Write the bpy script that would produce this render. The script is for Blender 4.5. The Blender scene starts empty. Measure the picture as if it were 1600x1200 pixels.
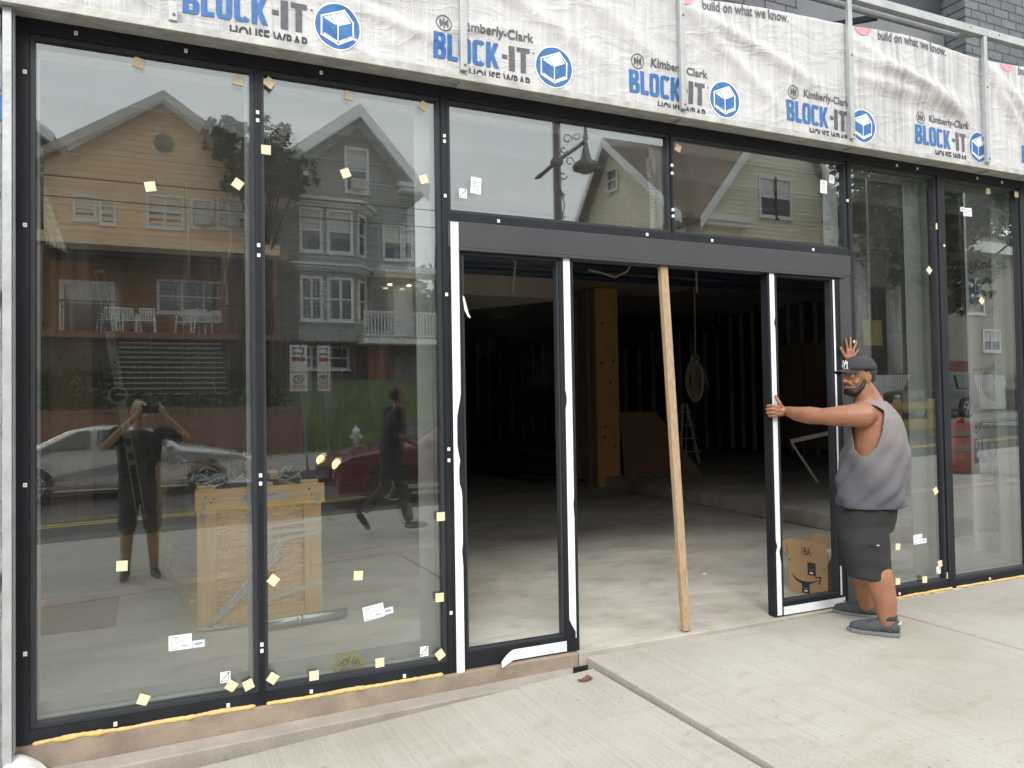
import bpy, bmesh, math, random
from mathutils import Vector, Matrix, noise as mnoise
random.seed(7)
S = bpy.context.scene
COL = S.collection
rad = math.radians

# ---------------------------------------------------------------- camera
cam_d = bpy.data.cameras.new('camera'); cam = bpy.data.objects.new('camera', cam_d); COL.objects.link(cam)
cam_d.sensor_fit = 'HORIZONTAL'; cam_d.sensor_width = 36.0; cam_d.lens = 1223.0/1600*36
cam_d.clip_start = 0.03; cam_d.clip_end = 600
def _cd(x, y): return Vector(((x-800)/1223.0, (600-y)/1223.0, -1.0))
_X = _cd(3448, 588).normalized(); _Y = _cd(235, 640); _Y = (_Y - _X*_X.dot(_Y)).normalized(); _Z = _X.cross(_Y)
M = Matrix((_X, _Y, _Z)).to_4x4(); M.translation = Vector((0, -4.0, 1.6)); cam.matrix_world = M
S.camera = cam

# ---------------------------------------------------------------- light: overcast sky and a soft sun
W = bpy.data.worlds.new('World'); S.world = W; W.use_nodes = True
nt = W.node_tree; nt.nodes.clear()
def wn(t): return nt.nodes.new(t)
sky = wn('ShaderNodeTexSky'); sky.sky_type = 'NISHITA'; sky.sun_disc = False
SUN_EL, SUN_AZ = 36, 204     # azimuth clockwise from +Y: behind the camera
sky.sun_elevation = rad(SUN_EL); sky.sun_rotation = rad(SUN_AZ); sky.dust_density = 3.0; sky.air_density = 1.0
hs = wn('ShaderNodeHueSaturation'); hs.inputs['Saturation'].default_value = 0.22
nt.links.new(sky.outputs[0], hs.inputs['Color'])
tc = wn('ShaderNodeTexCoord'); mp = wn('ShaderNodeMapping'); mp.inputs['Scale'].default_value = (1.0, 1.0, 3.2)
nt.links.new(tc.outputs['Generated'], mp.inputs['Vector'])
nz = wn('ShaderNodeTexNoise'); nz.inputs['Scale'].default_value = 2.2; nz.inputs['Detail'].default_value = 5.0; nz.inputs['Roughness'].default_value = 0.55
nt.links.new(mp.outputs[0], nz.inputs['Vector'])
cr = wn('ShaderNodeValToRGB'); cr.color_ramp.elements[0].position = 0.3; cr.color_ramp.elements[0].color = (13.0, 13.6, 14.2, 1)
cr.color_ramp.elements[1].position = 0.7; cr.color_ramp.elements[1].color = (17.0, 17.3, 17.6, 1)
nt.links.new(nz.outputs['Fac'], cr.inputs['Fac'])
mx = wn('ShaderNodeMix'); mx.data_type = 'RGBA'; mx.inputs['Factor'].default_value = 0.85
mnv = wn('ShaderNodeVectorMath'); mnv.operation = 'MINIMUM'; mnv.inputs[1].default_value = (16, 16, 16); nt.links.new(hs.outputs[0], mnv.inputs[0])
nt.links.new(mnv.outputs[0], mx.inputs['A']); nt.links.new(cr.outputs[0], mx.inputs['B'])
sx_ = wn('ShaderNodeSeparateXYZ'); nt.links.new(tc.outputs['Generated'], sx_.inputs[0])
mrz = wn('ShaderNodeMapRange'); mrz.inputs['From Min'].default_value = 0.0; mrz.inputs['From Max'].default_value = 0.9; mrz.inputs['To Min'].default_value = 0.98; mrz.inputs['To Max'].default_value = 1.22
nt.links.new(sx_.outputs['Z'], mrz.inputs['Value'])
vm = wn('ShaderNodeVectorMath'); vm.operation = 'SCALE'; nt.links.new(mx.outputs['Result'], vm.inputs[0]); nt.links.new(mrz.outputs[0], vm.inputs['Scale'])
bg = wn('ShaderNodeBackground'); bg.inputs['Strength'].default_value = 0.10
nt.links.new(vm.outputs[0], bg.inputs['Color'])
wo = wn('ShaderNodeOutputWorld'); nt.links.new(bg.outputs[0], wo.inputs['Surface'])
sun_d = bpy.data.lights.new('sun', 'SUN'); sun_d.energy = 1.5; sun_d.angle = rad(18); sun_d.color = (1.0, 0.97, 0.92)
sun = bpy.data.objects.new('sun', sun_d); COL.objects.link(sun)
_d = Vector((math.sin(rad(SUN_AZ))*math.cos(rad(SUN_EL)), math.cos(rad(SUN_AZ))*math.cos(rad(SUN_EL)), math.sin(rad(SUN_EL))))
sun.rotation_euler = _d.to_track_quat('Z', 'Y').to_euler(); sun.location = (0, -20, 30)
S.view_settings.view_transform = 'Standard'; S.view_settings.look = 'None'; S.view_settings.gamma = 1.0
S.view_settings.exposure = 0.55
S.render.engine = 'CYCLES'
cy = S.cycles; cy.use_denoising = True; cy.max_bounces = 12; cy.transparent_max_bounces = 24; cy.glossy_bounces = 4
cy.diffuse_bounces = 5; cy.transmission_bounces = 8; cy.caustics_reflective = False; cy.caustics_refractive = False
cy.sample_clamp_indirect = 6.0; cy.blur_glossy = 0.3

# ---------------------------------------------------------------- materials
MATS = {}
def mat(name, col, rough=0.6, metal=0.0, var=0.12, scale=6.0, stretch=(1,1,1), bump=0.0, bscale=None, col2=None, spec=0.5, detail=6.0, coat=0.0, emit=None, dist=0.0, contrast=(0.3,0.7)):
    if name in MATS: return MATS[name]
    m = bpy.data.materials.new(name); m.use_nodes = True; t = m.node_tree; b = t.nodes['Principled BSDF']
    b.inputs['Roughness'].default_value = rough; b.inputs['Metallic'].default_value = metal
    b.inputs['Specular IOR Level'].default_value = spec; b.inputs['Coat Weight'].default_value = coat
    c = t.nodes.new('ShaderNodeTexCoord'); mp = t.nodes.new('ShaderNodeMapping'); mp.inputs['Scale'].default_value = stretch
    t.links.new(c.outputs['Object'], mp.inputs['Vector'])
    n = t.nodes.new('ShaderNodeTexNoise'); n.inputs['Scale'].default_value = scale; n.inputs['Detail'].default_value = detail; n.inputs['Distortion'].default_value = dist
    n.inputs['Roughness'].default_value = 0.6
    t.links.new(mp.outputs[0], n.inputs['Vector'])
    r = t.nodes.new('ShaderNodeValToRGB'); r.color_ramp.elements[0].position = contrast[0]; r.color_ramp.elements[1].position = contrast[1]
    c2 = col2 or tuple(min(1, x*(1+var)) for x in col)
    c1 = col if col2 else tuple(x*(1-var) for x in col)
    r.color_ramp.elements[0].color = (*c1, 1); r.color_ramp.elements[1].color = (*c2, 1)
    t.links.new(n.outputs['Fac'], r.inputs['Fac']); t.links.new(r.outputs[0], b.inputs['Base Color'])
    if bump:
        n2 = t.nodes.new('ShaderNodeTexNoise'); n2.inputs['Scale'].default_value = bscale or scale*3; n2.inputs['Detail'].default_value = 5
        t.links.new(mp.outputs[0], n2.inputs['Vector'])
        bp = t.nodes.new('ShaderNodeBump'); bp.inputs['Strength'].default_value = bump; bp.inputs['Distance'].default_value = 0.02
        t.links.new(n2.outputs['Fac'], bp.inputs['Height']); t.links.new(bp.outputs[0], b.inputs['Normal'])
    if emit:
        b.inputs['Emission Color'].default_value = (*emit[0], 1); b.inputs['Emission Strength'].default_value = emit[1]
    MATS[name] = m; return m
def nodes_of(m): return m.node_tree, m.node_tree.nodes['Principled BSDF']

def glass_mat(name, tint, refl=2.0, rough=0.0, dust=0.0):
    m = bpy.data.materials.new(name); m.use_nodes = True; t = m.node_tree; t.nodes.clear()
    o = t.nodes.new('ShaderNodeOutputMaterial'); mixs = t.nodes.new('ShaderNodeMixShader')
    tr = t.nodes.new('ShaderNodeBsdfTransparent'); tr.inputs['Color'].default_value = (*tint, 1)
    gl = t.nodes.new('ShaderNodeBsdfGlossy'); gl.inputs['Roughness'].default_value = rough
    gl.inputs['Color'].default_value = (0.95, 1.0, 0.985, 1)
    fr = t.nodes.new('ShaderNodeFresnel'); fr.inputs['IOR'].default_value = 1.52
    mu = t.nodes.new('ShaderNodeMath'); mu.operation = 'MULTIPLY'; mu.use_clamp = True; mu.inputs[1].default_value = refl
    t.links.new(fr.outputs[0], mu.inputs[0]); t.links.new(mu.outputs[0], mixs.inputs[0])
    t.links.new(tr.outputs[0], mixs.inputs[1]); t.links.new(gl.outputs[0], mixs.inputs[2])
    if not dust: t.links.new(mixs.outputs[0], o.inputs['Surface']); return m
    c = t.nodes.new('ShaderNodeTexCoord'); acc = None      # a film of building dust, wiped in streaks
    for sc, st, lo, hi in ((1.6, (1.0, 1, 0.35), 0.42, 0.75), (9.0, (1.6, 1, 0.25), 0.55, 0.80), (60.0, (1, 1, 1), 0.66, 0.78)):
        mp = t.nodes.new('ShaderNodeMapping'); mp.inputs['Scale'].default_value = st; mp.inputs['Rotation'].default_value = (0, 0.3, 0); t.links.new(c.outputs['Object'], mp.inputs['Vector'])
        n = t.nodes.new('ShaderNodeTexNoise'); n.inputs['Scale'].default_value = sc; n.inputs['Detail'].default_value = 5; t.links.new(mp.outputs[0], n.inputs['Vector'])
        r = t.nodes.new('ShaderNodeMapRange'); r.inputs['From Min'].default_value = lo; r.inputs['From Max'].default_value = hi; r.inputs['To Max'].default_value = dust; t.links.new(n.outputs['Fac'], r.inputs['Value'])
        if acc is None: acc = r.outputs[0]
        else: ad = t.nodes.new('ShaderNodeMath'); ad.operation = 'ADD'; t.links.new(acc, ad.inputs[0]); t.links.new(r.outputs[0], ad.inputs[1]); acc = ad.outputs[0]
    ad = t.nodes.new('ShaderNodeMath'); ad.operation = 'ADD'; ad.inputs[1].default_value = dust*0.35; t.links.new(acc, ad.inputs[0])
    df = t.nodes.new('ShaderNodeBsdfDiffuse'); df.inputs['Color'].default_value = (0.62, 0.60, 0.57, 1); m2 = t.nodes.new('ShaderNodeMixShader')
    t.links.new(ad.outputs[0], m2.inputs[0]); t.links.new(mixs.outputs[0], m2.inputs[1]); t.links.new(df.outputs[0], m2.inputs[2]); t.links.new(m2.outputs[0], o.inputs['Surface'])
    return m
G_OUT = glass_mat('glass_outer', (0.97, 0.98, 0.968), 3.7, dust=0.026)
G_IN = glass_mat('glass_inner', (0.985, 0.99, 0.983), 1.4)
def clear_mat(name, tint):
    m = bpy.data.materials.new(name); m.use_nodes = True; t = m.node_tree; t.nodes.clear()
    o = t.nodes.new('ShaderNodeOutputMaterial'); tr = t.nodes.new('ShaderNodeBsdfTransparent'); tr.inputs['Color'].default_value = (*tint, 1)
    t.links.new(tr.outputs[0], o.inputs['Surface']); return m
G_DOOR = glass_mat('glass_door', (0.95, 0.955, 0.95), 0.06)
G_CLR = clear_mat('glass_back', (0.985, 0.99, 0.985))

black = mat('black_anodised', (0.013, 0.015, 0.019), 0.5, 0.0, 0.35, 5, spec=0.28, stretch=(1, 1, 0.3))
black2 = mat('black_recess', (0.010, 0.010, 0.012), 0.6)
bezel = mat('glazing_bezel', (0.034, 0.037, 0.043), 0.45, spec=0.3)
hdr_m = mat('charcoal_header', (0.043, 0.045, 0.048), 0.5, 0.0, 0.14, 2.5, bump=0.03, bscale=60)
film_w = mat('white_film', (0.78, 0.80, 0.82), 0.35, 0.0, 0.04, 8, bump=0.12, bscale=25)
galv = mat('galvanised', (0.40, 0.42, 0.42), 0.45, 0.25, 0.16, 7, bump=0.08, bscale=40)
galv_d = mat('galvanised_weathered', (0.44, 0.44, 0.41), 0.55, 0.15, 0.28, 9, bump=0.15, bscale=50)
liner_m = mat('liner_metal', (0.62, 0.66, 0.64), 0.45, 0.1, 0.06, 5)
foam_m = mat('yellow_foam', (0.62, 0.42, 0.16), 0.7, 0.0, 0.15, 25, bump=0.4, bscale=60)
white_p = mat('white_plastic', (0.8, 0.8, 0.8), 0.5)
cork_m = mat('cork_pad', (0.80, 0.66, 0.44), 0.85, 0.0, 0.12, 90, bump=0.25, bscale=160)
paper_m = mat('label_paper', (0.84, 0.85, 0.87), 0.6, 0.0, 0.03, 20)
ink_m = mat('label_ink', (0.06, 0.06, 0.07), 0.7)
blue_l = mat('label_blue', (0.36, 0.52, 0.72), 0.6)
inkb = mat('print_blue', (0.035, 0.135, 0.36), 0.6, 0.0, 0.25, 40)
inkg = mat('print_grey', (0.10, 0.10, 0.115), 0.6, 0.0, 0.3, 40)
inkk = mat('print_black', (0.035, 0.035, 0.04), 0.6, 0.0, 0.3, 40)
inkw = mat('print_white', (0.80, 0.80, 0.80), 0.5)
inkr = mat('print_red', (0.42, 0.05, 0.06), 0.6, 0.0, 0.2, 20)
inkp = mat('print_pink', (0.70, 0.30, 0.33), 0.6, 0.0, 0.2, 20)

# house wrap: off-white, faint vertical dirt runs
wrap_m = mat('house_wrap_film', (0.53, 0.522, 0.517), 0.5, 0.0, 0.17, 3.0, stretch=(9, 1, 0.35), bump=0.35, bscale=14, contrast=(0.25, 0.75))
t, b = nodes_of(wrap_m)   # sharp small creases and grey smears on top of the soft folds
c = [n for n in t.nodes if n.type == 'TEX_COORD'][0]; bp0 = [n for n in t.nodes if n.type == 'BUMP'][0]
mp = t.nodes.new('ShaderNodeMapping'); mp.inputs['Rotation'].default_value = (0, 0.5, 0); mp.inputs['Scale'].default_value = (2.2, 1, 5.5); t.links.new(c.outputs['Object'], mp.inputs['Vector'])
n1 = t.nodes.new('ShaderNodeTexNoise'); n1.inputs['Scale'].default_value = 1.3; n1.inputs['Detail'].default_value = 4; n1.inputs['Distortion'].default_value = 0.8; t.links.new(mp.outputs[0], n1.inputs['Vector'])
a1 = t.nodes.new('ShaderNodeMath'); a1.operation = 'SUBTRACT'; a1.inputs[1].default_value = 0.5; t.links.new(n1.outputs['Fac'], a1.inputs[0])
a2 = t.nodes.new('ShaderNodeMath'); a2.operation = 'ABSOLUTE'; t.links.new(a1.outputs[0], a2.inputs[0])
a3 = t.nodes.new('ShaderNodeMath'); a3.operation = 'POWER'; a3.inputs[1].default_value = 0.6; t.links.new(a2.outputs[0], a3.inputs[0])
bp1 = t.nodes.new('ShaderNodeBump'); bp1.inputs['Strength'].default_value = 0.36; bp1.inputs['Distance'].default_value = 0.035; bp1.invert = True
t.links.new(a3.outputs[0], bp1.inputs['Height']); t.links.new(bp0.outputs[0], bp1.inputs['Normal']); t.links.new(bp1.outputs[0], b.inputs['Normal'])
src = b.inputs['Base Color'].links[0].from_socket
mp = t.nodes.new('ShaderNodeMapping'); mp.inputs['Scale'].default_value = (26, 1, 0.9); t.links.new(c.outputs['Object'], mp.inputs['Vector'])
n2 = t.nodes.new('ShaderNodeTexNoise'); n2.inputs['Scale'].default_value = 1.0; n2.inputs['Detail'].default_value = 6; t.links.new(mp.outputs[0], n2.inputs['Vector'])
n3 = t.nodes.new('ShaderNodeTexNoise'); n3.inputs['Scale'].default_value = 0.9; n3.inputs['Detail'].default_value = 2; t.links.new(c.outputs['Object'], n3.inputs['Vector'])
mu = t.nodes.new('ShaderNodeMath'); mu.operation = 'MULTIPLY'; t.links.new(n2.outputs['Fac'], mu.inputs[0]); t.links.new(n3.outputs['Fac'], mu.inputs[1])
r = t.nodes.new('ShaderNodeValToRGB'); r.color_ramp.elements[0].position = 0.26; r.color_ramp.elements[1].position = 0.40; r.color_ramp.elements[0].color = (1, 1, 1, 1); r.color_ramp.elements[1].color = (0.66, 0.66, 0.67, 1); t.links.new(mu.outputs[0], r.inputs['Fac'])
m = t.nodes.new('ShaderNodeMix'); m.data_type = 'RGBA'; m.blend_type = 'MULTIPLY'; m.inputs['Factor'].default_value = 0.8; t.links.new(src, m.inputs['A']); t.links.new(r.outputs[0], m.inputs['B']); t.links.new(m.outputs['Result'], b.inputs['Base Color'])
# concrete pavement
def concrete(name, c1, c2, sc=1.3, broom=0.0, speck=0.5, rough=0.85):
    m = mat(name, c1, rough, 0, 0.1, sc, col2=c2, detail=9, contrast=(0.28, 0.72)); t, b = nodes_of(m)
    ramp = [n for n in t.nodes if n.type == 'VALTORGB'][0]
    c = [n for n in t.nodes if n.type == 'TEX_COORD'][0]
    n2 = t.nodes.new('ShaderNodeTexNoise'); n2.inputs['Scale'].default_value = 160; n2.inputs['Detail'].default_value = 4
    t.links.new(c.outputs['Object'], n2.inputs['Vector'])
    r2 = t.nodes.new('ShaderNodeValToRGB'); r2.color_ramp.elements[0].position = 0.3; r2.color_ramp.elements[1].position = 0.62
    r2.color_ramp.elements[0].color = (1-0.35*speck,)*3 + (1,); r2.color_ramp.elements[1].color = (1, 1, 1, 1)
    t.links.new(n2.outputs['Fac'], r2.inputs['Fac'])
    mm = t.nodes.new('ShaderNodeMix'); mm.data_type = 'RGBA'; mm.blend_type = 'MULTIPLY'; mm.inputs['Factor'].default_value = 1
    t.links.new(ramp.outputs[0], mm.inputs['A']); t.links.new(r2.outputs[0], mm.inputs['B'])
    last = mm
    # scattered darker spots
    v = t.nodes.new('ShaderNodeTexNoise'); v.inputs['Scale'].default_value = 34; v.inputs['Detail'].default_value = 3
    t.links.new(c.outputs['Object'], v.inputs['Vector'])
    r3 = t.nodes.new('ShaderNodeValToRGB'); r3.color_ramp.elements[0].position = 0.24; r3.color_ramp.elements[1].position = 0.31
    r3.color_ramp.elements[0].color = (0.62, 0.60, 0.57, 1); r3.color_ramp.elements[1].color = (1, 1, 1, 1)
    t.links.new(v.outputs['Fac'], r3.inputs['Fac'])
    m3 = t.nodes.new('ShaderNodeMix'); m3.data_type = 'RGBA'; m3.blend_type = 'MULTIPLY'; m3.inputs['Factor'].default_value = 0.8
    t.links.new(mm.outputs['Result'], m3.inputs['A']); t.links.new(r3.outputs[0], m3.inputs['B'])
    t.links.new(m3.outputs['Result'], b.inputs['Base Color'])
    add = t.nodes.new('ShaderNodeMath'); add.operation = 'ADD'
    t.links.new(n2.outputs['Fac'], add.inputs[0])
    if broom:
        mp = t.nodes.new('ShaderNodeMapping'); mp.inputs['Scale'].default_value = (95, 2.2, 1); t.links.new(c.outputs['Object'], mp.inputs['Vector'])
        n4 = t.nodes.new('ShaderNodeTexNoise'); n4.inputs['Scale'].default_value = 1.0; n4.inputs['Detail'].default_value = 3
        t.links.new(mp.outputs[0], n4.inputs['Vector'])
        mu = t.nodes.new('ShaderNodeMath'); mu.operation = 'MULTIPLY'; mu.inputs[1].default_value = broom
        t.links.new(n4.outputs['Fac'], mu.inputs[0]); t.links.new(mu.outputs[0], add.inputs[1])
    else: add.inputs[1].default_value = 0
    bp = t.nodes.new('ShaderNodeBump'); bp.inputs['Strength'].default_value = 0.35; bp.inputs['Distance'].default_value = 0.006
    t.links.new(add.outputs[0], bp.inputs['Height']); t.links.new(bp.outputs[0], b.inputs['Normal'])
    return m
pave_m = concrete('pavement_concrete', (0.375, 0.345, 0.295), (0.465, 0.438, 0.385), 0.9, broom=3.5)
t, b = nodes_of(pave_m)   # stains, pale cement smears, dark and rusty specks
src = b.inputs['Base Color'].links[0].from_socket; c = [n for n in t.nodes if n.type == 'TEX_COORD'][0]
def over(src, tex, lo, hi, c0, c1, fac, out='Fac', mode='MULTIPLY'):
    r = t.nodes.new('ShaderNodeValToRGB'); r.color_ramp.elements[0].position = lo; r.color_ramp.elements[1].position = hi; r.color_ramp.elements[0].color = (*c0, 1); r.color_ramp.elements[1].color = (*c1, 1); t.links.new(tex.outputs[out], r.inputs['Fac'])
    m = t.nodes.new('ShaderNodeMix'); m.data_type = 'RGBA'; m.blend_type = mode; m.inputs['Factor'].default_value = fac; t.links.new(src, m.inputs['A']); t.links.new(r.outputs[0], m.inputs['B']); return m.outputs['Result']
def tex(kind, sc, stretch=(1,1,1), rot=0.0, det=6, dist=0.5):
    mp = t.nodes.new('ShaderNodeMapping'); mp.inputs['Scale'].default_value = stretch; mp.inputs['Rotation'].default_value = (0, 0, rot); t.links.new(c.outputs['Object'], mp.inputs['Vector'])
    n = t.nodes.new(kind); n.inputs['Scale'].default_value = sc
    if kind == 'ShaderNodeTexNoise': n.inputs['Detail'].default_value = det; n.inputs['Distortion'].default_value = dist
    t.links.new(mp.outputs[0], n.inputs['Vector']); return n
src = over(src, tex('ShaderNodeTexNoise', 0.55, (1, 1.6, 1), 0.3, 8), 0.34, 0.56, (0.87, 0.855, 0.825), (1, 1, 1), 0.9)
src = over(src, tex('ShaderNodeTexNoise', 2.4, (1, 2, 1), -0.4, 9, 1.5), 0.30, 0.44, (0.90, 0.885, 0.855), (1, 1, 1), 0.9)
src = over(src, tex('ShaderNodeTexVoronoi', 9.0), 0.035, 0.075, (0.45, 0.38, 0.33), (1, 1, 1), 0.75, 'Distance')
src = over(src, tex('ShaderNodeTexVoronoi', 23.0), 0.05, 0.10, (0.62, 0.58, 0.54), (1, 1, 1), 0.7, 'Distance')
src = over(src, tex('ShaderNodeTexNoise', 0.8, (70, 1.4, 1), 0.0, 4, 0.2), 0.38, 0.60, (0.93, 0.925, 0.915), (1.0, 1.0, 1.0), 1.0)
t.links.new(src, b.inputs['Base Color'])
pave2_m = concrete('pavement_concrete_worn', (0.33, 0.31, 0.28), (0.41, 0.385, 0.35), 1.6, broom=0.8)
band_m = concrete('pavement_band', (0.43, 0.345, 0.30), (0.52, 0.43, 0.38), 2.0)
sill_m = concrete('sill_concrete', (0.20, 0.155, 0.12), (0.38, 0.305, 0.235), 4.5)
ledge_m = concrete('ledge_concrete', (0.26, 0.23, 0.195), (0.40, 0.355, 0.30), 4.0)
floor_m = concrete('slab_concrete', (0.50, 0.455, 0.39), (0.64, 0.61, 0.545), 1.1, rough=0.7)
t, b = nodes_of(floor_m)   # dusty smears and trodden dirt
src = b.inputs['Base Color'].links[0].from_socket; c = [n for n in t.nodes if n.type == 'TEX_COORD'][0]
for stretch, sc, lo, hi, colr, fac in (((0.8, 1.3, 1), 0.9, 0.34, 0.60, (0.58, 0.58, 0.57), 0.75), ((1.0, 1.8, 1), 2.2, 0.38, 0.50, (0.66, 0.67, 0.69), 0.5), ((1, 1, 1), 0.55, 0.40, 0.60, (0.90, 0.82, 0.75), 0.5)):
    mp = t.nodes.new('ShaderNodeMapping'); mp.inputs['Scale'].default_value = stretch; mp.inputs['Rotation'].default_value = (0, 0, 0.12); t.links.new(c.outputs['Object'], mp.inputs['Vector'])
    n = t.nodes.new('ShaderNodeTexNoise'); n.inputs['Scale'].default_value = sc; n.inputs['Detail'].default_value = 9; n.inputs['Roughness'].default_value = 0.65; n.inputs['Distortion'].default_value = 0.7; t.links.new(mp.outputs[0], n.inputs['Vector'])
    r = t.nodes.new('ShaderNodeValToRGB'); r.color_ramp.elements[0].position = lo; r.color_ramp.elements[1].position = hi; r.color_ramp.elements[0].color = (*colr, 1); r.color_ramp.elements[1].color = (1, 1, 1, 1); t.links.new(n.outputs['Fac'], r.inputs['Fac'])
    m = t.nodes.new('ShaderNodeMix'); m.data_type = 'RGBA'; m.blend_type = 'MULTIPLY'; m.inputs['Factor'].default_value = fac; t.links.new(src, m.inputs['A']); t.links.new(r.outputs[0], m.inputs['B']); src = m.outputs['Result']
t.links.new(src, b.inputs['Base Color'])
asphalt_m = concrete('asphalt', (0.045, 0.046, 0.048), (0.075, 0.075, 0.076), 1.5)
grass_m = mat('lawn_grass', (0.04, 0.062, 0.02), 0.9, 0, 0.3, 3.5, col2=(0.12, 0.15, 0.05), bump=1.0, bscale=60)
wood_pine = mat('pine_timber', (0.66, 0.39, 0.155), 0.7, 0, 0.2, 5, stretch=(9, 9, 0.6), col2=(0.82, 0.55, 0.26), dist=0.6, bump=0.1)
wood_pineh = mat('pine_timber_across', (0.68, 0.41, 0.165), 0.7, 0, 0.2, 5, stretch=(0.6, 9, 9), col2=(0.84, 0.58, 0.28), dist=0.6, bump=0.1)
plywood = mat('plywood_face', (0.56, 0.30, 0.11), 0.7, 0, 0.2, 3.5, stretch=(5, 5, 0.7), col2=(0.70, 0.42, 0.18), dist=1.2)
card_m = mat('cardboard', (0.42, 0.27, 0.15), 0.8, 0, 0.08, 3, bump=0.04, bscale=20)
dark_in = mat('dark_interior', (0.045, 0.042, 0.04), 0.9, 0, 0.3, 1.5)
# OSB: overlapping flakes
osb = mat('strand_board', (0.40, 0.25, 0.11), 0.75); t, b = nodes_of(osb)
c = [n for n in t.nodes if n.type == 'TEX_COORD'][0]
def flake(rot, sc):
    mp = t.nodes.new('ShaderNodeMapping'); mp.inputs['Rotation'].default_value = (0, rot, 0); mp.inputs['Scale'].default_value = sc
    t.links.new(c.outputs['Object'], mp.inputs['Vector'])
    v = t.nodes.new('ShaderNodeTexVoronoi'); v.inputs['Scale'].default_value = 1.0; t.links.new(mp.outputs[0], v.inputs['Vector'])
    return v
va, vb, vc = flake(0.35, (9, 9, 120)), flake(-0.5, (14, 14, 105)), flake(0.95, (10, 10, 130))
sel = t.nodes.new('ShaderNodeTexNoise'); sel.inputs['Scale'].default_value = 22; sel.inputs['Detail'].default_value = 6; sel.inputs['Distortion'].default_value = 1.5; t.links.new(c.outputs['Object'], sel.inputs['Vector'])
def pick(a, b_, lo, hi):
    r_ = t.nodes.new('ShaderNodeMapRange'); r_.inputs['From Min'].default_value = lo; r_.inputs['From Max'].default_value = hi; t.links.new(sel.outputs['Fac'], r_.inputs['Value'])
    m_ = t.nodes.new('ShaderNodeMix'); m_.data_type = 'RGBA'; t.links.new(r_.outputs[0], m_.inputs['Factor']); t.links.new(a, m_.inputs['A']); t.links.new(b_, m_.inputs['B']); return m_
mm = pick(pick(va.outputs['Color'], vb.outputs['Color'], 0.44, 0.47).outputs['Result'], vc.outputs['Color'], 0.54, 0.57)
bw = t.nodes.new('ShaderNodeRGBToBW'); t.links.new(mm.outputs['Result'], bw.inputs[0])
r = t.nodes.new('ShaderNodeValToRGB'); r.color_ramp.elements[0].position = 0.15; r.color_ramp.elements[1].position = 0.85
r.color_ramp.elements[0].color = (0.56, 0.31, 0.11, 1); r.color_ramp.elements[1].color = (0.88, 0.62, 0.31, 1)
t.links.new(bw.outputs[0], r.inputs[0]); t.links.new(r.outputs[0], b.inputs['Base Color'])
# painted dark brick
brick_m = mat('painted_brick', (0.06, 0.065, 0.075), 0.6); t, b = nodes_of(brick_m)
c = [n for n in t.nodes if n.type == 'TEX_COORD'][0]; ramp = [n for n in t.nodes if n.type == 'VALTORGB'][0]
mp = t.nodes.new('ShaderNodeMapping'); mp.inputs['Rotation'].default_value = (rad(90), 0, 0); t.links.new(c.outputs['Object'], mp.inputs['Vector'])
br = t.nodes.new('ShaderNodeTexBrick'); br.inputs['Scale'].default_value = 1.0; br.inputs['Brick Width'].default_value = 0.2; br.inputs['Row Height'].default_value = 0.078
br.inputs['Mortar Size'].default_value = 0.007; br.inputs['Color1'].default_value = (0.10, 0.108, 0.12, 1); br.inputs['Color2'].default_value = (0.14, 0.148, 0.16, 1); br.inputs['Mortar'].default_value = (0.035, 0.037, 0.042, 1)
t.links.new(mp.outputs[0], br.inputs['Vector'])
nb = t.nodes.new('ShaderNodeTexNoise'); nb.inputs['Scale'].default_value = 14; nb.inputs['Detail'].default_value = 8; t.links.new(c.outputs['Object'], nb.inputs['Vector'])
mb_ = t.nodes.new('ShaderNodeMath'); mb_.operation = 'MULTIPLY_ADD'; mb_.inputs[1].default_value = -1.0; t.links.new(br.outputs['Fac'], mb_.inputs[0]); t.links.new(nb.outputs['Fac'], mb_.inputs[2])
bp = t.nodes.new('ShaderNodeBump'); bp.inputs['Strength'].default_value = 1.0; bp.inputs['Distance'].default_value = 0.012
t.links.new(mb_.outputs[0], bp.inputs['Height']); t.links.new(bp.outputs[0], b.inputs['Normal']); t.links.new(br.outputs['Color'], b.inputs['Base Color'])

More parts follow.
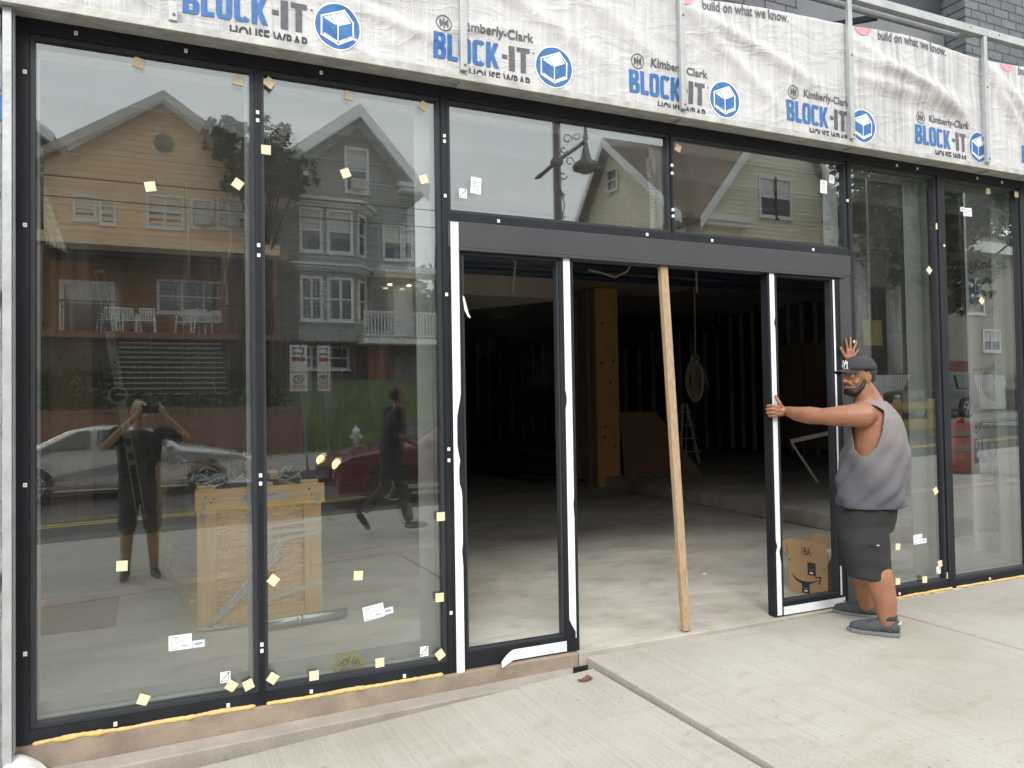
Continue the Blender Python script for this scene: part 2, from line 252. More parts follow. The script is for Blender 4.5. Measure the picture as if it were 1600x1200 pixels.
# ---------------------------------------------------------------- mesh helpers
ORG = {}
class MB:
    def __init__(s): s.bm = bmesh.new(); s.mi = 0
    def face(s, pts, mi=None):
        vs = [s.bm.verts.new(p) for p in pts]
        try:
            f = s.bm.faces.new(vs); f.material_index = s.mi if mi is None else mi; return f
        except ValueError: return None
    def box(s, x0, x1, y0, y1, z0, z1, mi=None, M=None):
        c = [(x0,y0,z0),(x1,y0,z0),(x1,y1,z0),(x0,y1,z0),(x0,y0,z1),(x1,y0,z1),(x1,y1,z1),(x0,y1,z1)]
        if M is not None: c = [M @ Vector(p) for p in c]
        v = [s.bm.verts.new(p) for p in c]
        for q in ((3,2,1,0),(4,5,6,7),(0,1,5,4),(1,2,6,5),(2,3,7,6),(3,0,4,7)):
            f = s.bm.faces.new([v[i] for i in q]); f.material_index = s.mi if mi is None else mi
        return s
    def bar(s, a, b, w, h, mi=None, up=(0,0,1)):     # rectangular bar from a to b
        a, b = Vector(a), Vector(b); d = (b-a); L = d.length; d.normalize(); u = Vector(up)
        if abs(d.dot(u)) > 0.98: u = Vector((0,1,0))
        x = d.cross(u).normalized(); y = x.cross(d).normalized()
        Mx = Matrix((x, y, d)).transposed().to_4x4(); Mx.translation = a
        return s.box(-w/2, w/2, -h/2, h/2, 0, L, mi, Mx)
    def prism(s, poly, axis, a0, a1, mi=None):       # 2D polygon extruded along an axis ('x','y','z')
        def p3(p, a): return {'x': (a, p[0], p[1]), 'y': (p[0], a, p[1]), 'z': (p[0], p[1], a)}[axis]
        A = [s.bm.verts.new(p3(p, a0)) for p in poly]; B = [s.bm.verts.new(p3(p, a1)) for p in poly]
        n = len(poly); m_ = s.mi if mi is None else mi
        fs = [s.bm.faces.new(A), s.bm.faces.new(B[::-1])]
        for i in range(n): fs.append(s.bm.faces.new((A[i], B[i], B[(i+1)%n], A[(i+1)%n])))
        for f in fs: f.material_index = m_
        return s
    def tube(s, pts, r, seg=10, mi=None, cap=True, sy=1.0, smooth=True):
        pts = [Vector(p) for p in pts]; n = len(pts); rr = r if hasattr(r, '__len__') else [r]*n
        d0 = (pts[1]-pts[0]).normalized(); u = Vector((0,0,1)) if abs(d0.z) < 0.9 else Vector((0,1,0))
        u = (u - d0*u.dot(d0)).normalized(); rings = []; m_ = s.mi if mi is None else mi
        for i, p in enumerate(pts):
            d = ((pts[min(i+1,n-1)]-p).normalized() + (p-pts[max(i-1,0)]).normalized())
            d = d.normalized() if d.length > 1e-6 else d0
            u = (u - d*u.dot(d)); u = u.normalized() if u.length > 1e-6 else d.orthogonal().normalized(); v = d.cross(u)
            rings.append([s.bm.verts.new(p + (u*math.cos(a)+v*math.sin(a)*sy)*rr[i]) for a in (2*math.pi*k/seg for k in range(seg))])
        for i in range(n-1):
            for k in range(seg):
                f = s.bm.faces.new((rings[i][k], rings[i][(k+1)%seg], rings[i+1][(k+1)%seg], rings[i+1][k])); f.material_index = m_; f.smooth = smooth
        if cap:
            for ring in (rings[0][::-1], rings[-1]): f = s.bm.faces.new(ring); f.material_index = m_
        return s
    def chain(s, pts, rr, seg=12, mi=None):          # rounded limb
        pts = [Vector(p) for p in pts]; P, R = [], []
        d = (pts[0]-pts[1]).normalized()
        for k in (0.98, 0.8, 0.5): P.append(pts[0]+d*rr[0]*k); R.append(rr[0]*math.sqrt(1-k*k))
        P += pts; R += list(rr); d = (pts[-1]-pts[-2]).normalized()
        for k in (0.5, 0.8, 0.98): P.append(pts[-1]+d*rr[-1]*k); R.append(rr[-1]*math.sqrt(1-k*k))
        return s.tube(P, R, seg, mi)
    def loft(s, rings, seg=24, mi=None, cap=True):   # rings: (centre, rx, ry, [power]) in horizontal planes
        vs = []; m_ = s.mi if mi is None else mi
        for rg in rings:
            c, rx, ry = rg[0], rg[1], rg[2]; pw = rg[3] if len(rg) > 3 else 1.0
            ring = []
            for k in range(seg):
                a = 2*math.pi*k/seg; ca, sa = math.cos(a), math.sin(a)
                ring.append(s.bm.verts.new((c[0]+rx*math.copysign(abs(ca)**pw, ca), c[1]+ry*math.copysign(abs(sa)**pw, sa), c[2])))
            vs.append(ring)
        for i in range(len(vs)-1):
            for k in range(seg):
                f = s.bm.faces.new((vs[i][k], vs[i][(k+1)%seg], vs[i+1][(k+1)%seg], vs[i+1][k])); f.material_index = m_; f.smooth = True
        if cap:
            f = s.bm.faces.new(vs[0][::-1]); f.material_index = m_; f = s.bm.faces.new(vs[-1]); f.material_index = m_
        return s
    def ball(s, c, r, sx=1, sy=1, sz=1, seg=16, mi=None, M=None):
        m_ = s.mi if mi is None else mi
        g = bmesh.ops.create_uvsphere(s.bm, u_segments=seg, v_segments=max(6, seg*2//3), radius=r)
        Mx = Matrix.Translation(Vector(c)) @ (M.to_4x4() if M is not None else Matrix()) @ Matrix.Diagonal((sx, sy, sz, 1))
        for v in g['verts']: v.co = Mx @ v.co
        for f in {f for v in g['verts'] for f in v.link_faces}: f.material_index = m_; f.smooth = True
        return s
    def cyl(s, a, b, r, seg=16, mi=None): return s.tube([a, b], r, seg, mi)
    def disc(s, c, r, seg=28, mi=None):              # disc facing -Y
        return s.face([(c[0]+r*math.cos(2*math.pi*k/seg), c[1], c[2]+r*math.sin(2*math.pi*k/seg)) for k in range(seg)], mi)
    def stroke(s, pts, w, y, mi=None, closed=False): # flat polyline in the XZ plane
        n = len(pts); m_ = mi
        for i in range(n if closed else n-1):
            a, b = Vector((pts[i][0], 0, pts[i][1])), Vector((pts[(i+1)%n][0], 0, pts[(i+1)%n][1]))
            d = (b-a).normalized(); q = Vector((-d.z, 0, d.x))*w/2; a = a-d*w*0.5; b = b+d*w*0.5
            s.face([(p.x, y, p.z) for p in (a-q, b-q, b+q, a+q)], m_)
        return s
    def build(s, name, mats, parent=None, local=False, smooth=None, bevel=0.0):
        bmesh.ops.recalc_face_normals(s.bm, faces=s.bm.faces)
        off = ORG.get(parent.name) if (parent is not None and not local) else None
        if off is not None: bmesh.ops.translate(s.bm, verts=s.bm.verts, vec=-off)
        me = bpy.data.meshes.new(name); s.bm.to_mesh(me); s.bm.free()
        o = bpy.data.objects.new(name, me); COL.objects.link(o)
        for m in (mats if isinstance(mats, (list, tuple)) else [mats]): me.materials.append(m)
        if smooth is not None:
            for p in me.polygons: p.use_smooth = smooth
        if parent is not None:
            o.parent = parent
            if off is not None: ORG[o.name] = off
        if bevel:
            md = o.modifiers.new('bevel', 'BEVEL'); md.width = bevel; md.segments = 2; md.limit_method = 'ANGLE'; md.angle_limit = rad(40)
        return o
def tag(o, label, cat, group=None):
    o['label'] = label; o['category'] = cat
    if group: o['group'] = group
    return o
def thing(name, label, cat, loc=(0,0,0), rz=0.0, group=None):
    o = bpy.data.objects.new(name, None); COL.objects.link(o); o.empty_display_size = 0.1
    o.location = loc; o.rotation_euler = (0, 0, rz); tag(o, label, cat, group)
    ORG[o.name] = Vector(loc); return o
def struct(o): o['kind'] = 'structure'; return o
def copy_tree(o, parent=None):
    c = o.copy(); COL.objects.link(c)
    if parent is not None: c.parent = parent
    for ch in list(o.children): copy_tree(ch, c)
    return c
def text_mesh(body, size=1.0, bold=0.0, sx=1.0, shear=0.0, spacing=1.0):
    """lettering as (verts2d, faces); the baseline starts at 0,0"""
    cu = bpy.data.curves.new('t', 'FONT'); cu.body = body; cu.size = size; cu.offset = bold*size; cu.shear = shear; cu.space_character = spacing; cu.resolution_u = 3
    ob = bpy.data.objects.new('t', cu); COL.objects.link(ob)
    dg = bpy.context.evaluated_depsgraph_get(); me = bpy.data.meshes.new_from_object(ob.evaluated_get(dg))
    vs = [(v.co.x*sx, v.co.y) for v in me.vertices]; fs = [tuple(p.vertices) for p in me.polygons]
    bpy.data.objects.remove(ob); bpy.data.curves.remove(cu); bpy.data.meshes.remove(me)
    x0 = min(v[0] for v in vs)
    return [(v[0]-x0, v[1]) for v in vs], fs
def fit_text(body, w, h, **k):
    """lettering stretched to w wide, h high (bounding box)"""
    vs, fs = text_mesh(body, **k); y0, y1 = min(v[1] for v in vs), max(v[1] for v in vs); x1 = max(v[0] for v in vs)
    return [(v[0]*w/x1, (v[1]-y0)*h/(y1-y0)) for v in vs], fs
def put_text(mb, vf, fn, mi=0):
    vs = [mb.bm.verts.new(fn(u, v)) for u, v in vf[0]]
    for f in vf[1]:
        try: q = mb.bm.faces.new([vs[i] for i in f]); q.material_index = mi
        except ValueError: pass
def smooth01(t): t = max(0.0, min(1.0, t)); return t*t*(3-2*t)

def heavy_text(word, x0, y0, H, W, gap, put, mi):
    """block letters with thick stems, each W*k wide and H high; put(face points 2D, material)"""
    def ring(x, w, y, h, sx, sy, a0=0.0, a1=360.0):
        n = 28; O, I = [], []
        for i in range(n+1):
            a = rad(a0+(a1-a0)*i/n); c, s_ = math.cos(a), math.sin(a)
            f = lambda v, p: math.copysign(abs(v)**p, v)
            O.append((x+w/2+w/2*f(c, .42), y+h/2+h/2*f(s_, .42))); I.append((x+w/2+(w/2-sx)*f(c, .40), y+h/2+(h/2-sy)*f(s_, .40)))
        for i in range(n): put([O[i], O[i+1], I[i+1], I[i]], mi)
    R = lambda a, b_, c, d: put([(a, c), (b_, c), (b_, d), (a, d)], mi)
    x = x0; st = W*0.37; th = H*0.155
    for ch in word:
        w = {'L': .80, 'I': .42, 'T': .92, 'K': 1.04}.get(ch, 1.0)*W
        if ch == 'L': R(x, x+st, y0, y0+H); R(x+st, x+w, y0, y0+th*1.15)
        elif ch == 'I': R(x, x+w, y0, y0+H)
        elif ch == 'T': R(x, x+w, y0+H-th*1.15, y0+H); R(x+w/2-st/2, x+w/2+st/2, y0, y0+H-th*1.15)
        elif ch == 'O': ring(x, w, y0, H, st, th)
        elif ch == 'C': ring(x, w, y0, H, st, th, 33, 327)
        elif ch == 'B':
            R(x, x+st, y0, y0+H)
            for (yy, hh, ww) in ((y0+H*.515, H*.485, w*.96), (y0, H*.514, w)):
                n = 14; O, I = [(x+st, yy+hh)], [(x+st, yy+hh-th*.9)]
                for i in range(n+1):
                    a = rad(90-180*i/n); c, s_ = max(0, math.cos(a)), math.sin(a); f = lambda v, p: math.copysign(abs(v)**p, v)
                    O.append((x+ww*.55+ww*.45*f(c, .6), yy+hh/2+hh/2*f(s_, .6))); I.append((x+st+.001+max(0, (ww*.55-st))*.6+(ww*.12)*f(c, .6), yy+hh/2+(hh/2-th*.9)*f(s_, .6)))
                O.append((x+st, yy)); I.append((x+st, yy+th*.9))
                for i in range(len(O)-1): put([O[i], O[i+1], I[i+1], I[i]], mi)
        elif ch == 'K':
            R(x, x+st, y0, y0+H); m_ = y0+H*.45
            put([(x+st, m_-H*.06), (x+st, m_+H*.20), (x+w*.60, y0+H), (x+w*.98, y0+H), (x+w*.62, y0+H*.52)], mi); put([(x+st, m_-H*.062), (x+w*.62, y0+H*.518), (x+w, y0), (x+w*.62, y0)], mi)
        x += w+gap
    return x
# ================================================================ ground
def zpave(x):
    if x < -2.25: return -0.155 + 0.026*(x+2.25)
    if x < 2.25: return -0.155 + 0.0595*(x+2.25)
    if x < 6.0: return 0.147 + 0.005*(x-2.25)
    return 0.165 + 0.026*(x-6.0)
def groad(x): return -0.14 + 0.026*x
def slab(mb, x0, x1, y0, y1, f0, f1, t=0.16):
    P = [(x0,y0,f0(x0)),(x1,y0,f0(x1)),(x1,y1,f1(x1)),(x0,y1,f1(x0))]
    b = [(p[0],p[1],p[2]-t) for p in P]
    v = [mb.bm.verts.new(p) for p in b+P]
    for q in ((3,2,1,0),(4,5,6,7),(0,1,5,4),(1,2,6,5),(2,3,7,6),(3,0,4,7)): mb.bm.faces.new([v[i] for i in q])
fk = lambda x: groad(x)+0.13
pv = lambda e: (lambda x: zpave(min(max(x, e[0]+1e-4), e[1]-1e-4)))
mb = MB(); xs = [-40,-20,-11.25,-9,-6.75,-4.5,-2.25,2.25]
for a, b_ in zip(xs[:-1], xs[1:]): slab(mb, a+0.005, b_-0.006, -3.68, -0.165, pv((a,b_)), pv((a,b_)))
xs2 = [2.25,4.5,6.75,9,11.25,13.5,18,24,32,45]
zfront = lambda x: zpave(x) if x < 2.25 else 0.112+0.015*(x-2.25)
for a, b_ in zip(xs2[:-1], xs2[1:]): slab(mb, a+0.010, b_-0.005, -3.68, -0.068, zfront, pv((a,b_)))
struct(mb.build('pavement', pave_m, bevel=0.006))
mb = MB()
for a, b_ in zip(xs[:-1]+xs2[:-1], xs[1:]+xs2[1:]): slab(mb, a+0.004, b_-0.004, -4.06, -3.70, zfront, zfront)
struct(mb.build('pavement_band', band_m, bevel=0.005))
mb = MB()
for a, b_ in zip(xs[:-1]+xs2[:-1], xs[1:]+xs2[1:]): slab(mb, a+0.005, b_-0.005, -7.05, -4.08, fk, zfront)
struct(mb.build('outer_pavement', pave2_m, bevel=0.006))
mb = MB()   # bed under the joints
xb = xs+xs2[1:]
for a, b_ in zip(xb[:-1], xb[1:]):
    f_ = lambda x: min(zfront(min(max(x, a+1e-4), b_-1e-4)), zpave(min(max(x, a+1e-4), b_-1e-4)), fk(x))-0.06
    slab(mb, a, b_, -7.1, -0.03, f_, f_, 0.3)
struct(mb.build('pavement_bed', mat('joint_dirt', (0.07, 0.06, 0.05), 0.95)))
mb = MB(); slab(mb, -60, 90, -7.2, -7.06, fk, fk, 0.4); slab(mb, -60, 90, -15.35, -15.2, fk, fk, 0.4)
struct(mb.build('kerb', pave2_m, bevel=0.01))
mb = MB(); slab(mb, -90, 140, -15.2, -7.2, groad, groad, 0.3); struct(mb.build('road', asphalt_m))
mb = MB()
for y in (-9.75, -10.0): slab(mb, -60, 90, y-0.055, y+0.055, lambda x: groad(x)+0.006, lambda x: groad(x)+0.006, 0.004)
struct(mb.build('yellow_road_line', mat('road_paint_yellow', (0.62, 0.44, 0.05), 0.6, 0, 0.2, 20)))
mb = MB()
for x in (27.5, 28.7, 29.9, 31.1): slab(mb, x, x+0.45, -14.8, -10.4, lambda x: groad(x)+0.006, lambda x: groad(x)+0.006, 0.004)
struct(mb.build('crosswalk_marking', mat('road_paint_white', (0.7, 0.7, 0.68), 0.6, 0, 0.2, 20)))
mb = MB(); slab(mb, -60, 90, -18.5, -15.36, lambda x: groad(x)+0.34, fk, 0.4); struct(mb.build('far_pavement', pave2_m))
def terr(x, y):
    d = -y
    base = groad(x)+0.33
    wall = smooth01((4.6-x)/0.9)
    hill = 1.50*wall + (1-wall)*(0.0+1.35*smooth01((d-18.4)/2.2))
    if x > 12: hill = hill*smooth01((18-x)/6)
    up = 0.85*smooth01((d-19)/4.5) * smooth01((19-x)/6) + 0.03*max(0, d-24)*smooth01((60-d)/20 if d < 60 else 0)
    z = base*(0 if x < 12 else smooth01((x-12)/6)) + (0.36 if x < 12 else 0.36*(1-smooth01((x-12)/6))) + (hill-0.36 if wall > .5 else hill) + up
    return z + 0.03*math.sin(x*1.3+d*0.7)
mb = MB(); gx = [-90,-60,-40,-30,-22]+[-16+0.8*i for i in range(66)]+[38,42,50,60,80,110,140]; gy = [18.51,18.56,18.9,19.4,20,20.7,21.5,22.5,24,26,28,31,35,42,52,70,100,160]
G = [[mb.bm.verts.new((x, -y, (groad(x)+0.1 if y < 18.53 else terr(x, -y)) if y < 60 else terr(x, -52)+0.01*(y-52))) for x in gx] for y in gy]
for i in range(len(gy)-1):
    for j in range(len(gx)-1): f = mb.bm.faces.new((G[i][j], G[i][j+1], G[i+1][j+1], G[i+1][j])); f.smooth = True
struct(mb.build('lawn_hill', grass_m))

# ================================================================ the shop under construction
SHOP = thing('shop_building', 'single storey shop under construction with black framed glazing and dark brick above', 'building', (3.0, 0.0, 0.16))
def bpart(mb, name, mats, **k): return mb.build(name, mats, SHOP, **k)
# sill kerb left of the slab step, its foot ledge, and the threshold
mb = MB(); mb.box(-0.62, 2.235, -0.062, 0.02, -0.3, 0.156); bpart(mb, 'sill_kerb', sill_m, bevel=0.006)
mb = MB()
A = [(-0.9,-0.165,-0.3),(2.235,-0.165,-0.3),(2.235,-0.0625,-0.3),(-0.9,-0.0625,-0.3),(-0.9,-0.165,0.03),(2.235,-0.165,0.075),(2.235,-0.0625,0.085),(-0.9,-0.0625,0.045)]
v = [mb.bm.verts.new(p) for p in A]
for q in ((3,2,1,0),(4,5,6,7),(0,1,5,4),(1,2,6,5),(2,3,7,6),(3,0,4,7)): mb.bm.faces.new([v[i] for i in q])
bpart(mb, 'sill_ledge', ledge_m, bevel=0.006)
mb = MB(); mb.box(2.24, 9.0, -0.064, 0.02, -0.3, 0.1575); bpart(mb, 'threshold', floor_m, bevel=0.004)
mb = MB(); mb.box(2.14, 2.232, -0.175, -0.1655, 0.065, 0.12); bpart(mb, 'joint_filler', black2)
# interior slabs, ceiling, walls
mb = MB(); mb.box(-4, 16, 0.021, 22, -0.1, 0.165); bpart(mb, 'floor_slab', floor_m)
mb = MB()
pts = [(6.62,1.35),(7.0,7.6),(9.6,7.9),(9.8,19.3),(13.2,19.3),(13.2,1.35)]
mb.prism(pts, 'z', 0.1655, 0.345); bpart(mb, 'raised_floor', floor_m, bevel=0.015)
ceil_m = mat('ceiling_deck', (0.22, 0.21, 0.20), 0.9, 0, 0.2, 2)
mb = MB(); mb.box(-4, 16, 0.12, 0.62, 3.95, 4.1); mb.box(-4, 16, 1.95, 22, 3.95, 4.1)   # unseen gap added in the deck to let daylight onto the front floor
for y in [2.0+0.6*i for i in range(32)]: mb.box(-4, 16, y, y+0.05, 3.72, 3.949)
bpart(mb, 'ceiling', ceil_m)
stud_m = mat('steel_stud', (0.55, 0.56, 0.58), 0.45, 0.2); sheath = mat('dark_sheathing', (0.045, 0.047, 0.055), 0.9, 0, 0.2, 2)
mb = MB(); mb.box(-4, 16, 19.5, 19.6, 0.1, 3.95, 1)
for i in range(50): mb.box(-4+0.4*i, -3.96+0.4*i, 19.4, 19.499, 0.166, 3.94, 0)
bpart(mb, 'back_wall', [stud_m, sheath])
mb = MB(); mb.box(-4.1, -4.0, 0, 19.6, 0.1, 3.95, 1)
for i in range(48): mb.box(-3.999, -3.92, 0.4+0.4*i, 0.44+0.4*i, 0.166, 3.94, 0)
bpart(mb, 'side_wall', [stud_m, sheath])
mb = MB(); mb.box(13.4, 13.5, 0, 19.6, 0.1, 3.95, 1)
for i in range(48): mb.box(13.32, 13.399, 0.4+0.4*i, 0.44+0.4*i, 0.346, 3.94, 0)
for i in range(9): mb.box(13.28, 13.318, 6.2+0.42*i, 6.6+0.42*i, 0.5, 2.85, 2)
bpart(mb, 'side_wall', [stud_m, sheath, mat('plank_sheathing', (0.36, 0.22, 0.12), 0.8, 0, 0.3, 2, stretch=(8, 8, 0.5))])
# stud partition standing inside, beyond the platform
mb = MB()
for i in range(16): mb.box(9.2+0.4*i-0.02, 9.2+0.4*i+0.02, 11.9, 12.0, 0.35, 2.9 if i < 5 else 3.3, 0)
mb.box(9.0, 15, 12.0, 12.05, 0.35, 3.6, 1); bpart(mb, 'partition_wall', [stud_m, sheath])
# ceiling drops and ducts
soff = mat('bulkhead_board', (0.50, 0.42, 0.33), 0.9, 0, 0.1, 2)
mb = MB(); mb.prism([(5.9,3.2),(8.6,3.2),(8.6,8.1),(5.9,8.1)], 'z', 3.56, 3.718); bpart(mb, 'bulkhead', soff)
mb = MB(); mb.prism([(2.6,5.2),(5.2,5.2),(3.4,8.2),(2.6,8.2)], 'z', 3.0, 3.7); bpart(mb, 'bulkhead', soff)
pipe_m = mat('sprinkler_pipe', (0.03, 0.045, 0.09), 0.4, 0.3)
mb = MB()
for y, z, r_ in ((4.6, 3.35, 0.075), (5.0, 3.28, 0.05)): mb.tube([(-3.9, y, z), (13.2, y, z)], r_, 12)
for x in (-1, 2.2, 5.4, 8.8, 11.5): mb.tube([(x, 4.6, 3.4), (x, 4.6, 3.72)], 0.025, 8)
bpart(mb, 'sprinkler_pipe', pipe_m)
# two plywood clad pillars
def pillar(x0, x1, y0, y1, z1, side):
    mb = MB(); mb.box(x0+0.02, x1-0.02, y0+0.022, y1, 0.166, z1)
    for i in range(4): mb.box(x0-0.002-0.03*(i % 2), x0+0.019, y0+0.04+i*(y1-y0-0.05)/4, y0+0.02+(i+1)*(y1-y0-0.05)/4, 0.166, z1-0.01)
    p = bpart(mb, 'pillar', side)
    mb = MB(); zs = [0.17, 1.25, z1-0.005]
    for a, b_ in zip(zs[:-1], zs[1:]): mb.box(x0, x1, y0, y0+0.02, a+0.002, b_-0.002, 0)
    for (u, w) in ((0.3,.82),(0.22,.62),(0.78,.63),(0.6,.52),(0.3,.25),(0.75,.2),(0.35,.3)):
        cx, cz = x0+(x1-x0)*u, 0.17+(z1-0.17)*w
        mb.face([(cx+0.018*math.cos(k*0.785), y0-0.002, cz+0.026*math.sin(k*0.785)) for k in range(8)], 1)
    mb.build('plywood_cladding', [plywood, mat('wood_knot', (0.05, 0.022, 0.01), 0.8)], p)
grey_col = mat('pillar_side', (0.32, 0.28, 0.23), 0.85, 0, 0.15, 3, stretch=(4, 4, 0.5))
pillar(6.84, 7.28, 7.35, 8.2, 3.55, grey_col)
pillar(-1.16, -0.69, 7.5, 8.0, 3.55, grey_col)
# the building above: dark brick piers and a recessed dark band
mb = MB(); mb.box(-8, 4.42, 0.30, 0.6, 4.0, 7.0); mb.box(6.32, 30, 0.30, 0.6, 4.0, 7.0); mb.box(4.42, 6.32, 0.62, 0.8, 3.9, 7.0)
bpart(mb, 'brick_wall', brick_m)
mb = MB(); mb.box(4.44, 6.30, 0.50, 0.60, 4.05, 6.9)
mb.box(4.46, 6.28, 0.46, 0.499, 4.1, 4.75, 1)
bpart(mb, 'dark_panel', [mat('dark_panel_frame', (0.03, 0.033, 0.04), 0.5), mat('dark_panel_sheet', (0.13, 0.138, 0.145), 0.35)], bevel=0.02)
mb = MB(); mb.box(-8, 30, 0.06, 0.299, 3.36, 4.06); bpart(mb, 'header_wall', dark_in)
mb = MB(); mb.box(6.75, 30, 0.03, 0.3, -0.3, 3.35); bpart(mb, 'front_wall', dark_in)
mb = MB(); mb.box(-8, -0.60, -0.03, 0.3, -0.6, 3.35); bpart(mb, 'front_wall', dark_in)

# ---- glazing
def pane_outer(x0, x1, z0, z1, parent, y=-0.008, th=0.006, m=None):
    mb = MB(); P = [(x0,y,z0),(x1,y,z0),(x1,y,z1),(x0,y,z1)]; Q = [(p[0],y+th,p[2]) for p in P]
    v = [mb.bm.verts.new(p) for p in P+Q]
    f = mb.bm.faces.new((v[0],v[1],v[2],v[3])); f.material_index = 0
    for q in ((7,6,5,4),(1,0,4,5),(2,1,5,6),(3,2,6,7),(0,3,7,4)): f = mb.bm.faces.new([v[i] for i in q]); f.material_index = 1
    mb.build('outer_pane' if m is None else 'glass', [m or G_OUT, G_CLR], parent)
def pane_inner(x0, x1, z0, z1, parent, ax, az, y=0.024, th=0.006):
    mb = MB(); nx, nz_ = 10, 20; xc, zc, hx, hz = (x0+x1)/2, (z0+z1)/2, (x1-x0)/2, (z1-z0)/2
    V = [[mb.bm.verts.new((x0+(x1-x0)*i/nx, y - ax*(1-((x0+(x1-x0)*i/nx-xc)/hx)**2) - az*(1-((z0+(z1-z0)*j/nz_-zc)/hz)**2), z0+(z1-z0)*j/nz_)) for i in range(nx+1)] for j in range(nz_+1)]
    for j in range(nz_):
        for i in range(nx): f = mb.bm.faces.new((V[j][i],V[j][i+1],V[j+1][i+1],V[j+1][i])); f.smooth = True; f.material_index = 0
    B = [mb.bm.verts.new(p) for p in ((x0,y+th,z0),(x1,y+th,z0),(x1,y+th,z1),(x0,y+th,z1))]
    f = mb.bm.faces.new(B[::-1]); f.material_index = 1
    o = mb.build('inner_pane', [G_IN, G_CLR], parent); return o
def clips(mb, pts, mi):
    for x, z in pts: mb.box(x-0.0075, x+0.0075, -0.050, -0.040, z-0.009, z+0.009, mi); mb.box(x-0.002, x+0.003, -0.0505, -0.0501, z-0.003, z+0.002, 3)
def window(x0, x1, z0, z1, l, r_, b_, t_, ax, az, clip=(), liner=(1,1,1,1), bz=0.021, flange=(0, 0)):
    """x0..z1: clear glass; l, r_, b_, t_: outer edges of the black frame"""
    mb = MB()
    # outer black profile, four bars butted
    ix0, ix1, iz0, iz1 = x0-bz, x1+bz, z0-bz, z1+bz
    mb.box(l, ix0, -0.045, 0.035, b_, t_, 0); mb.box(ix1, r_, -0.045, 0.035, b_, t_, 0)
    mb.box(ix0, ix1, -0.044, 0.034, b_, iz0, 0); mb.box(ix0, ix1, -0.044, 0.034, iz1, t_, 0)
    # inner bezel
    mb.box(ix0, x0, -0.030, 0.033, iz0, iz1, 1); mb.box(x1, ix1, -0.030, 0.033, iz0, iz1, 1)
    mb.box(x0, x1, -0.029, 0.032, iz0, z0, 1); mb.box(x0, x1, -0.029, 0.032, z1, iz1, 1)
    clips(mb, clip, 2)
    w = bpart(mb, 'window', [black, bezel, white_p, galv], bevel=0.002)
    e = 0.008
    pane_outer(x0-e, x1+e, z0-e, z1+e, w); pane_inner(x0-e, x1+e, z0-e, z1+e, w, ax, az)
    mb = MB(); L, R_, B_, T_ = liner
    if L: mb.box(x0-0.012, x0-0.002, 0.036, 0.17, z0-0.01, z1+0.01)
    if R_: mb.box(x1+0.002, x1+0.012, 0.036, 0.17, z0-0.01, z1+0.01)
    if B_: mb.box(x0-0.001, x1+0.001, 0.036, 0.165, z0-0.012, z0-0.002)
    if T_: mb.box(x0-0.001, x1+0.001, 0.036, 0.165, z1+0.002, z1+0.012)
    fr_, fb_ = flange
    if fr_: mb.box(x1-fr_, x1+0.0015, 0.100, 0.112, z0-0.001, z1+0.001)
    if fb_: mb.box(x0+0.001, x1-fr_-0.001, 0.100, 0.112, z0-0.001, z0+fb_)
    mb.build('liner', liner_m, w)
    return w
BOT, TOP = 0.158, 3.358
gA = [(0.486, z) for z in (3.06, 3.02, 2.40, 2.35, 1.27, 1.23, 0.45, 0.42)] + [(-0.498, z) for z in (3.10, 2.42, 1.28, 0.55)]
window(-0.462, 0.453, 0.236, 3.262, -0.535, 0.4855, BOT, TOP, 0.0020, 0.0070, gA+[(-0.15, 0.185), (0.33, 0.185), (-0.30, 3.31), (0.16, 3.31)], flange=(0.014, 0.05))
gB = [(1.464, z) for z in (3.07, 3.04, 2.74, 2.2, 1.36, 1.30, 0.48)]
window(0.518, 1.425, 0.236, 3.262, 0.4865, 1.475, BOT, TOP, 0.0018, 0.0060, gB+[(0.72, 0.185), (1.2, 0.185), (0.8, 3.31)], flange=(0.085, 0.075))
window(1.502, 2.955, 2.672, 3.262, 1.476, 2.979, 2.607, TOP, 0.002, 0.001, [(2.979, z) for z in (3.08, 3.03, 2.80, 2.76)] + [(1.78, 2.628), (2.78, 2.628)], (0,1,1,1), 0.018)
window(3.005, 4.478, 2.672, 3.262, 2.980, 4.500, 2.607, TOP, 0.002, 0.001, [(3.28, 2.628), (4.15, 2.628), (4.49, 3.0)], (0,1,1,1), 0.018)
window(4.550, 5.415, 0.236, 3.262, 4.501, 5.473, BOT, TOP, 0.0015, 0.0045, [(4.515, 1.9), (4.515, 2.0), (4.9, 0.185), (5.0, 3.31), (5.22, 3.31)], flange=(0.165, 0.03))
window(5.532, 6.40, 0.236, 3.262, 5.474, 6.52, BOT, TOP, 0.0015, 0.0045, [(5.9, 0.185), (5.49, 2.75), (5.9, 3.31), (6.2, 3.31)], flange=(0.12, 0.085))

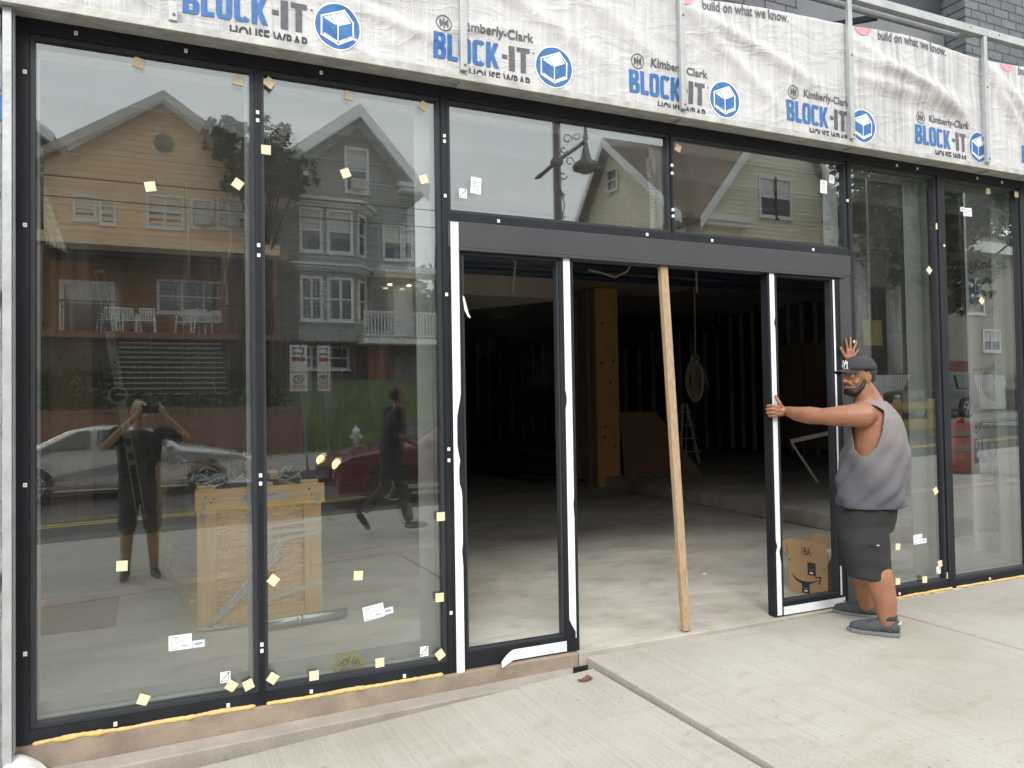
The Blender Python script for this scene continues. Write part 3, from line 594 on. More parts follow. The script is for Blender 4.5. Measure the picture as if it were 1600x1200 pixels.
# ---- entrance: header, jambs, fixed leaf and sliding leaf
mb = MB(); mb.box(1.477, 4.499, -0.050, 0.06, 2.462, 2.606); mb.box(1.535, 4.44, -0.056, 0.05, 2.446, 2.4615)
bpart(mb, 'door_header', hdr_m, bevel=0.003)
mb = MB(); mb.box(1.477, 1.548, -0.046, 0.06, BOT, 2.461); p = bpart(mb, 'door_jamb', black, bevel=0.002)
def ragged(x0, x1, z0, z1, y, n=40, seed=1, tears=()):
    """protective film: a thin strip, its right or left edge torn in places; tears: (z, depth, height, side)"""
    mb = MB(); L, R_ = [], []
    for i in range(n+1):
        z = z0+(z1-z0)*i/n; dl = dr = 0.0
        for (tz, td, th, sd) in tears:
            k = max(0, 1-abs(z-tz)/th)
            if sd < 0: dl = max(dl, td*min(1, k*1.7))
            else: dr = max(dr, td*min(1, k*1.7))
        L.append((x0+dl, z)); R_.append((x1-dr, z))
    for i in range(n):
        a, b_, c, d = L[i], R_[i], R_[i+1], L[i+1]
        mb.face([(a[0], y, a[1]), (b_[0], y, b_[1]), (c[0], y, c[1]), (d[0], y, d[1])])
    o = mb; return o
def film(mb, parent):
    o = mb.build('protective_film', film_w, parent); md = o.modifiers.new('thick', 'SOLIDIFY'); md.thickness = 0.0012; md.offset = 0; return o
film(ragged(1.490, 1.536, 0.155, 2.600, -0.0525, 60, tears=[(1.45, 0.024, 0.20, 1), (1.22, 0.016, 0.10, 1), (0.8, 0.006, 0.05, 1)]), p)
mb = MB(); mb.box(4.392, 4.499, -0.046, 0.06, BOT, 2.461); bpart(mb, 'door_jamb', hdr_m, bevel=0.002)
def leaf(l, r_, x0, x1, z0, z1, y0, y1, films, name='sliding_door', deep=0.0):
    mb = MB()
    mb.box(l, x0-0.012, y0, y1, BOT+0.004, 2.4455, 0); mb.box(x1+0.012, r_, y0, y1, BOT+0.004, 2.4455, 0)
    mb.box(x0-0.012, x1+0.012, y0+0.001, y1-0.001, BOT+0.004, z0-0.012, 0); mb.box(x0-0.012, x1+0.012, y0+0.001, y1-0.001, z1+0.012, 2.4445, 0)
    mb.box(x0-0.012, x0, y0+0.006, y1-0.006, z0-0.012, z1+0.012, 1); mb.box(x1, x1+0.012, y0+0.006, y1-0.006, z0-0.012, z1+0.012, 1)
    mb.box(x0, x1, y0+0.007, y1-0.007, z0-0.012, z0, 1); mb.box(x0, x1, y0+0.007, y1-0.007, z1, z1+0.012, 1)
    w = bpart(mb, name, [black, bezel], bevel=0.002)
    pane_outer(x0-0.006, x1+0.006, z0-0.006, z1+0.006, w, (y0+y1)/2-0.003, m=G_DOOR)
    for f in films: film(f, w)
    return w
fl = [ragged(2.196, 2.240, 0.235, 2.452, -0.0325, 60, tears=[(1.62, 0.008, 0.05, -1), (1.0, 0.005, 0.04, 1), (0.235, 0.04, 0.10, -1)])]
L1 = leaf(1.549, 2.262, 1.575, 2.155, 0.262, 2.430, -0.030, 0.028, fl, 'fixed_door_leaf')
# film on the bottom rail, peeled and curled at its left end
mb = MB(); P = []
for i in range(25):
    u = i/24; x = 1.74+0.435*u; lift = max(0, 0.22-u)/0.22
    P.append((x, -0.0325-0.05*lift**1.5, 0.168-0.012*lift, 0.226-0.03*lift-0.012*lift*lift))
for a, b_ in zip(P[:-1], P[1:]): mb.face([(a[0], a[1]-0.012*(a[0] < 1.83), a[2]), (b_[0], b_[1]-0.012*(b_[0] < 1.83), b_[2]), (b_[0], b_[1], b_[3]), (a[0], a[1], a[3])])
film(mb, L1)
mb = MB()   # torn tab by the glass, upper left
mb.face([(1.562, -0.034, 2.20), (1.572, -0.036, 2.19), (1.590, -0.05, 2.10), (1.598, -0.06, 2.075), (1.585, -0.055, 2.08), (1.570, -0.04, 2.12)]); film(mb, L1)
fl = [ragged(3.757, 3.797, 0.170, 2.455, -0.0405, 60, tears=[(2.12, 0.010, 0.03, 1), (0.62, 0.012, 0.03, -1), (0.58, 0.012, 0.04, 1)]),
      ragged(3.812, 4.372, 0.168, 0.222, -0.0400, 2), ragged(4.332, 4.347, 0.24, 2.43, -0.0385, 4)]
leaf(3.742, 4.390, 3.825, 4.318, 0.262, 2.430, -0.038, 0.030, fl, 'sliding_door')
mb = MB(); mb.cyl((4.36, -0.042, 0.197), (4.36, -0.038, 0.197), 0.006, 10); bpart(mb, 'floor_bolt', black2)
# expanding foam along the sill
def foam(x0, x1, seed):
    mb = MB(); rs = random.Random(seed); n = int((x1-x0)*110); P, R_ = [], []
    for i in range(n+1):
        x = x0+(x1-x0)*i/n; q = mnoise.noise((x*5+seed, 0, 0)); q2 = mnoise.noise((x*16+seed, 3, 0)); q3 = mnoise.noise((x*45, seed, 9))
        P.append((x, -0.056-0.007*q2-0.004*q3, 0.163+0.004*q+0.002*q3)); R_.append(max(0.004, 0.0105+0.004*q+0.0045*q2+0.003*q3)*(0.6 if i in (0, n) else 1))
    mb.tube(P, R_, 9)
    bpart(mb, 'foam_bead', foam_m)
for k, (a, b_) in enumerate(((-0.47, 0.455), (0.505, 1.41), (4.50, 5.45), (5.50, 6.6))): foam(a, b_, k*5+2)

# ================================================================ house wrap and its steel frame
WY = -0.115
def wedge(x): return 4.07+0.035*smooth01((x-1)/2)+0.10*smooth01((x-3)/1.6)+0.012*math.sin(x*4.1)
def wdisp(x, z):
    k = (x-0.10)/1.445; u = k-math.floor(k)
    sag = 0.02*math.sin(math.pi*u)
    d = sag
    # diagonal tension folds from the post tops
    for (fx, fz, ang, w, a, ln) in ((1.54, 4.0, -0.45, 0.05, 0.012, 1.2), (3.0, 4.05, -0.30, 0.045, 0.020, 1.3), (3.05, 4.0, -0.62, 0.05, 0.016, 1.0), (4.45, 4.1, -0.35, 0.04, 0.022, 1.3), (4.5, 3.98, -0.16, 0.05, 0.024, 1.3), (4.5, 3.85, -0.10, 0.05, 0.022, 1.2),
                                    (5.9, 4.15, -0.6, 0.05, 0.022, 0.9), (5.9, 4.1, -0.85, 0.045, 0.02, 0.9), (1.0, 3.72, 0.25, 0.05, 0.014, 0.6), (0.95, 3.62, -0.2, 0.035, 0.012, 0.6), (2.3, 3.95, -0.5, 0.06, 0.012, 1.0), (5.1, 3.95, -0.5, 0.06, 0.015, 0.8), (0.0, 3.5, 0.5, 0.04, 0.012, 0.6), (0.9, 3.45, -0.55, 0.04, 0.012, 0.6), (1.45, 3.6, 0.2, 0.03, 0.008, 0.5)):
        dx, dz = x-fx, z-fz; s_ = dx*math.cos(ang)+dz*math.sin(ang); q = -dx*math.sin(ang)+dz*math.cos(ang)
        if -0.2 < s_ < ln: d += 1.5*a*math.exp(-(q/w)**2)*math.sin(math.pi*(s_+0.2)/(ln+0.2))
    d += 0.007*mnoise.noise((x*2.3, z*3.5, 1.7)) + 0.004*mnoise.noise((x*7, z*5, 4.2)) + 0.0022*mnoise.noise((x*26, z*3, 8.0))
    return d
WRAP = thing('house_wrap', 'white printed house wrap sheet stretched across the front above the glazing', 'plastic sheet', (3.0, WY, 3.36))
mb = MB(); nx, nz_ = 420, 44; X0, X1 = -0.9, 9.0
V = []
for j in range(nz_+1):
    row = []
    for i in range(nx+1):
        x = X0+(X1-X0)*i/nx; z = 3.36+(wedge(x)-3.36)*j/nz_; row.append(mb.bm.verts.new((x, WY-wdisp(x, z), z)))
    V.append(row)
for j in range(nz_):
    for i in range(nx): f = mb.bm.faces.new((V[j][i], V[j][i+1], V[j+1][i+1], V[j+1][i])); f.smooth = True
o = mb.build('sheet', wrap_m, WRAP); md = o.modifiers.new('thick', 'SOLIDIFY'); md.thickness = 0.0015; md.offset = 1
def drape(mb, off, ztop=None):
    """cut flat print on XZ into small faces and lay it on the sheet"""
    bm = mb.bm
    xs = [v.co.x for v in bm.verts]; zs = [v.co.z for v in bm.verts]
    for (lo, hi, n, st) in ((min(xs), max(xs), Vector((1,0,0)), 0.022), (min(zs), max(zs), Vector((0,0,1)), 0.025)):
        k = lo+st
        while k < hi:
            bmesh.ops.bisect_plane(bm, geom=bm.verts[:]+bm.edges[:]+bm.faces[:], plane_co=n*k, plane_no=n); k += st
    if ztop is not None:
        for v in [v for v in bm.verts if v.co.z > wedge(v.co.x)-0.006]: v.co.z = wedge(v.co.x)-0.004
    for v in bm.verts: v.co.y = WY-wdisp(v.co.x, v.co.z)-0.0022-v.co.y*1.0 if off is None else WY-wdisp(v.co.x, v.co.z)-off-v.co.y
def ring_pts(cx, cz, r, n=30): return [(cx+r*math.cos(2*math.pi*k/n), cz+r*math.sin(2*math.pi*k/n)) for k in range(n)]
def emblem(mb, cx, cz, r, mi, lift=0.0, y=None):
    yy = lift if y is None else y
    mb.stroke(ring_pts(cx, cz, r), r*0.13, yy, mi, closed=True)
    w = r*0.19
    for pts in (((0, .62), (0, -.62)), ((-.1, .0), (-.5, .42), (-.5, .12)), ((-.1, 0), (-.5, -.42), (-.5, -.12)), ((.1, 0), (.5, .42), (.5, .12)), ((.1, 0), (.5, -.42), (.5, -.12)), ((-.55, 0), (-.2, 0)), ((.2, 0), (.55, 0))):
        mb.stroke([(cx+p[0]*r, cz+p[1]*r) for p in pts], w, yy, mi)
def house_icon(mb, cx, cz, r, lift=(0.0, 0.0006, 0.0012, 0.0018)):
    q = lambda pts: [(cx+p[0]*r, cz+p[1]*r) for p in pts]
    mb.face([(x, lift[0], z) for x, z in ring_pts(cx, cz, r*1.06, 36)], 2); mb.face([(x, lift[1], z) for x, z in ring_pts(cx, cz, r, 36)], 0)
    hx = q(((-.72,.36),(.30,.78),(.70,.29),(.68,-.48),(.02,-.80),(-.72,-.46)))
    mb.stroke(hx, r*0.07, lift[2], 2, closed=True)
    mb.face([(x, lift[2], z) for x, z in q(((-.33,.45),(.28,.71),(.60,.26),(-.02,.0)))], 2)
    mb.face([(x, lift[2], z) for x, z in q(((-.64,.30),(-.37,.43),(-.08,.02)))], 2)
    mb.stroke(q(((0,-.02),(0,-.68))), r*0.05, lift[2], 2)
    mb.face([(x, lift[2], z) for x, z in q(((-.62,-.36),(-.05,-.64),(-.05,-.74),(-.62,-.46)))], 2)
    mb.face([(x, lift[2], z) for x, z in q(((.05,-.64),(.60,-.38),(.60,-.48),(.05,-.74)))], 2)
T_BLOCK = fit_text('BLOCK', 0.372, 0.138, bold=0.075, spacing=1.16); T_IT = fit_text('IT', 0.135, 0.138, bold=0.075, spacing=1.2)
T_KC = fit_text('Kimberly-Clark', 0.435, 0.068, bold=0.026, spacing=1.03); T_HW = fit_text('HOUSE WRAP', 0.36, 0.062, bold=0.026, spacing=1.03)
T_KNOW = fit_text('build on what we know.', 0.70, 0.066, bold=0.020)
for n in range(7):
    x0 = 0.142+1.222*n
    mb = MB(); bz = 3.438
    pf = lambda pts, m: mb.face([(a, 0, b_) for a, b_ in pts], m)
    heavy_text('BLOCK', x0, bz, 0.138, 0.073, 0.0065, pf, 0); heavy_text('IT', x0+0.438, bz, 0.138, 0.085, 0.012, pf, 1)
    mb.face([(x0+0.398, 0, bz+0.062), (x0+0.430, 0, bz+0.062), (x0+0.430, 0, bz+0.085), (x0+0.398, 0, bz+0.085)], 1)
    mb.face([(x0+0.583, 0, bz+0.115), (x0+0.592, 0, bz+0.115), (x0+0.592, 0, bz+0.124), (x0+0.583, 0, bz+0.124)], 1)
    put_text(mb, T_KC, lambda u, v: (x0+0.155+u, 0, 3.598+v), 1); put_text(mb, T_HW, lambda u, v: (x0+0.205+u, 0, 3.355+v), 3)
    emblem(mb, x0+0.062, 3.632, 0.042, 1); house_icon(mb, x0+0.715, 3.498, 0.112)
    drape(mb, 0.0032); mb.build('printed_logo', [inkb, inkg, inkw, inkk], WRAP)
for x0 in (0.02, 1.58, 3.14, 4.69, 6.25):
    mb = MB(); put_text(mb, T_KNOW, lambda u, v: (x0+u, 0, wedge(x0+u)-0.055-0.015+v+0.0), 1)
    c = x0-0.14; mb.face([(x, 0, z) for x, z in ring_pts(c, wedge(c)+0.028, 0.085, 30)], 0)
    drape(mb, 0.0032, True); mb.build('printed_slogan', [inkp, inkg], WRAP)
# galvanised frame carrying the sheet
FR = thing('canopy_frame', 'galvanised steel tube frame holding the white sheet over the glazing', 'frame', (3.0, -0.14, 3.34))
mb = MB(); mb.box(-0.9, 9.0, -0.155, -0.121, 3.330, 3.372); mb.build('bottom_rail', galv_d, FR, bevel=0.003)
mb = MB()
for y0, y1, z in ((-0.120, -0.102, 3.338), (-0.100, -0.082, 3.334), (-0.079, -0.062, 3.340), (-0.060, -0.002, 3.345)): mb.box(-0.58, 9.0, y0, y1, z, z+0.02)
mb.build('soffit_channel', galv_d, FR, bevel=0.002)
for x in (0.10, 1.519, 2.95, 4.365, 5.787, 7.21):
    mb = MB(); z0 = 3.372 if x > 1 else 3.372
    mb.box(x-0.019, x+0.019, -0.178 if x > 1 else -0.165, -0.150, z0, 4.343 if x > 0.5 else 3.46)
    po = mb.build('post', galv, FR, bevel=0.003)
    for z in ((3.40, 3.95) if x > 1 else (3.40,)): mb = MB(); mb.cyl((x+0.004, -0.183 if x > 1 else -0.170, z), (x+0.004, -0.177 if x > 1 else -0.164, z), 0.006, 8); mb.build('screw', mat('rusty_screw', (0.16, 0.09, 0.05), 0.7), po)
for x in (1.545, 3.0, 4.44, 5.885): 
    mb = MB(); mb.box(x-0.03, x+0.03, -0.122, -0.046, 3.326, 3.3335); mb.build('bracket', galv_d, FR)
mb = MB(); mb.box(1.0, 9.0, -0.178, -0.132, 4.344, 4.402)
for x in (1.9, 3.6, 5.62, 5.95, 7.2): mb.cyl((x, -0.182, 4.38), (x, -0.177, 4.38), 0.006, 8, 1)
mb.build('top_rail', [galv, MATS['rusty_screw']], FR, bevel=0.004)
mb = MB(); mb.box(3.2, 5.58, -0.085, -0.055, 4.335, 4.372); mb.bar((5.58, -0.07, 4.353), (5.72, -0.131, 4.36), 0.03, 0.034); mb.build('inner_rail', galv, FR, bevel=0.003)
mb = MB(); mb.bar((4.78, -0.05, 4.35), (4.66, 0.30, 4.42), 0.03, 0.04); mb.build('brace', black, FR)
mb = MB(); mb.box(-0.566, -0.532, -0.118, -0.050, -0.1, 3.3295); mb.box(-0.531, -0.526, -0.095, -0.05, 0.16, 3.3295)
mb.build('corner_stud', galv, FR, bevel=0.003)
for za, zb in ((3.24, 3.30), (0.88, 0.92), (2.08, 2.12)): mb = MB(); mb.box(-0.75, -0.576, -0.10, -0.06, za, zb); mb.build('nogging', galv, FR)
# wrap on the wall to the left of the glazing
W2 = thing('house_wrap', 'strip of white printed wrap on the wall beside the leftmost glazing', 'plastic sheet', (-0.75, -0.045, 0.2))
mb = MB(); nx, nz_ = 12, 90; V = []
fw = lambda x, z: -0.048-0.006*mnoise.noise((x*5, z*2.2, 2))-0.004*mnoise.noise((x*14, z*7, 5))
for j in range(nz_+1): V.append([mb.bm.verts.new((-1.3+0.726*i/nx, fw(-1.3+0.726*i/nx, -0.1+3.42*j/nz_), -0.1+3.42*j/nz_)) for i in range(nx+1)])
for j in range(nz_):
    for i in range(nx): f = mb.bm.faces.new((V[j][i], V[j][i+1], V[j+1][i+1], V[j+1][i])); f.smooth = True
o = mb.build('sheet', wrap_m, W2); md = o.modifiers.new('thick', 'SOLIDIFY'); md.thickness = 0.0015; md.offset = 1
mb = MB()
put_text(mb, fit_text('rn', 0.06, 0.035), lambda u, v: (-0.642+u, 0, 2.52+v), 1)
for v in mb.bm.verts: v.co.y = fw(v.co.x, v.co.z)-0.004
mb.build('printed_lettering', [inkb, inkg], W2)
for ch, zz in (('R', 2.985), ('U', 2.835)):
    mb = MB(); put_text(mb, fit_text(ch, 0.12, 0.13, bold=0.05), lambda u, v: (-0.690+u, fw(-0.690+u, zz+v)-0.004, zz+v), 0); mb.build('printed_letter', inkb, W2)
for z in (1.05, 0.36):
    mb = MB(); mb.face([(x, fw(x, q)-0.004, q) for x, q in ring_pts(-0.70, z, 0.115, 36)], 0); mb.build('printed_disc', [inkb], W2)
# ================================================================ pads, labels and films on the glass
def pad(x, z, ang, label, white=False, sz=0.047):
    mb = MB(); s_ = sz/2; mb.box(-s_, s_, -0.005, 0, -s_, s_)
    o = mb.build('spacer_pad', cork_m if not white else white_p, bevel=0.001); on_frame = not ((-0.462 < x < 0.453) or (0.518 < x < 1.425) or (3.005 < x < 4.478) or (4.55 < x < 5.415) or (5.532 < x < 6.40))
    o.location = (x, -0.0310 if on_frame else -0.0088, z); o.rotation_euler = (0, rad(ang), 0)
    # pads overlapping the bezel sit on it
    for e in (-0.462, 0.453, 0.518, 1.425, 4.55, 5.415, 5.532, 6.40):
        if abs(x-e) < 0.03: o.location.y = -0.0310
    if z < 0.262 or z > 3.238: o.location.y = -0.0310
    return tag(o, label, 'pad', 'cork pads on the shop glazing')
PA, PB, PC, PD = 'the leftmost tall pane', 'the second tall pane', 'the tall pane behind the man', 'the farthest tall pane'
for x, z, a, l in (
 (-0.043, 3.232, 14, 'cork pad at the top edge of the leftmost tall pane'), (0.401, 3.220, 4, 'cork pad in the top corner of the leftmost tall pane by the mullion'),
 (0.003, 2.650, -12, 'tilted cork pad over the upper window of the reflected tan house'), (0.394, 2.703, 32, 'cork pad turned on its corner beside the reflected tree'),
 (-0.122, 0.885, 2, 'straight lone cork pad low in the leftmost pane beside the wooden crate'), (-0.036, 0.262, 24, 'cork pad at the bottom edge of the leftmost tall pane'),
 (0.348, 0.262, 36, 'cork pad just under the white arrow label'), (0.424, 0.262, -20, 'stained cork pad in the bottom corner of the leftmost tall pane'),
 (0.546, 3.222, 35, 'cork pad in the top left corner of the second tall pane'), (0.953, 3.228, 4, 'cork pad at the top middle of the second tall pane'),
 (1.360, 3.232, 28, 'cork pad in the top right corner of the second tall pane'), (0.526, 2.882, 0, 'straight cork pad on the edge of the second pane beside the mullion clips'),
 (0.928, 2.815, -24, 'cork pad beside the attic window of the reflected grey house'), (1.354, 2.828, -20, 'cork pad at the right eave of the reflected grey house'),
 (1.418, 0.998, 0, 'upper of two cork pads low on the frame beside the white door film'), (0.544, 0.752, 40, 'cork pad turned on its corner in front of the crate strap'),
 (0.971, 0.725, 4, 'lone cork pad above the white and blue label in the second pane'), (1.405, 0.566, 0, 'lower of two cork pads on the frame beside the white door film'),
 (0.537, 0.275, 38, 'cork pad in the bottom left corner of the second tall pane'), (0.737, 0.256, 0, 'cork pad at the bottom edge beside the yellow tape'),
 (1.079, 0.262, 0, 'cork pad at the bottom edge between the yellow tape and the arrow label'), (1.404, 0.262, -32, 'cork pad in the bottom right corner of the second tall pane'),
 (3.054, 3.210, 20, 'cork pad at the top of the glass above the sliding door'), (5.445, 2.895, 4, 'upper cork pad on the mullion behind the man'),
 (5.464, 2.624, 0, 'lower cork pad on the mullion behind the man'), (5.362, 2.559, 42, 'diamond turned cork pad on the pale liner beside the mullion'),
 (4.939, 0.512, 6, 'cork pad beside the knee of the man in shorts'), (4.929, 0.262, 4, 'cork pad at the bottom of the pane just behind the calf of the man'),
 (5.185, 0.252, 4, 'cork pad at the middle bottom of the pane behind the man'), (5.384, 0.345, -6, 'cork pad stuck over a small white label low by the mullion'),
 (5.451, 0.255, 2, 'cork pad at the foot of the mullion behind the man'), (5.359, 0.892, -26, 'tilted cork pad on the pale liner at hip height of the man'),
 (6.079, 3.235, 0, 'cork pad at the top middle of the farthest tall pane'), (6.399, 3.235, 0, 'cork pad in the far top corner of the farthest tall pane'),
 (5.957, 2.352, 40, 'diamond turned cork pad over the printed wrap in the farthest pane')):
    pad(x, z, a, l)
def sheet_label(x, z, w, h, ang, label, kind='form', blue=None):
    mb = MB(); mb.box(-w/2, w/2, -0.0006, 0, -h/2, h/2, 0)
    y = -0.0011
    def r(x0, x1, z0, z1, mi, yy=y): mb.face([(x0*w, yy, z0*h), (x1*w, yy, z0*h), (x1*w, yy, z1*h), (x0*w, yy, z1*h)], mi)
    if kind == 'form':
        r(-.40, -.05, .33, .37, 1)
        for i in range(3): r(-.42, .42, .20-.10*i, .225-.10*i, 1)
        r(-.42, -.30, -.12, -.08, 1); r(-.2, -.1, -.12, -.08, 1); r(.05, .35, -.28, -.23, 1); r(-.45, .45, -.36, -.345, 1); r(-.42, -.1, -.43, -.40, 1)
    elif kind == 'arrow':
        mb.stroke([(-.3*w, -.32*h), (.3*w, -.32*h), (.3*w, .32*h)], 0.0022, y, 1); mb.stroke([(-.22*w, -.12*h), (.2*w, .2*h)], 0.004, y, 1)
        for p in ((-.34, -.32), (.3, .36)): mb.face([(p[0]*w+0.005*math.cos(k*1.047), y, p[1]*h+0.005*math.sin(k*1.047)) for k in range(6)], 1)
    else:
        for i in range(6): r(-.34+.02*(i % 2), .30, .36-.13*i, .39-.13*i, 1)
    o = mb.build('paper_label', [paper_m, ink_m, blue_l]); o.location = (x, -0.0092, z); o.rotation_euler = (0, rad(ang), 0); tag(o, label, 'label', 'paper labels on the shop glazing')
    if blue:
        m2 = MB(); bx, bz_, bw, bh = blue; m2.box(bx-bw/2, bx+bw/2, -0.0016, -0.0009, bz_-bh/2, bz_+bh/2, 0)
        m2.face([(bx-bw*.42, -0.0018, bz_-bh*.4), (bx+bw*.42, -0.0018, bz_-bh*.4), (bx+bw*.42, -0.0018, bz_+bh*.4), (bx-bw*.42, -0.0018, bz_+bh*.4)], 1)
        for q in (.12, -.06): m2.face([(bx-bw*.3, -0.0020, bz_+q*bh-0.002), (bx+bw*.3, -0.0020, bz_+q*bh-0.002), (bx+bw*.3, -0.0020, bz_+q*bh+0.002), (bx-bw*.3, -0.0020, bz_+q*bh+0.002)], 2)
        m2.build('blue_slip', [blue_l, paper_m, ink_m], o, local=True)
    return o
sheet_label(0.122, 0.503, 0.100, 0.070, 0, 'white form label with a blue slip low in the leftmost pane', 'form', (0.080, -0.018, 0.058, 0.036))
sheet_label(0.321, 0.308, 0.046, 0.052, 0, 'small white label with an arrow drawing in the leftmost pane', 'arrow')
sheet_label(1.050, 0.528, 0.110, 0.072, -8, 'tilted white form label with a blue slip in the second pane', 'form', (0.077, -0.014, 0.055, 0.036))
sheet_label(1.322, 0.285, 0.046, 0.052, 0, 'small white label with an arrow drawing low in the second pane', 'arrow')
sheet_label(1.583, 2.775, 0.046, 0.052, 4, 'small square white label on the glass over the fixed door leaf', 'arrow')
sheet_label(1.661, 2.826, 0.062, 0.092, 4, 'upright white label on the glass over the fixed door leaf', 'list')
sheet_label(4.303, 3.090, 0.062, 0.092, 2, 'larger upright white label in the top corner above the man', 'list')
sheet_label(4.383, 3.150, 0.048, 0.056, 2, 'smaller white label in the top corner above the man', 'list')
sheet_label(5.156, 0.548, 0.095, 0.070, -3, 'white form label beside the shorts of the man', 'form', (0.065, -0.02, 0.05, 0.036))
sheet_label(5.825, 3.045, 0.10, 0.065, -3, 'white form label near the top of the farthest pane', 'form', (-0.06, 0.02, 0.05, 0.036))
sheet_label(5.370, 0.300, 0.046, 0.055, 0, 'small white label under a cork pad by the mullion', 'arrow')

# peeling films hanging inside the glass
thinfilm = mat('hanging_film', (0.62, 0.65, 0.62), 0.3, 0, 0.05, 10)
mb = MB(); rows = []
for j in range(14):
    t_ = j/13; z = 2.80-0.45*t_; w = 0.012+0.075*max(0, (t_-0.35)/0.65); x0 = -0.452+0.010*max(0, t_-0.35)*3
    rows.append([(x0+w*i/8, 0.07+0.012*math.sin(i*2.2)+0.01*t_, z-0.02*(i/8)*t_+0.02*(1-i/8)*(t_ > .9)) for i in range(9)])
for j in range(13):
    for i in range(8): f = mb.face([rows[j][i], rows[j][i+1], rows[j+1][i+1], rows[j+1][i]])
o = mb.build('hanging_film', thinfilm, smooth=True); md = o.modifiers.new('t', 'SOLIDIFY'); md.thickness = 0.001
tag(o, 'loose flap of pale film hanging inside the leftmost pane', 'plastic film')
mb = MB(); rows = []
for j in range(22):
    t_ = j/21; z = 3.16-0.47*t_; w = 0.050+0.035*math.sin(t_*3.1)**2-0.035*smooth01((t_-0.75)/0.25); x0 = 2.885+0.045*smooth01(t_*1.3)
    rows.append([(x0+w*i/5, 0.10+0.008*math.sin(i*2.6+j*0.2), z) for i in range(6)])
for j in range(21):
    for i in range(5): mb.face([rows[j][i], rows[j][i+1], rows[j+1][i+1], rows[j+1][i]])
o = mb.build('hanging_film', thinfilm, smooth=True); md = o.modifiers.new('t', 'SOLIDIFY'); md.thickness = 0.001
tag(o, 'narrow strip of pale film hanging behind the glass above the sliding door', 'plastic film')

# crumpled roll of yellow warning tape on the sill, inside
tape_m = mat('warning_tape', (0.85, 0.68, 0.03), 0.45, 0, 0.1, 6)
TP = thing('warning_tape', 'loop of yellow warning tape lying on the sill inside the second pane', 'tape', (0.935, 0.05, 0.226))
mb = MB(); n = 26; R0, R1 = 0.082, 0.018
def tp(a, q): r_ = R0-(R0-R1)*q; return (0.935+r_*math.cos(a)*1.0, 0.05+0.022*q+0.004*math.sin(5*a), 0.252+r_*1.05*math.sin(a)-0.025)
for i in range(n):
    a0, a1 = math.pi*1.08*i/n-0.12, math.pi*1.08*(i+1)/n-0.12
    mb.face([tp(a0, 0), tp(a1, 0), tp(a1, 1), tp(a0, 1)])
o = mb.build('loop', tape_m, TP); md = o.modifiers.new('t', 'SOLIDIFY'); md.thickness = 0.0008
mb = MB(); vs, fs = fit_text('TION AREA', 0.86, 0.62, bold=0.03)
put_text(mb, (vs, fs), lambda u, v: tuple(Vector(tp(2.72-2.65*u/0.86, 0.86-v))+Vector((0, -0.0022, 0))), 0); mb.build('lettering', inkk, TP)
mb = MB()
for k, (dx, r_) in enumerate(((-0.055, 0.03), (0.06, 0.035), (0.01, 0.045))): mb.tube([(0.935+dx+r_*math.cos(a), 0.052+0.01*math.sin(3*a+k), 0.236+0.018*math.sin(2*a+k)) for a in [0.5*i for i in range(10)]], 0.003, 6)
mb.build('loose_end', tape_m, TP)

# ================================================================ inside: crate, pipe, level, prop, box, board, cable, ladder
CR = thing('shipping_crate', 'open strand board shipping crate with pine corner posts behind the leftmost glazing', 'crate', (0.27, 1.5, 0.165), rad(4.6))
def cpart(mb, n, m, **k): return mb.build(n, m, CR, local=True, **k)
W_, H_, L_ = 0.815, 0.79, 2.75
def crate_end(y0, face):
    mb = MB(); mb.box(0.012, W_-0.012, y0+0.022*face, y0+0.022*face+0.012, 0.02, H_+0.06); cpart(mb, 'end_panel', osb)
    s_ = -1 if face > 0 else 1
    for x0, x1 in ((0, 0.125), (W_-0.12, W_)):
        mb = MB(); mb.box(x0, x1, y0-0.0, y0+0.0215, 0.0, H_-0.0); cpart(mb, 'corner_post', wood_pine, bevel=0.003)
    mb = MB(); mb.box(0.45, 0.48, y0+0.002, y0+0.0205, 0.10, H_-0.002); cpart(mb, 'middle_batten', wood_pine)
    mb = MB(); mb.box(-0.012, W_+0.02, y0-0.018, y0+0.0035 if False else y0-0.0005, H_-0.02, H_+0.115)
    for cx in (0.08, 0.10, 0.06, W_-0.10, W_-0.06, W_-0.085): mb.cyl((cx+0.01*math.sin(cx*90), y0-0.019, H_+0.02+0.06*abs(math.sin(cx*37))), (cx+0.01*math.sin(cx*90), y0-0.0175, H_+0.02+0.06*abs(math.sin(cx*37))), 0.006, 8, 1)
    cpart(mb, 'top_rail', [wood_pineh, black2], bevel=0.003)
    mb = MB(); mb.box(0.126, W_-0.121, y0+0.001, y0+0.021, 0.0, 0.09); cpart(mb, 'bottom_rail', wood_pineh, bevel=0.003)
    for x0, x1 in ((0.005, 0.12), (0.40, 0.49), (W_-0.13, W_-0.01)):
        mb = MB(); mb.box(x0, x1, y0+0.0225, y0+0.075, H_+0.061, H_+0.135); cpart(mb, 'cleat', wood_pineh, bevel=0.003)
crate_end(0.0, 1); crate_end(L_, 1)
mb = MB(); mb.box(0.0, 0.02, 0.035, L_, 0.0, 0.10); cpart(mb, 'side_rail', wood_pineh, bevel=0.003)
mb = MB(); mb.box(W_-0.02, W_, 0.08, L_, 0.0, H_+0.05); cpart(mb, 'side_panel', osb)
mb = MB(); mb.box(0.0, W_, 0.04, L_, 0.10, 0.115); cpart(mb, 'base_board', osb)
for y in (1.2, 2.3):
    mb = MB(); mb.box(W_-0.09, W_-0.022, y, y+0.09, H_+0.051, H_+0.12); cpart(mb, 'cleat', wood_pineh)
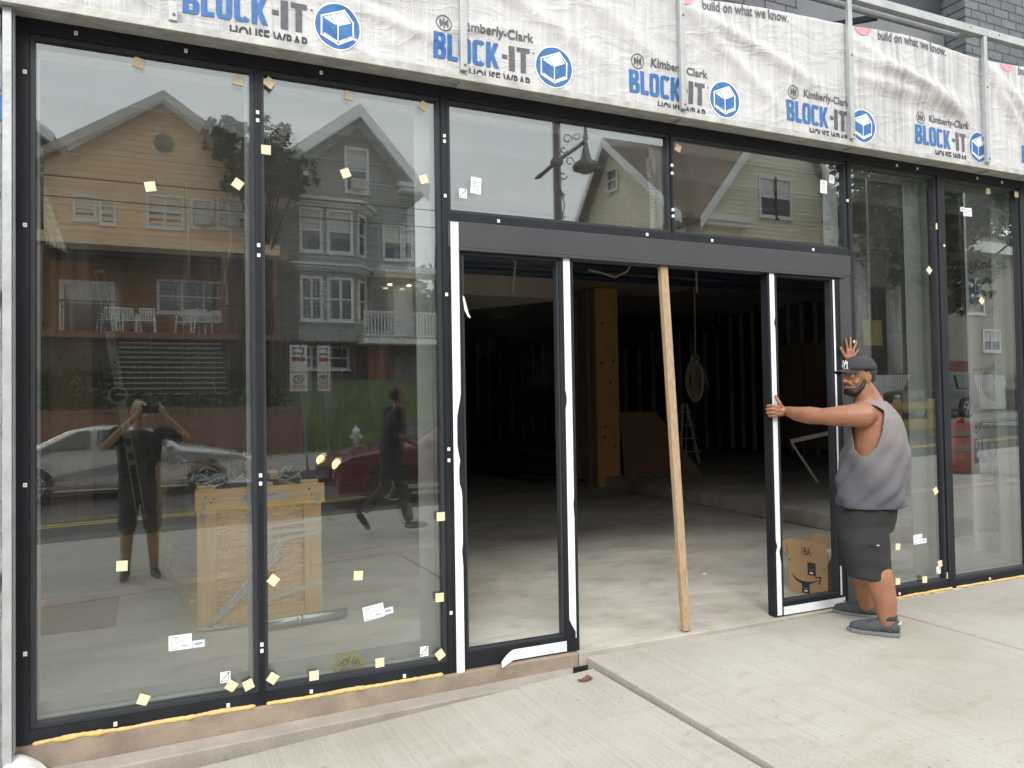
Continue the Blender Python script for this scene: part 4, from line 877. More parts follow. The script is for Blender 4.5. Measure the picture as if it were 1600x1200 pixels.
for q in ((0.03, 0.055, -0.0225, -0.0195, H_-0.05, H_+0.03), (0.025, 0.048, -0.004, -0.001, H_-0.10, H_-0.03), (W_-0.045, W_-0.015, -0.0225, -0.0195, H_-0.03, H_+0.02)):
    mb = MB(); mb.box(*q); cpart(mb, 'corner_bracket', galv)
strap_m = mat('white_strap', (0.62, 0.60, 0.56), 0.5)
for z0, z1 in ((0.625, 0.655), (0.585, 0.590), (0.52, 0.565), (0.135, 0.215)):
    mb = MB(); pts = [(0.44, z0), (W_+0.002, z1)]; hw = 0.011
    mb.face([(0.44, -0.0015, z0-hw), (W_+0.003, -0.0015, z1-hw), (W_+0.003, -0.0015, z1+hw), (0.44, -0.0015, z0+hw)]); mb.face([(W_+0.003, -0.0015, z1-hw), (W_+0.003, 0.06, z1-hw), (W_+0.003, 0.06, z1+hw), (W_+0.003, -0.0015, z1+hw)])
    o = cpart(mb, 'strap', strap_m); md = o.modifiers.new('t', 'SOLIDIFY'); md.thickness = 0.001
mb = MB(); mb.box(0.27, 0.57, -0.0200, -0.0187, H_+0.02, H_+0.075, 0)
for i in range(3): mb.box(0.29, 0.43+0.04*i, -0.0206, -0.0201, H_+0.035+0.012*i, H_+0.039+0.012*i, 1)
cpart(mb, 'address_slip', [mat('slip_plastic', (0.55, 0.55, 0.5), 0.3), ink_m])
# twisted clear stretch film across the corner and heaped in the crate
cling = bpy.data.materials.new('stretch_film'); cling.use_nodes = True; t = cling.node_tree; b = t.nodes['Principled BSDF']
b.inputs['Base Color'].default_value = (0.75, 0.75, 0.72, 1); b.inputs['Roughness'].default_value = 0.15; b.inputs['Alpha'].default_value = 0.38; b.inputs['Specular IOR Level'].default_value = 0.9
mb = MB(); rs = random.Random(3)
for k in range(13):
    o1 = rs.uniform(-0.045, 0.045); P = []
    for i in range(9): u = i/8; P.append((0.06+0.46*u, -0.05-0.02*math.sin(3*u)+0.01*rs.uniform(-1, 1), 0.02+0.46*u+o1*(0.3+0.9*u)+0.008*rs.uniform(-1, 1)))
    mb.tube(P, 0.007, 5)
cpart(mb, 'film_twist', cling)
mb = MB()
for k in range(12):
    P = [(0.08+0.1*math.sin(k*1.9+i*0.8)+0.05*i*rs.random(), -0.05+0.03*math.sin(i+k), 0.008+0.012*abs(math.sin(i*2.1+k))) for i in range(6)]; mb.tube(P, 0.006, 5)
cpart(mb, 'film_twist', cling)
heap = mat('grey_film_heap', (0.13, 0.13, 0.125), 0.35, 0, 0.3, 8)
mb = MB(); n = 26; V = []
for j in range(n):
    V.append([mb.bm.verts.new((0.05+0.70*i/13, 0.06+2.6*j/(n-1), 0.58+0.32*math.sin(math.pi*min(1, max(0.05, i/13)))**0.6*(0.8+0.2*math.sin(j*0.7))+0.05*mnoise.noise((i*0.9, j*0.8, 1)))) for i in range(14)])
for j in range(n-1):
    for i in range(13): f = mb.bm.faces.new((V[j][i], V[j][i+1], V[j+1][i+1], V[j+1][i])); f.smooth = False
o = cpart(mb, 'contents', heap)
mb = MB()
for k in range(26):
    x, y = rs.uniform(0.05, 0.7), rs.uniform(0.15, 2.3); P = [(x, y, 0.90)]
    for i in range(5): P.append((P[-1][0]+rs.uniform(-.09, .09), P[-1][1]+rs.uniform(-.12, .12), 0.90+rs.uniform(-0.01, 0.07)))
    mb.tube(P, rs.uniform(0.003, 0.006), 5)
cpart(mb, 'film_strand', mat('white_film_strand', (0.62, 0.62, 0.6), 0.3))
mb = MB()
for a, b_ in (((0.12, 2.3, 0.92), (-0.02, 1.55, 0.13)), ((0.05, 2.4, 0.85), (-0.01, 2.1, -0.02)), ((0.16, 2.0, 0.98), (0.13, 2.5, 1.04)), ((0.13, 2.5, 1.03), (0.17, 2.2, 0.86))): mb.tube([a, b_], 0.004 if a[2] < 0.95 else 0.014, 6)
cpart(mb, 'film_strand', MATS['white_film_strand'])

mb = MB(); mb.tube([(0.62, 1.27, 0.206), (1.20, 1.335, 0.206)], 0.030, 18, 0); mb.tube([(0.86, 1.297, 0.206), (0.90, 1.3015, 0.206)], 0.033, 18, 0)
tag(mb.build('steel_conduit', mat('conduit_steel', (0.52, 0.55, 0.55), 0.3, 0.9)), 'galvanised pipe lying on the floor in front of the crate', 'pipe')
mb = MB(); mb.box(-0.72, -0.22, 1.85, 2.92, 0.1655, 0.171); o = mb.build('cardboard_sheet', mat('brown_sheet', (0.17, 0.085, 0.05), 0.8, 0, 0.12, 3)); tag(o, 'reddish brown board lying flat on the floor behind the leftmost pane', 'board')
# dirt patches and loose boards
rs = random.Random(11); mb = MB()
for i, (x, y) in enumerate(((6.7, 12.0), (6.35, 10.2), (6.9, 9.3))): mb.bar((x-0.5, y+2.5, 0.19+0.03*i), (x, y-1.6, 0.19+0.03*i), 0.09, 0.04)
tag(mb.build('timber_stack', mat('dark_timber', (0.035, 0.03, 0.03), 0.8)), 'low dark stack of boards on the floor deep behind the fixed door leaf', 'timber')
mb = MB(); mb.box(11.0, 11.9, 19.25, 19.398, 1.1, 2.2); tag(mb.build('panel_box', mat('electric_box', (0.16, 0.165, 0.16), 0.5), bevel=0.01), 'grey electrical panel fixed on the studs deep inside', 'panel box')

# spirit level leaning on the first pillar
LV = thing('spirit_level', 'long aluminium spirit level leaning on the plywood pillar', 'level', (-0.11, 7.31, 0.166))
a, b_ = Vector((-0.11, 7.31, 0.168)), Vector((-0.60, 7.40, 3.42)); d = (b_-a); Lh = d.length; dn = d.normalized()
alu = mat('aluminium', (0.86, 0.86, 0.80), 0.5, 0.0)
def seg(u0, u1, w, h, m, name, par=LV, off=0.0): mb = MB(); o_ = Vector((0, -off, 0)); mb.bar(a+dn*Lh*u0+o_, a+dn*Lh*u1+o_, w, h, up=(0, 1, 0)); return mb.build(name, m, par)
for s_ in (-0.045, 0.045):
    mb = MB(); q = Vector((s_, 0, s_*0.15)); mb.bar(a+q, a+dn*Lh*0.98+q, 0.014, 0.04, up=(0, 1, 0)); mb.build('extension_rail', alu, LV)
seg(0.22, 0.78, 0.105, 0.05, alu, 'body'); seg(0.0, 0.02, 0.13, 0.05, alu, 'end_cap'); seg(0.985, 1.0, 0.13, 0.05, alu, 'end_cap')
for u in (0.24, 0.30, 0.70, 0.755): seg(u, u+0.028, 0.07, 0.004, black2, 'vial_window', off=0.0275)
for u in (0.37, 0.44, 0.56, 0.63): c = a+dn*Lh*u; mb = MB(); mb.cyl(c+Vector((0, -0.031, 0)), c+Vector((0, -0.026, 0)), 0.016, 12); mb.build('hand_hole', black2, LV)
c = a+dn*Lh*0.50+Vector((-0.03, -0.03, 0)); mb = MB(); mb.tube([c+Vector((0.105*math.cos(q), 0, 0.105*math.sin(q))) for q in [2*math.pi*i/24 for i in range(25)]], 0.018, 8); mb.build('centre_ring', alu, LV)
mb = MB(); mb.cyl(c+Vector((0, -0.002, 0)), c+Vector((0, 0.004, 0)), 0.09, 20); mb.build('centre_vial', black2, LV)
# timber prop in the doorway
mb = MB(); mb.bar((3.034, -0.012, 0.166), (2.916, -0.012, 2.446), 0.054, 0.038, up=(0, 1, 0)); o = mb.build('timber_prop', mat('stud_timber', (0.26, 0.175, 0.10), 0.75, 0, 0.2, 9, stretch=(10, 10, 1.1), col2=(0.52, 0.38, 0.235), dist=1.8, bump=0.15), bevel=0.004)
tag(o, 'upright timber stud propped in the open doorway', 'timber prop')
# cardboard box with open flaps
BX = thing('cardboard_box', 'open brown cardboard box with printed smile standing behind the sliding door', 'box', (4.495, 0.36, 0.166), rad(-83))
BX.scale = (0.94, 0.94, 0.94)
def xpart(mb, n, m, **k): return mb.build(n, m, BX, local=True, **k)
w, dp, h, th = 0.36, 0.26, 0.255, 0.004
mb = MB(); mb.box(-w/2, w/2, -dp/2, -dp/2+th, 0, h); mb.box(-w/2, w/2, dp/2-th, dp/2, 0, h); mb.box(-w/2, -w/2+th, -dp/2+th, dp/2-th, 0, h); mb.box(w/2-th, w/2, -dp/2+th, dp/2-th, 0, h); mb.box(-w/2+th, w/2-th, -dp/2+th, dp/2-th, 0, th)
xpart(mb, 'body', card_m)
def flap(p0, p1, out, up, n):
    p0, p1 = Vector(p0), Vector(p1); o_ = Vector((out[0], out[1], up)); nrm = (p1-p0).cross(o_).normalized()*0.0018; mb = MB()
    A = [p0-nrm, p1-nrm, p1-nrm+o_*0.98, p0-nrm+o_*0.98]; B = [q+2*nrm for q in A]; v = [mb.bm.verts.new(q) for q in A+B]
    for q in ((3,2,1,0),(4,5,6,7),(0,1,5,4),(1,2,6,5),(2,3,7,6),(3,0,4,7)): mb.bm.faces.new([v[i] for i in q])
    xpart(mb, n, card_m)
flap((-w/2, -dp/2, h+.001), (w/2, -dp/2, h+.001), (0, -0.012), 0.165, 'flap'); flap((-w/2, dp/2, h+.001), (w/2, dp/2, h+.001), (-0.02, 0.06), 0.165, 'flap')
flap((-w/2, -dp/2, h+.001), (-w/2, dp/2, h+.001), (-0.09, 0), 0.125, 'flap'); flap((w/2, -dp/2, h+.001), (w/2, dp/2, h+.001), (0.07, 0), 0.13, 'flap')
mb = MB(); y = -dp/2-0.0015
put_text(mb, fit_text('1BA', 0.085, 0.062, bold=0.004), lambda u, v: (-0.045+u, y-0.0125*(v+0.065)/0.165-0.0012, h+0.050+v), 0)
arc = [(-0.150+0.255*i/16, 0.142-0.050*math.sin(math.pi*(i/16)**0.75)-0.016*(i/16)) for i in range(17)]
for i in range(16):
    w0, w1 = [0.003+0.008*math.sin(math.pi*min(1, 0.08+k/16)) for k in (i, i+1)]; p, q = arc[i], arc[i+1]
    mb.face([(p[0], y, p[1]-w0), (q[0], y, q[1]-w1), (q[0], y, q[1]+w1), (p[0], y, p[1]+w0)], 0)
mb.stroke([(0.072, 0.146), (0.118, 0.150), (0.104, 0.100)], 0.011, y, 0)
for (x0, z0, ww, hh) in ((0.0, 0.155, 0.075, 0.098), (-0.055, 0.008, 0.07, 0.085)):
    mb.face([(x0, y-0.0002, z0), (x0+ww, y-0.0002, z0), (x0+ww, y-0.0002, z0+hh), (x0, y-0.0002, z0+hh)], 0)
    mb.face([(x0+0.02, y-0.0006, z0+0.012), (x0+0.05, y-0.0006, z0+0.012), (x0+0.05, y-0.0006, z0+0.024), (x0+0.02, y-0.0006, z0+0.024)], 1)
    mb.stroke([(x0+0.012, z0+hh*.5), (x0+ww/2, z0+hh*.42), (x0+ww-0.012, z0+hh*.5)], 0.004, y-0.0006, 2)
put_text(mb, fit_text('11', 0.022, 0.026, bold=0.02), lambda u, v: (0.135+u, y, 0.205+v), 0)
mb.face([(-0.178, y, 0.240), (-0.160, y, 0.240), (-0.160, y, 0.248), (-0.178, y, 0.248)], 0)
xpart(mb, 'printed_mark', [mat('box_ink', (0.035, 0.025, 0.03), 0.6), paper_m, mat('box_tape_blue', (0.15, 0.35, 0.5), 0.5)])
mb = MB()
for k in range(3): mb.box(0.10+0.02*k, 0.116+0.02*k, -0.06, 0.08, h-0.05, h+0.10-0.015*k)
xpart(mb, 'paper_stuffing', paper_m)
# board leaning on the second pillar, on the platform
mb = MB(); v = [mb.bm.verts.new(p) for p in ((7.30, 7.30, 0.347), (8.42, 6.65, 0.347), (7.84, 7.12, 1.42), (7.30, 7.42, 1.43))]
mb.bm.faces.new(v); o = mb.build('plywood_offcut', mat('hardboard', (0.22, 0.13, 0.065), 0.8, 0, 0.1, 3)); md = o.modifiers.new('t', 'SOLIDIFY'); md.thickness = 0.018
tag(o, 'slanted brown offcut board leaning beside the plywood pillar', 'board')
mb = MB()
for i, (x, y) in enumerate(((7.45, 6.95), (7.65, 6.8), (7.85, 6.75))): mb.ball((x, y, 0.365), 0.10, 1.3, 0.7, 0.25, 10)
tag(mb.build('dust_sheet', mat('grey_cloth', (0.22, 0.21, 0.20), 0.9)), 'crumpled pale sheet on the platform before the offcut board', 'cloth')
# hanging coil of cable
CB = thing('cable_coil', 'coil of pale cable hanging from the ceiling beyond the doorway', 'cable', (7.8, 6.0, 1.6)); cab = mat('pale_cable', (0.38, 0.35, 0.25), 0.6)
mb = MB()
for k in range(6):
    mb.tube([(7.80+(0.17+0.015*math.sin(k*2))*math.sin(q)*math.cos(k*0.5), 6.0+0.1*math.sin(q)*math.sin(k*0.5), 1.92+(0.31+0.02*math.cos(k*1.7))*math.cos(q)) for q in [2*math.pi*i/28 for i in range(29)]], 0.011, 6)
mb.tube([(7.80+0.07*math.sin(q), 5.98, 2.26+0.07*math.cos(q)) for q in [0.5*i for i in range(14)]], 0.012, 6); mb.build('coil', cab, CB)
mb = MB(); mb.tube([(7.82, 6.0, 2.24), (7.83, 6.0, 3.3), (7.80, 6.05, 3.94)], 0.012, 6); mb.tube([(7.9, 6, 2.15), (8.0, 6, 2.02), (8.07, 6, 1.80)], 0.012, 6); mb.build('lead', cab, CB)
CB2 = tag(MB().tube([(0.34+0.155*math.sin(q)+0.01*math.sin(7*q), 4.0, 2.69+0.155*math.cos(q)) for q in [2*math.pi*3*i/90 for i in range(91)]], 0.010, 6).tube([(0.34, 4.0, 2.84), (0.33, 4.0, 3.5), (0.30, 4.0, 3.94)], 0.008, 6).build('cable_coil', cab), 'round coil of pale hose hanging above the crate', 'cable')
for nm, P, lab in (('cable', [(4.13, 3.0, 2.975), (4.28, 3.0, 2.955), (4.45, 3.0, 2.915), (4.60, 3.0, 2.985), (4.68, 3.0, 3.10), (4.7, 3.0, 3.72)], 'pale cable looping below the bulkhead at the doorway'),
                   ('cable', [(3.12, 3.0, 3.72), (3.20, 3.0, 3.09), (3.295, 3.0, 3.0), (3.25, 3.0, 2.70)], 'bent cable end hanging behind the fixed door leaf'),
                   ('cable', [(6.3, 4.2, 3.9), (6.45, 4.2, 3.55), (6.46, 4.2, 3.0)], 'short cable end dangling behind the timber prop'),
                   ('cable', [(0.62, 3.4, 3.72), (0.66, 3.4, 3.1), (0.60, 3.4, 2.72)], 'cable end hanging near the mullion above the crate')):
    tag(MB().tube(P, 0.012, 8).build(nm, cab), lab, 'cable')
# stepladder and trestle
SL = thing('step_ladder', 'small steel stepladder standing on the platform below the cable coil', 'ladder', (9.84, 9.0, 0.346))
mb = MB(); mb.bar((9.80, 8.95, 1.55), (9.5, 8.7, 0.35), 0.03, 0.05); mb.bar((9.95, 9.05, 1.55), (10.05, 8.8, 0.35), 0.03, 0.05); mb.build('front_rail', alu, SL)
mb = MB(); mb.bar((9.82, 9.0, 1.55), (9.7, 9.5, 0.35), 0.025, 0.03); mb.bar((9.97, 9.05, 1.55), (10.25, 9.5, 0.35), 0.025, 0.03); mb.build('rear_rail', alu, SL)
mb = MB()
for i in range(4): mb.box(9.54+0.06*i, 10.03-0.02*i, 8.70+0.07*i, 8.76+0.07*i, 0.58+0.26*i, 0.60+0.26*i)
mb.build('rung', alu, SL)
mb = MB(); mb.bar((9.4, 4.4, 1.15), (9.95, 4.1, 0.36), 0.05, 0.03); mb.box(9.9, 9.99, 4.05, 4.15, 0.48, 0.51); mb.bar((8.7, 4.9, 0.95), (9.0, 4.7, 0.36), 0.05, 0.03)
mb.bar((8.68, 4.9, 0.97), (9.42, 4.38, 1.17), 0.05, 0.06)
tag(mb.build('trestle', alu), 'metal trestle with slanting legs on the platform behind the sliding door', 'trestle')
# wrapped return wall inside the farthest pane
white_wrap = mat('partition_wrap', (0.80, 0.79, 0.76), 0.5, 0, 0.05, 3, bump=0.25, bscale=9)
RW = thing('wrapped_partition', 'partition covered with printed white house wrap inside the farthest pane', 'partition', (6.95, 0.836, 0.166))
mb = MB(); mb.bar((6.95+0.012, 0.836+0.016, 0.166), (7.67+0.012, 0.296+0.016, 0.166), 0.03, 0.001) if False else mb.prism([(6.95, 0.836), (7.67, 0.296), (7.70, 0.336), (6.98, 0.876)], 'z', 0.166, 3.6); mb.build('board', white_wrap, RW)
def rw(u, v): u = 0.56*u+0.0; return (6.95+0.8*u-0.0012, 0.836-0.6*u-0.0016, v+0.10*u)
mb = MB()
for zb, k in ((2.46, 1.0), (0.97, 1.0)):
    put_text(mb, fit_text('BLOCK', 0.62, 0.24, bold=0.035), lambda u, v: rw(0.02+u, zb+v), 0)
    put_text(mb, fit_text('Kimberly-Clark', 0.80, 0.12, bold=0.012), lambda u, v: rw(0.12+u, zb+0.285+v), 1); put_text(mb, fit_text('HOUSE', 0.36, 0.10, bold=0.01), lambda u, v: rw(0.30+u, zb-0.14+v), 1)
    put_text(mb, fit_text('www.kimberly-clark', 0.95, 0.075, bold=0.004), lambda u, v: rw(0.03+u, zb-0.66+v), 3)
    for r_ in (0.055,):
        P = ring_pts(0, 0, r_, 20)
        for i in range(20):
            p, q = P[i], P[(i+1) % 20]; mb.face([rw(0.06+p[0], zb+0.34+p[1]), rw(0.06+q[0], zb+0.34+q[1]), rw(0.06+q[0]*.84, zb+0.34+q[1]*.84), rw(0.06+p[0]*.84, zb+0.34+p[1]*.84)], 1)
        for an in (0, 1.05, 2.1):
            c_, s_ = math.cos(an)*.04, math.sin(an)*.04; mb.face([rw(0.06+c_-s_*.15, zb+.34+s_+c_*.15), rw(0.06+c_+s_*.15, zb+.34+s_-c_*.15), rw(0.06-c_+s_*.15, zb+.34-s_-c_*.15), rw(0.06-c_-s_*.15, zb+.34-s_+c_*.15)], 1)
mb.face([rw(0.46+0.30*math.cos(q), 1.71+0.19*math.sin(q)) for q in [2*math.pi*i/36 for i in range(36)]], 2)
vs, fs = fit_text('84', 0.40, 0.20, bold=0.05); put_text(mb, (vs, fs), lambda u, v: tuple(Vector(rw(0.25+u, 1.61+v))+Vector((-0.0006, -0.0008, 0))), 4)
mb.build('printed_logo', [inkb, inkg, inkr, mat('print_pale', (0.35, 0.35, 0.36), 0.6), inkw], RW)
mb = MB(); P = [rw(0.40, 1.32), rw(0.36, 1.15), rw(0.26, 1.05), rw(0.20, 0.92), rw(0.34, 0.82), rw(0.52, 0.90), rw(0.40, 0.98), rw(0.28, 0.78), rw(0.36, 0.62), rw(0.26, 0.52), rw(0.40, 0.45), rw(0.52, 0.36)]
mb.tube([tuple(Vector(p)+Vector((-0.006, -0.008, 0))) for p in P], 0.004, 6); tag(mb.build('red_string', mat('red_cord', (0.45, 0.10, 0.09), 0.7)), 'red string dangling over the printed partition', 'string')
mb = MB(); mb.box(5.9, 6.0, 1.2, 1.24, 0.166, 0.2)
mb.bm.free()
YS = tag(MB().box(6.36, 6.60, 1.50, 1.515, 2.12, 2.37).build('yellow_sheet', mat('yellow_card', (0.34, 0.29, 0.04), 0.5)), 'plain yellow sheet inside the pane beside the raised hand', 'sheet')
MB().box(6.46, 6.48, 1.517, 1.53, 2.12, 3.95).build('hanger', galv, YS)

# ================================================================ loose things on the pavement
mb = MB(); c = Vector((2.119, -0.293, zpave(2.119)+0.004)); P = [(0, -.035), (.02, -.03), (.035, -.012), (.036, .010), (.022, .028), (.006, .018), (-.006, .020), (-.02, .03), (-.036, .012), (-.034, -.012), (-.018, -.028)]
V = [mb.bm.verts.new(c+Vector((p[0]*1.2, p[1]*0.9, 0.010*math.sin(p[0]*90)+0.006))) for p in P]; k0 = mb.bm.verts.new(c)
for i in range(len(V)): mb.bm.faces.new((k0, V[i], V[(i+1) % len(V)]))
o = mb.build('fallen_leaf', mat('dry_leaf', (0.13, 0.055, 0.03), 0.8, 0, 0.3, 40)); md = o.modifiers.new('t', 'SOLIDIFY'); md.thickness = 0.001
tag(o, 'curled brown leaf on the pavement before the fixed door leaf', 'leaf')
mb = MB(); n, m_ = 26, 14; V = []
for j in range(m_):
    row = []
    for i in range(n):
        u, w = i/(n-1), j/(m_-1); x = -0.56+0.50*u; y = -0.06-0.34*w-0.05*u
        z = 0.17*(1-smooth01(u*1.15))*(1-0.6*w)+zpave(x)+0.012+0.035*abs(mnoise.noise((u*4, w*5, 1)))+0.03*math.sin(math.pi*w)*(1-u)+0.02*math.sin(u*9+w*4)*(0.3+0.7*w)
        row.append(mb.bm.verts.new((x-0.12*u*(1-w), y+0.05*math.sin(u*7), max(z, zpave(x)+0.006))))
    V.append(row)
for j in range(m_-1):
    for i in range(n-1): f = mb.bm.faces.new((V[j][i], V[j][i+1], V[j+1][i+1], V[j+1][i])); f.smooth = True
o = mb.build('wrap_scrap', mat('white_sheet', (0.74, 0.71, 0.69), 0.5, 0, 0.04, 5)); md = o.modifiers.new('t', 'SOLIDIFY'); md.thickness = 0.002; o.modifiers.new('s', 'SUBSURF').levels = 1
tag(o, 'crumpled end of white sheet lying at the foot of the corner stud', 'plastic sheet')

for i, (x, y, z, a, l) in enumerate(((-0.36, 0.35, 0.168, 0.3, 'tiny white scrap on the floor inside the leftmost pane'), (4.15, 1.25, 0.168, 1.0, 'tiny white chip on the floor between the timber prop and the cardboard box'), (3.6, 2.4, 0.168, 2.0, 'small pale offcut on the floor deep in the doorway'))):
    mb = MB(); mb.box(-0.02, 0.02, -0.012, 0.012, 0, 0.004); o = mb.build('paper_scrap', paper_m); o.location = (x, y, z); o.rotation_euler.z = a; tag(o, l, 'scrap')

rs = random.Random(5); mb = MB()      # grit and crumbs of mortar
for _ in range(150):
    x = rs.uniform(-0.4, 7.0); y = -0.19-rs.random()**2.2*2.6; s_ = rs.uniform(0.0015, 0.0045) if rs.random() < .9 else 0.007; mb.ball((x, y, zpave(x)-0.0095*abs(y)*(1 if x > 2.25 else 0)+0.001), s_, rs.uniform(.7, 1.6), 1, .7, 5)
o = mb.build('grit', mat('grit', (0.30, 0.26, 0.21), 0.9, 0, 0.5, 3)); o['kind'] = 'stuff'
# ================================================================ people
def fuse(mb, name, m, parent, vox=0.008, sm=4, local=False):
    """close overlapping limbs into one continuous surface"""
    o = mb.build(name, m, parent, local=local)
    md = o.modifiers.new('r', 'REMESH'); md.mode = 'VOXEL'; md.voxel_size = vox; md.use_smooth_shade = True
    if sm: s_ = o.modifiers.new('s', 'SMOOTH'); s_.iterations = sm; s_.factor = 0.5
    dg = bpy.context.evaluated_depsgraph_get(); dg.update(); me = bpy.data.meshes.new_from_object(o.evaluated_get(dg), depsgraph=dg)
    o.modifiers.clear(); old = o.data; o.data = me; me.name = name; bpy.data.meshes.remove(old)
    if not me.materials: me.materials.append(m)
    for p in me.polygons: p.use_smooth = True
    return o
skin = mat('skin', (0.275, 0.122, 0.068), 0.48, 0, 0.16, 14, bump=0.14, bscale=150)
t, b = nodes_of(skin); b.inputs['Subsurface Weight'].default_value = 0.12; b.inputs['Subsurface Radius'].default_value = (0.012, 0.005, 0.003); b.inputs['Subsurface Scale'].default_value = 0.5
skin2 = mat('skin_pale', (0.50, 0.30, 0.20), 0.55, 0, 0.08, 9)
cap_m = mat('cap_cloth', (0.035, 0.036, 0.042), 0.9, 0, 0.2, 60)
hair_m = mat('dark_hair', (0.015, 0.012, 0.010), 0.6)
eye_w = mat('eye_white', (0.7, 0.68, 0.65), 0.3); iris = mat('iris', (0.03, 0.015, 0.01), 0.2); lip = mat('lips', (0.30, 0.10, 0.08), 0.5)
shirt_m = mat('grey_navy_jersey', (0.125, 0.115, 0.135), 0.9, 0, 0.1, 2.0, col2=(0.155, 0.145, 0.16), bump=0.5, bscale=11)
t, b = nodes_of(shirt_m)   # the cloth is paler grey over the shoulders and back, darker navy towards the hem
ramp = [n for n in t.nodes if n.type == 'VALTORGB'][0]; c = [n for n in t.nodes if n.type == 'TEX_COORD'][0]
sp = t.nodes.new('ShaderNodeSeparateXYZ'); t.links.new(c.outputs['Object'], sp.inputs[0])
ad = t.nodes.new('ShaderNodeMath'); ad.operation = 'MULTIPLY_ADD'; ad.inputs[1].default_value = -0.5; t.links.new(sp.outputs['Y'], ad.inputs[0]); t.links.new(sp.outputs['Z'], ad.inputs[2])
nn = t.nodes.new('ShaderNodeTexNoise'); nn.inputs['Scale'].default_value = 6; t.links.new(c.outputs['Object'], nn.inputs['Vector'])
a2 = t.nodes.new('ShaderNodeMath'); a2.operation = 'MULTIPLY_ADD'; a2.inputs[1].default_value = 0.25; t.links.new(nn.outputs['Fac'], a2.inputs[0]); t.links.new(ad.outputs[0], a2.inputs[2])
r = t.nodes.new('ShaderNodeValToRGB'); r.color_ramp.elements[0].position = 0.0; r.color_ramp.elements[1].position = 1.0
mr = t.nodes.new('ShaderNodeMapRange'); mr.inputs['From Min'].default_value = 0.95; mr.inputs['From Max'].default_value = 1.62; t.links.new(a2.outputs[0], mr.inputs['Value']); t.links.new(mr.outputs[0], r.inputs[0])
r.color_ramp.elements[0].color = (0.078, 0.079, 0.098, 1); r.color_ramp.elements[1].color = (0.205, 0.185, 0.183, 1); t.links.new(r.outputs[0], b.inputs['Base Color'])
shorts_m = mat('charcoal_shorts', (0.019, 0.0185, 0.018), 0.9, 0, 0.2, 8, bump=0.3, bscale=9)
shoe_m = mat('grey_knit_shoe', (0.060, 0.063, 0.067), 0.85, 0, 0.2, 50, bump=0.3, bscale=120); sole_m = mat('shoe_sole', (0.15, 0.155, 0.165), 0.7)

def head_parts(P, c, yaw, k=1.0, M0=None, sk=None, hair=None, cap=True, pitch=0.0, add_to=None):
    """head lumps go into add_to (the body); features become children. The head looks along +Y before yaw"""
    Rm = Matrix.Rotation(yaw, 4, 'Z') @ Matrix.Rotation(pitch, 4, 'X'); T = Matrix.Translation(Vector(c)) @ Rm @ Matrix.Scale(k, 4); sk = sk or skin
    R3 = Rm.to_3x3(); q = lambda x, y, z: T @ Vector((x, y, z))
    mb = add_to
    mb.ball(q(0, -0.012, 0.03), 0.098*k, 0.80, 1.0, 0.97, 20, M=R3); mb.ball(q(0, 0.035, -0.045), 0.062*k, 0.92, 0.95, 1.0, 16, M=R3)
    mb.ball(q(0, 0.058, -0.085), 0.034*k, 1.1, 0.9, 0.8, 12, M=R3); mb.ball(q(0, 0.005, -0.06), 0.068*k, 0.92, 1.0, 0.8, 14, M=R3)
    mb.chain([q(0, 0.088, 0.02), q(0, 0.104, -0.012), q(0, 0.108, -0.022)], [0.010*k, 0.013*k, 0.014*k], 8); mb.ball(q(0.014, 0.098, -0.025), 0.010*k, 1, 1, .8, 8); mb.ball(q(-0.014, 0.098, -0.025), 0.010*k, 1, 1, .8, 8)
    mb.chain([q(-0.045, 0.072, 0.030), q(0, 0.086, 0.034), q(0.045, 0.072, 0.030)], [0.010*k, 0.011*k, 0.010*k], 8)
    for s_ in (-1, 1):
        mb.ball(q(s_*0.042, 0.060, -0.030), 0.026*k, 1, 0.8, 0.8, 10, M=R3)
        mb.tube([q(s_*0.074+s_*0.010*math.cos(a)*0.3, -0.004-0.018*math.cos(a), 0.0+0.030*math.sin(a)) for a in [2*math.pi*i/12 for i in range(13)]], 0.008*k, 6, cap=False); mb.ball(q(s_*0.074, 0.0, 0.0), 0.022*k, 0.4, 0.8, 1.1, 8, M=R3)
    return T, R3
